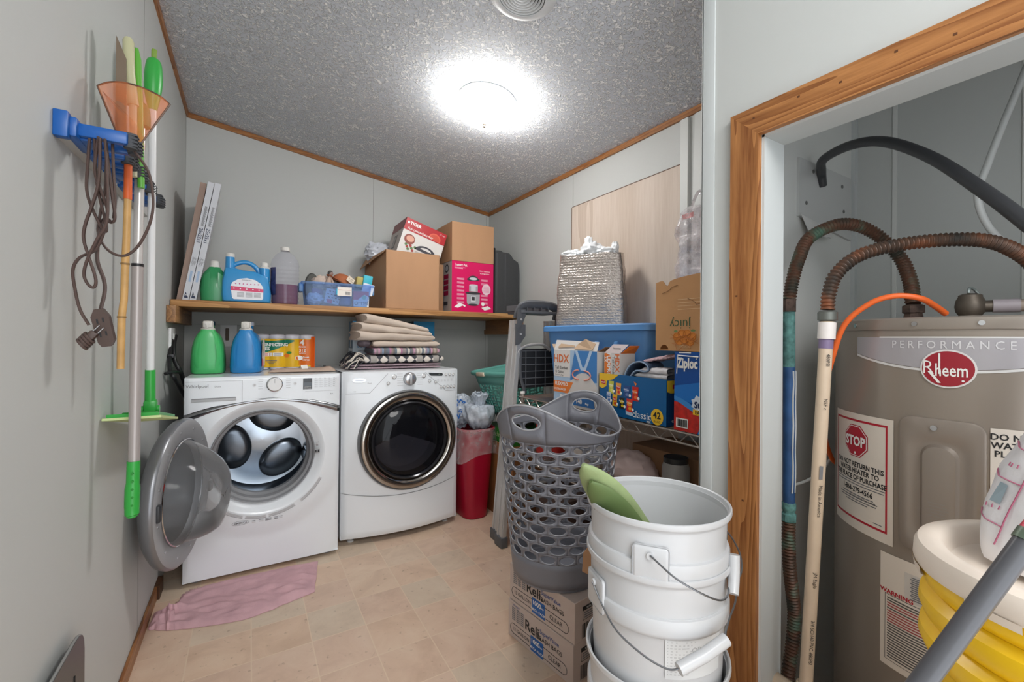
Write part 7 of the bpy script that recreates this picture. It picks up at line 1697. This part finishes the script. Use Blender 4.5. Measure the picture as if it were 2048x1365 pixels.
# ------------------------------------------------------------------ corrugated copper connectors
def copper_mat(name, c1, c2, c3):
    mt, nt, bb = new_mat(name); N = nt.nodes.new; L = nt.links.new; tc = N('ShaderNodeTexCoord'); n = N('ShaderNodeTexNoise'); n.inputs['Scale'].default_value = 18; n.inputs['Detail'].default_value = 6; L(tc.outputs['Object'], n.inputs['Vector'])
    r = N('ShaderNodeValToRGB'); e = r.color_ramp.elements; e[0].position = .35; e[0].color = rgb(c1); e[1].position = .68; e[1].color = rgb(c3); q = e.new(.5); q.color = rgb(c2); L(n.outputs['Fac'], r.inputs[0]); L(r.outputs[0], bb.inputs['Base Color'])
    bb.inputs['Metallic'].default_value = .35; bb.inputs['Roughness'].default_value = .5; return mt
cop = copper_mat('aged_copper', '3E3A36', '5A4336', '8A5234'); cop2 = copper_mat('green_copper', '46443C', '6B4A3A', '5C7A6A')
def corrug(mb, pts, r, mt, pitch=.0085, k=14):
    c = cr(pts, 40); d = [0]
    for i in range(1, len(c)): d.append(d[-1] + (c[i] - c[i - 1]).length)
    n_ = int(d[-1] / pitch * 5); out = []; rs = []; j = 0
    for i in range(n_ + 1):
        s_ = d[-1] * i / n_
        while j < len(d) - 2 and d[j + 1] < s_: j += 1
        f = (s_ - d[j]) / max(1e-9, d[j + 1] - d[j]); out.append(c[j].lerp(c[j + 1], f)); rs.append(r * (1 + .13 * math.sin(s_ / pitch * 2 * PI)))
    mb.tube(out, rs, mt, k)
hA = [(1.239, .619, 1.300), (1.252, .618, 1.35), (1.275, .614, 1.41), (1.318, .606, 1.475), (1.389, .563, 1.512), (1.455, .520, 1.495), (1.495, .472, 1.426), (1.490, .445, 1.355), (1.468, .431, 1.288)]
t = thing('water_connector', 'corrugated copper connector arching from the heater top to the green corroded pipe', 'pipe', (1.35, .53, 1.29)); b = MB(); corrug(b, hA, .0150, cop2); b.build('corrugated_tube', t)
b = MB(); b.tube([(1.239, .619, 1.268), (1.239, .619, 1.302)], .0165, cor, 8); b.build('union_nut', t)
t = thing('water_pipe', 'blue and green corroded water pipe standing by the closet side wall', 'pipe', (1.31, .62, 0))
vg = M('verdigris', '5E8C88', .85, bump=.8, bscale=120, var=.45, vscale=60); 
b = MB(); b.tube([(1.240, .620, 1.275), (1.2415, .620, 1.20), (1.2425, .620, 1.12)], .0145, vg, 16); b.build('verdigris_section', t)
b = MB(); b.tube([(1.2425, .620, 1.125), (1.2445, .620, .90), (1.246, .620, .745)], .0145, M('blue_pipe', '2F5687', .55, bump=.5, bscale=60, var=.3, vscale=18), 16)
for (dx, dy_) in ((-.006, -.0135), (.006, -.0135)): b.tube(cr([(1.2432 + dx + .0015 * math.sin(k * 1.9), .620 + dy_, 1.11 - k * .036) for k in range(10)], 3), .0022, M('glue_white', 'D5D8D8', .5), 5)
b.build('blue_section', t)
b = MB(); b.lathe([(.0150, 0), (.0185, .003), (.0185, .020), (.015, .024), (.0150, .030), (.018, .034), (.018, .048), (.0150, .052)], vg, 8, xy=(1.246, .620), L=T(0, 0, .705)); b.build('coupling', t)
b = MB(); corrug(b, [(1.246, .620, .705), (1.248, .621, .66), (1.256, .622, .58), (1.272, .622, .50), (1.282, .622, .44), (1.272, .622, .36), (1.255, .622, .30), (1.250, .622, .24), (1.250, .622, .10), (1.250, .622, .0)], .0150, cop2); b.build('corrugated_tube', t)
hB = [(1.135, .484, 1.262), (1.137, .482, 1.30), (1.150, .472, 1.345), (1.180, .442, 1.384), (1.225, .390, 1.404), (1.277, .316, 1.409), (1.322, .262, 1.399), (1.372, .225, 1.366), (1.405, .205, 1.320), (1.420, .198, 1.29), (1.425, .195, 1.245)]
t = thing('water_connector', 'corrugated copper connector arching right from the beige plastic pipe', 'pipe', (1.2, .35, 1.25)); b = MB(); corrug(b, hB, .0135, cop); b.build('corrugated_tube', t)
b = MB(); b.lathe([(.014, 0), (.0195, .003), (.0195, .020), (.015, .024)], M('nut_zinc', '6E716C', .5, .6), 10, xy=(1.135, .484), L=T(0, 0, 1.236)); b.build('union_nut', t)
t = thing('plastic_pipe', 'beige plastic water pipe with black print standing in front of the heater', 'pipe', (1.11, .50, 0))
pv = M('pvc_beige', 'CDB8A0', .4, var=.06, vscale=20); PB, PT = Vector((1.100, .509, .38)), Vector((1.134, .484, 1.235))
b = MB(); b.tube([PB, PT], .0135, pv, 20); pd = (PT - PB).normalized()
b.M = FRM(PB + (PT - PB) * .5 + Vector((-.0105, -.0105, 0)), pd * -1, Vector((.70, -.71, 0)))
for (s_, x) in (('480PSI', -.34), ('NSF c', -.24), ('Made in America', -.02), ('JM Eagle', .16), ('3/4 SCH40 PVC 480PSI', .30)): b.text(s_, .0105, x, 0, ink, z=.0008 - .0002)
b.rect(-.10, -.07, -.004, .003, ink_soft, z=.0006)
b.build('pipe', t)
b = MB(); b.tube([PT - pd * .040, PT - pd * .002], .0175, M('pvc_white', 'DDD6D2', .4), 20); b.tube([PT - pd * .062, PT - pd * .038], .0142, M('primer_purple', '7A6A8A', .5), 20); b.build('adapter', t)
b = MB(); b.tube([PB + Vector((0, 0, -.38)), PB - pd * .01], .0135, pv, 20); b.tube([PB - pd * .05, PB + pd * .022], .0190, pv, 20); b.tube(cr([PB - pd * .02, PB + Vector((.012, .035, -.022)), PB + Vector((.02, .085, -.026))], 4), .018, pv, 16); b.build('elbow', t)
# orange cable
b = MB(); b.tube(cr([(1.29, .325, 1.252), (1.262, .335, 1.268), (1.228, .350, 1.284), (1.205, .385, 1.290), (1.192, .425, 1.275), (1.190, .472, 1.229), (1.207, .505, 1.145), (1.245, .540, 1.043), (1.33, .572, .935), (1.42, .594, .86), (1.53, .605, .76), (1.56, .61, .40), (1.56, .61, .02)], 8), .0062, M('cable_orange', 'E9682A', .45), 10); b.build('orange_cable', label='orange cable curving over the left rim of the water heater', cat='cable')
b = MB(); b.tube(cr([(1.575, .688, 1.69), (1.545, .678, 1.725), (1.47, .64, 1.735), (1.40, .545, 1.725), (1.355, .455, 1.69), (1.30, .355, 1.605), (1.225, .262, 1.495), (1.148, .184, 1.393), (1.10, .12, 1.30), (1.10, .02, 1.0), (1.10, -.02, 0)], 10), .0125, M('hose_black', '36373A', .4, bump=.1, bscale=60), 14); b.build('insulated_hose', label='thick black hose arching across the closet above the water heater', cat='hose')
b = MB(); b.tube(cr([(1.72, .19, 2.2), (1.603, .258, 1.872), (1.55, .29, 1.72), (1.518, .31, 1.618), (1.498, .322, 1.546), (1.519, .31, 1.474), (1.57, .28, 1.42), (1.64, .22, 1.37), (1.72, .05, 1.33)], 8), .0075, M('tube_white', 'C9CBC9', .4), 10); b.build('white_tubing', label='white flexible tubing curving down behind the black hose', cat='tubing')
b = MB(); b.tube(cr([(1.262, .6985, .86), (1.28, .69, .80), (1.34, .66, .775), (1.42, .63, .80), (1.46, .61, .85)], 6), .004, M('tube_white'), 8); b.build('thin_tubing', label='thin white tube looping behind the beige pipe', cat='tubing')
# wall plate with paper tag
b = MB(); plm = M('plate_paint', 'C3C4C2', .5); b.add([(1.440, .700, 1.755), (1.790, .700, 1.755), (1.790, .700, 1.540), (1.440, .700, 1.575), (1.440, .692, 1.755), (1.790, .692, 1.755), (1.790, .692, 1.540), (1.440, .692, 1.575)], [(0, 3, 2, 1), (4, 5, 6, 7), (0, 1, 5, 4), (1, 2, 6, 5), (2, 3, 7, 6), (3, 0, 4, 7)], plm)
for (x, z) in ((1.523, 1.726), (1.719, 1.715), (1.481, 1.62), (1.731, 1.632)): b.cyl((x, .692, z), (x, .690, z), .006, M('screw_head', '6C6C6A', .5), 12)
b.build('wall_plate', label='grey painted plate screwed to the closet side wall where the black hose enters', cat='wall plate')
b = MB(); b.add([(1.445, .690, 1.580), (1.60, .690, 1.562), (1.62, .676, 1.525), (1.462, .672, 1.515)], [(0, 1, 2, 3)], M('paper_tag', 'DAD9D6', .6))
for k in range(5): b.add([(1.455 + .004 * k, .6885 - .003 * k, 1.572 - .010 * k), (1.59 + .003 * k, .6885 - .003 * k, 1.556 - .008 * k), (1.59 + .003 * k, .6880 - .003 * k, 1.553 - .008 * k), (1.455 + .004 * k, .6880 - .003 * k, 1.569 - .010 * k)], [(0, 1, 2, 3)], ink_soft)
b.build('paper_tag', label='curled printed paper tag under the grey wall plate', cat='paper tag')

# ------------------------------------------------------------------ yellow pails with a white lid
ylw = M('pail_yellow', 'F2C414', .35); PX, PY = .885, .086
b = MB(); b.box(PX - .15, PX + .15, PY - .15, PY + .15, 0, .432, card, .003); b.build('cardboard_box', label='brown cardboard box on the floor carrying the yellow pails', cat='cardboard box')
def ypail(zr_, label):
    t_ = thing('yellow_pail', label, 'pail', (PX, PY, zr_ - .37), 'nested yellow pails'); b = MB(T(PX, PY, zr_ - .37)); H_ = .37
    b.lathe([(.001, 0), (.118, 0), (.124, .006), (.136, H_ - .05), (.1475, H_ - .0445), (.155, H_ - .036), (.1600, H_ - .023), (.1585, H_ - .010), (.147, H_), (.142, H_ - .001), (.139, H_ - .04), (.120, .012), (.001, .008)], ylw, 80); b.build('pail_body', t_); return t_
ypail(.892, 'topmost of the three nested yellow pails, right under the white lid'); ypail(.847, 'middle one of the three nested yellow pails'); ypail(.802, 'lowest one of the three nested yellow pails')
lidm = M('lid_translucent', 'E6D9CB', .35, var=.04, vscale=8)
b = MB(T(PX, PY, .8935)); b.lathe([(.1600, -.016), (.1640, -.014), (.1660, -.008), (.1650, .008), (.161, .016), (.152, .020), (.140, .019), (.134, .014), (.131, .002), (.127, -.006), (.120, -.008), (.06, -.007), (.001, -.006)], lidm, 80)
for k in range(8):
    a = math.radians(150 + k * 45); b.lathe([(.160, -.024), (.1650, -.022), (.1665, -.012)], lidm, 6, a0=a, a1=a + .32)
b.build('pail_lid', label='off-white plastic lid with a raised rim on the topmost yellow pail', cat='lid')
# printed flour bag on the lid
fbg = M('bag_flour_white', 'E2E1E3', .5, bump=.35, bscale=45, bdist=.004)
t = thing('printed_bag', 'white bag with thin red printing standing on the white pail lid', 'bag', (.90, .02, .875))
b = MB()
def bagf(u, v):
    a = 2 * PI * u; z = .8955 + .42 * v
    w = (.094 + .030 * math.sin(PI * min(1, v * 1.25)) ** .8) * (1 - .62 * v ** 1.3); d = w * .8
    cx_, cy_ = .905 + .06 * v, .095 - .100 * v
    k = 1 + .06 * nz((math.cos(a) * 3, math.sin(a) * 3, v * 4)) + .03 * nz((math.cos(a) * 9, math.sin(a) * 9, v * 12))
    return Vector((cx_ + d * math.cos(a) * k, cy_ + w * math.sin(a) * k, z))
b.grid(bagf, 64, 48, fbg); b.add([bagf(q / 64, 0) for q in range(64)], [tuple(range(64))], fbg); b.build('bag_body', t)
pr = M('print_thin_red', 'B0607A', .5); b = MB()
def on(u, v, o_=.0015):
    p = bagf(u, v); c_ = bagf(u + .5, v); n_ = (p - c_); n_.z = 0; return p + n_.normalized() * o_
b.tube([on(.365 + .06 * f, .06 + .80 * f) for f in [k / 20 for k in range(21)]], .0009, pr, 4)
for v_ in (.12, .26, .36, .46, .58, .70): b.tube([on(.365 + .06 * (v_ - .06) / .8 - .10 * k / 6, v_ + .02 * k / 6) for k in range(7)], .0009, pr, 4)
for i, v_ in enumerate((.16, .30, .40, .51, .63)):
    for q in range(3): b.tube([on(.345 - .012 * q + .06 * (v_ - .06) / .8, v_ + .012 * k / 3 + .008) for k in range(4)], .0007, pr, 4)
b.build('red_print', t)
b = MB(); p = on(.34, .20, .002); 
b.add([on(.335, .19, .002), on(.352, .185, .002), on(.358, .25, .002), on(.341, .255, .002)], [(0, 1, 2, 3)], M('print_grey_blue', '8FA0A8', .5)); b.build('grey_print', t)
# dark pole across the corner
t = thing('pole', 'dark grey round pole slanting up across the lower right corner', 'pole', (.2, .4, 0))
P1 = Vector((.588, .173, .822)); P2 = Vector((.702, .103, 1.008)); dv = (P2 - P1).normalized(); P0 = P1 - dv * (P1.z / dv.z); P3 = P1 + dv * .30
b = MB(); b.tube([P0, P1 + dv * .205], .0098, M('pole_charcoal', '4E4E52', .28), 24); b.build('tube', t)
b = MB(); b.tube([P1 + dv * .200, P1 + dv * .212], .0112, M('collar_green', '5C6A5A', .4, .3), 24); b.build('collar', t)
b = MB(); b.tube([P1 + dv * .211, P1 + dv * .225, P1 + dv * .34], [.0105, .0098, .009], M('grip_red', 'C8364E', .4), 20); b.build('red_grip', t)
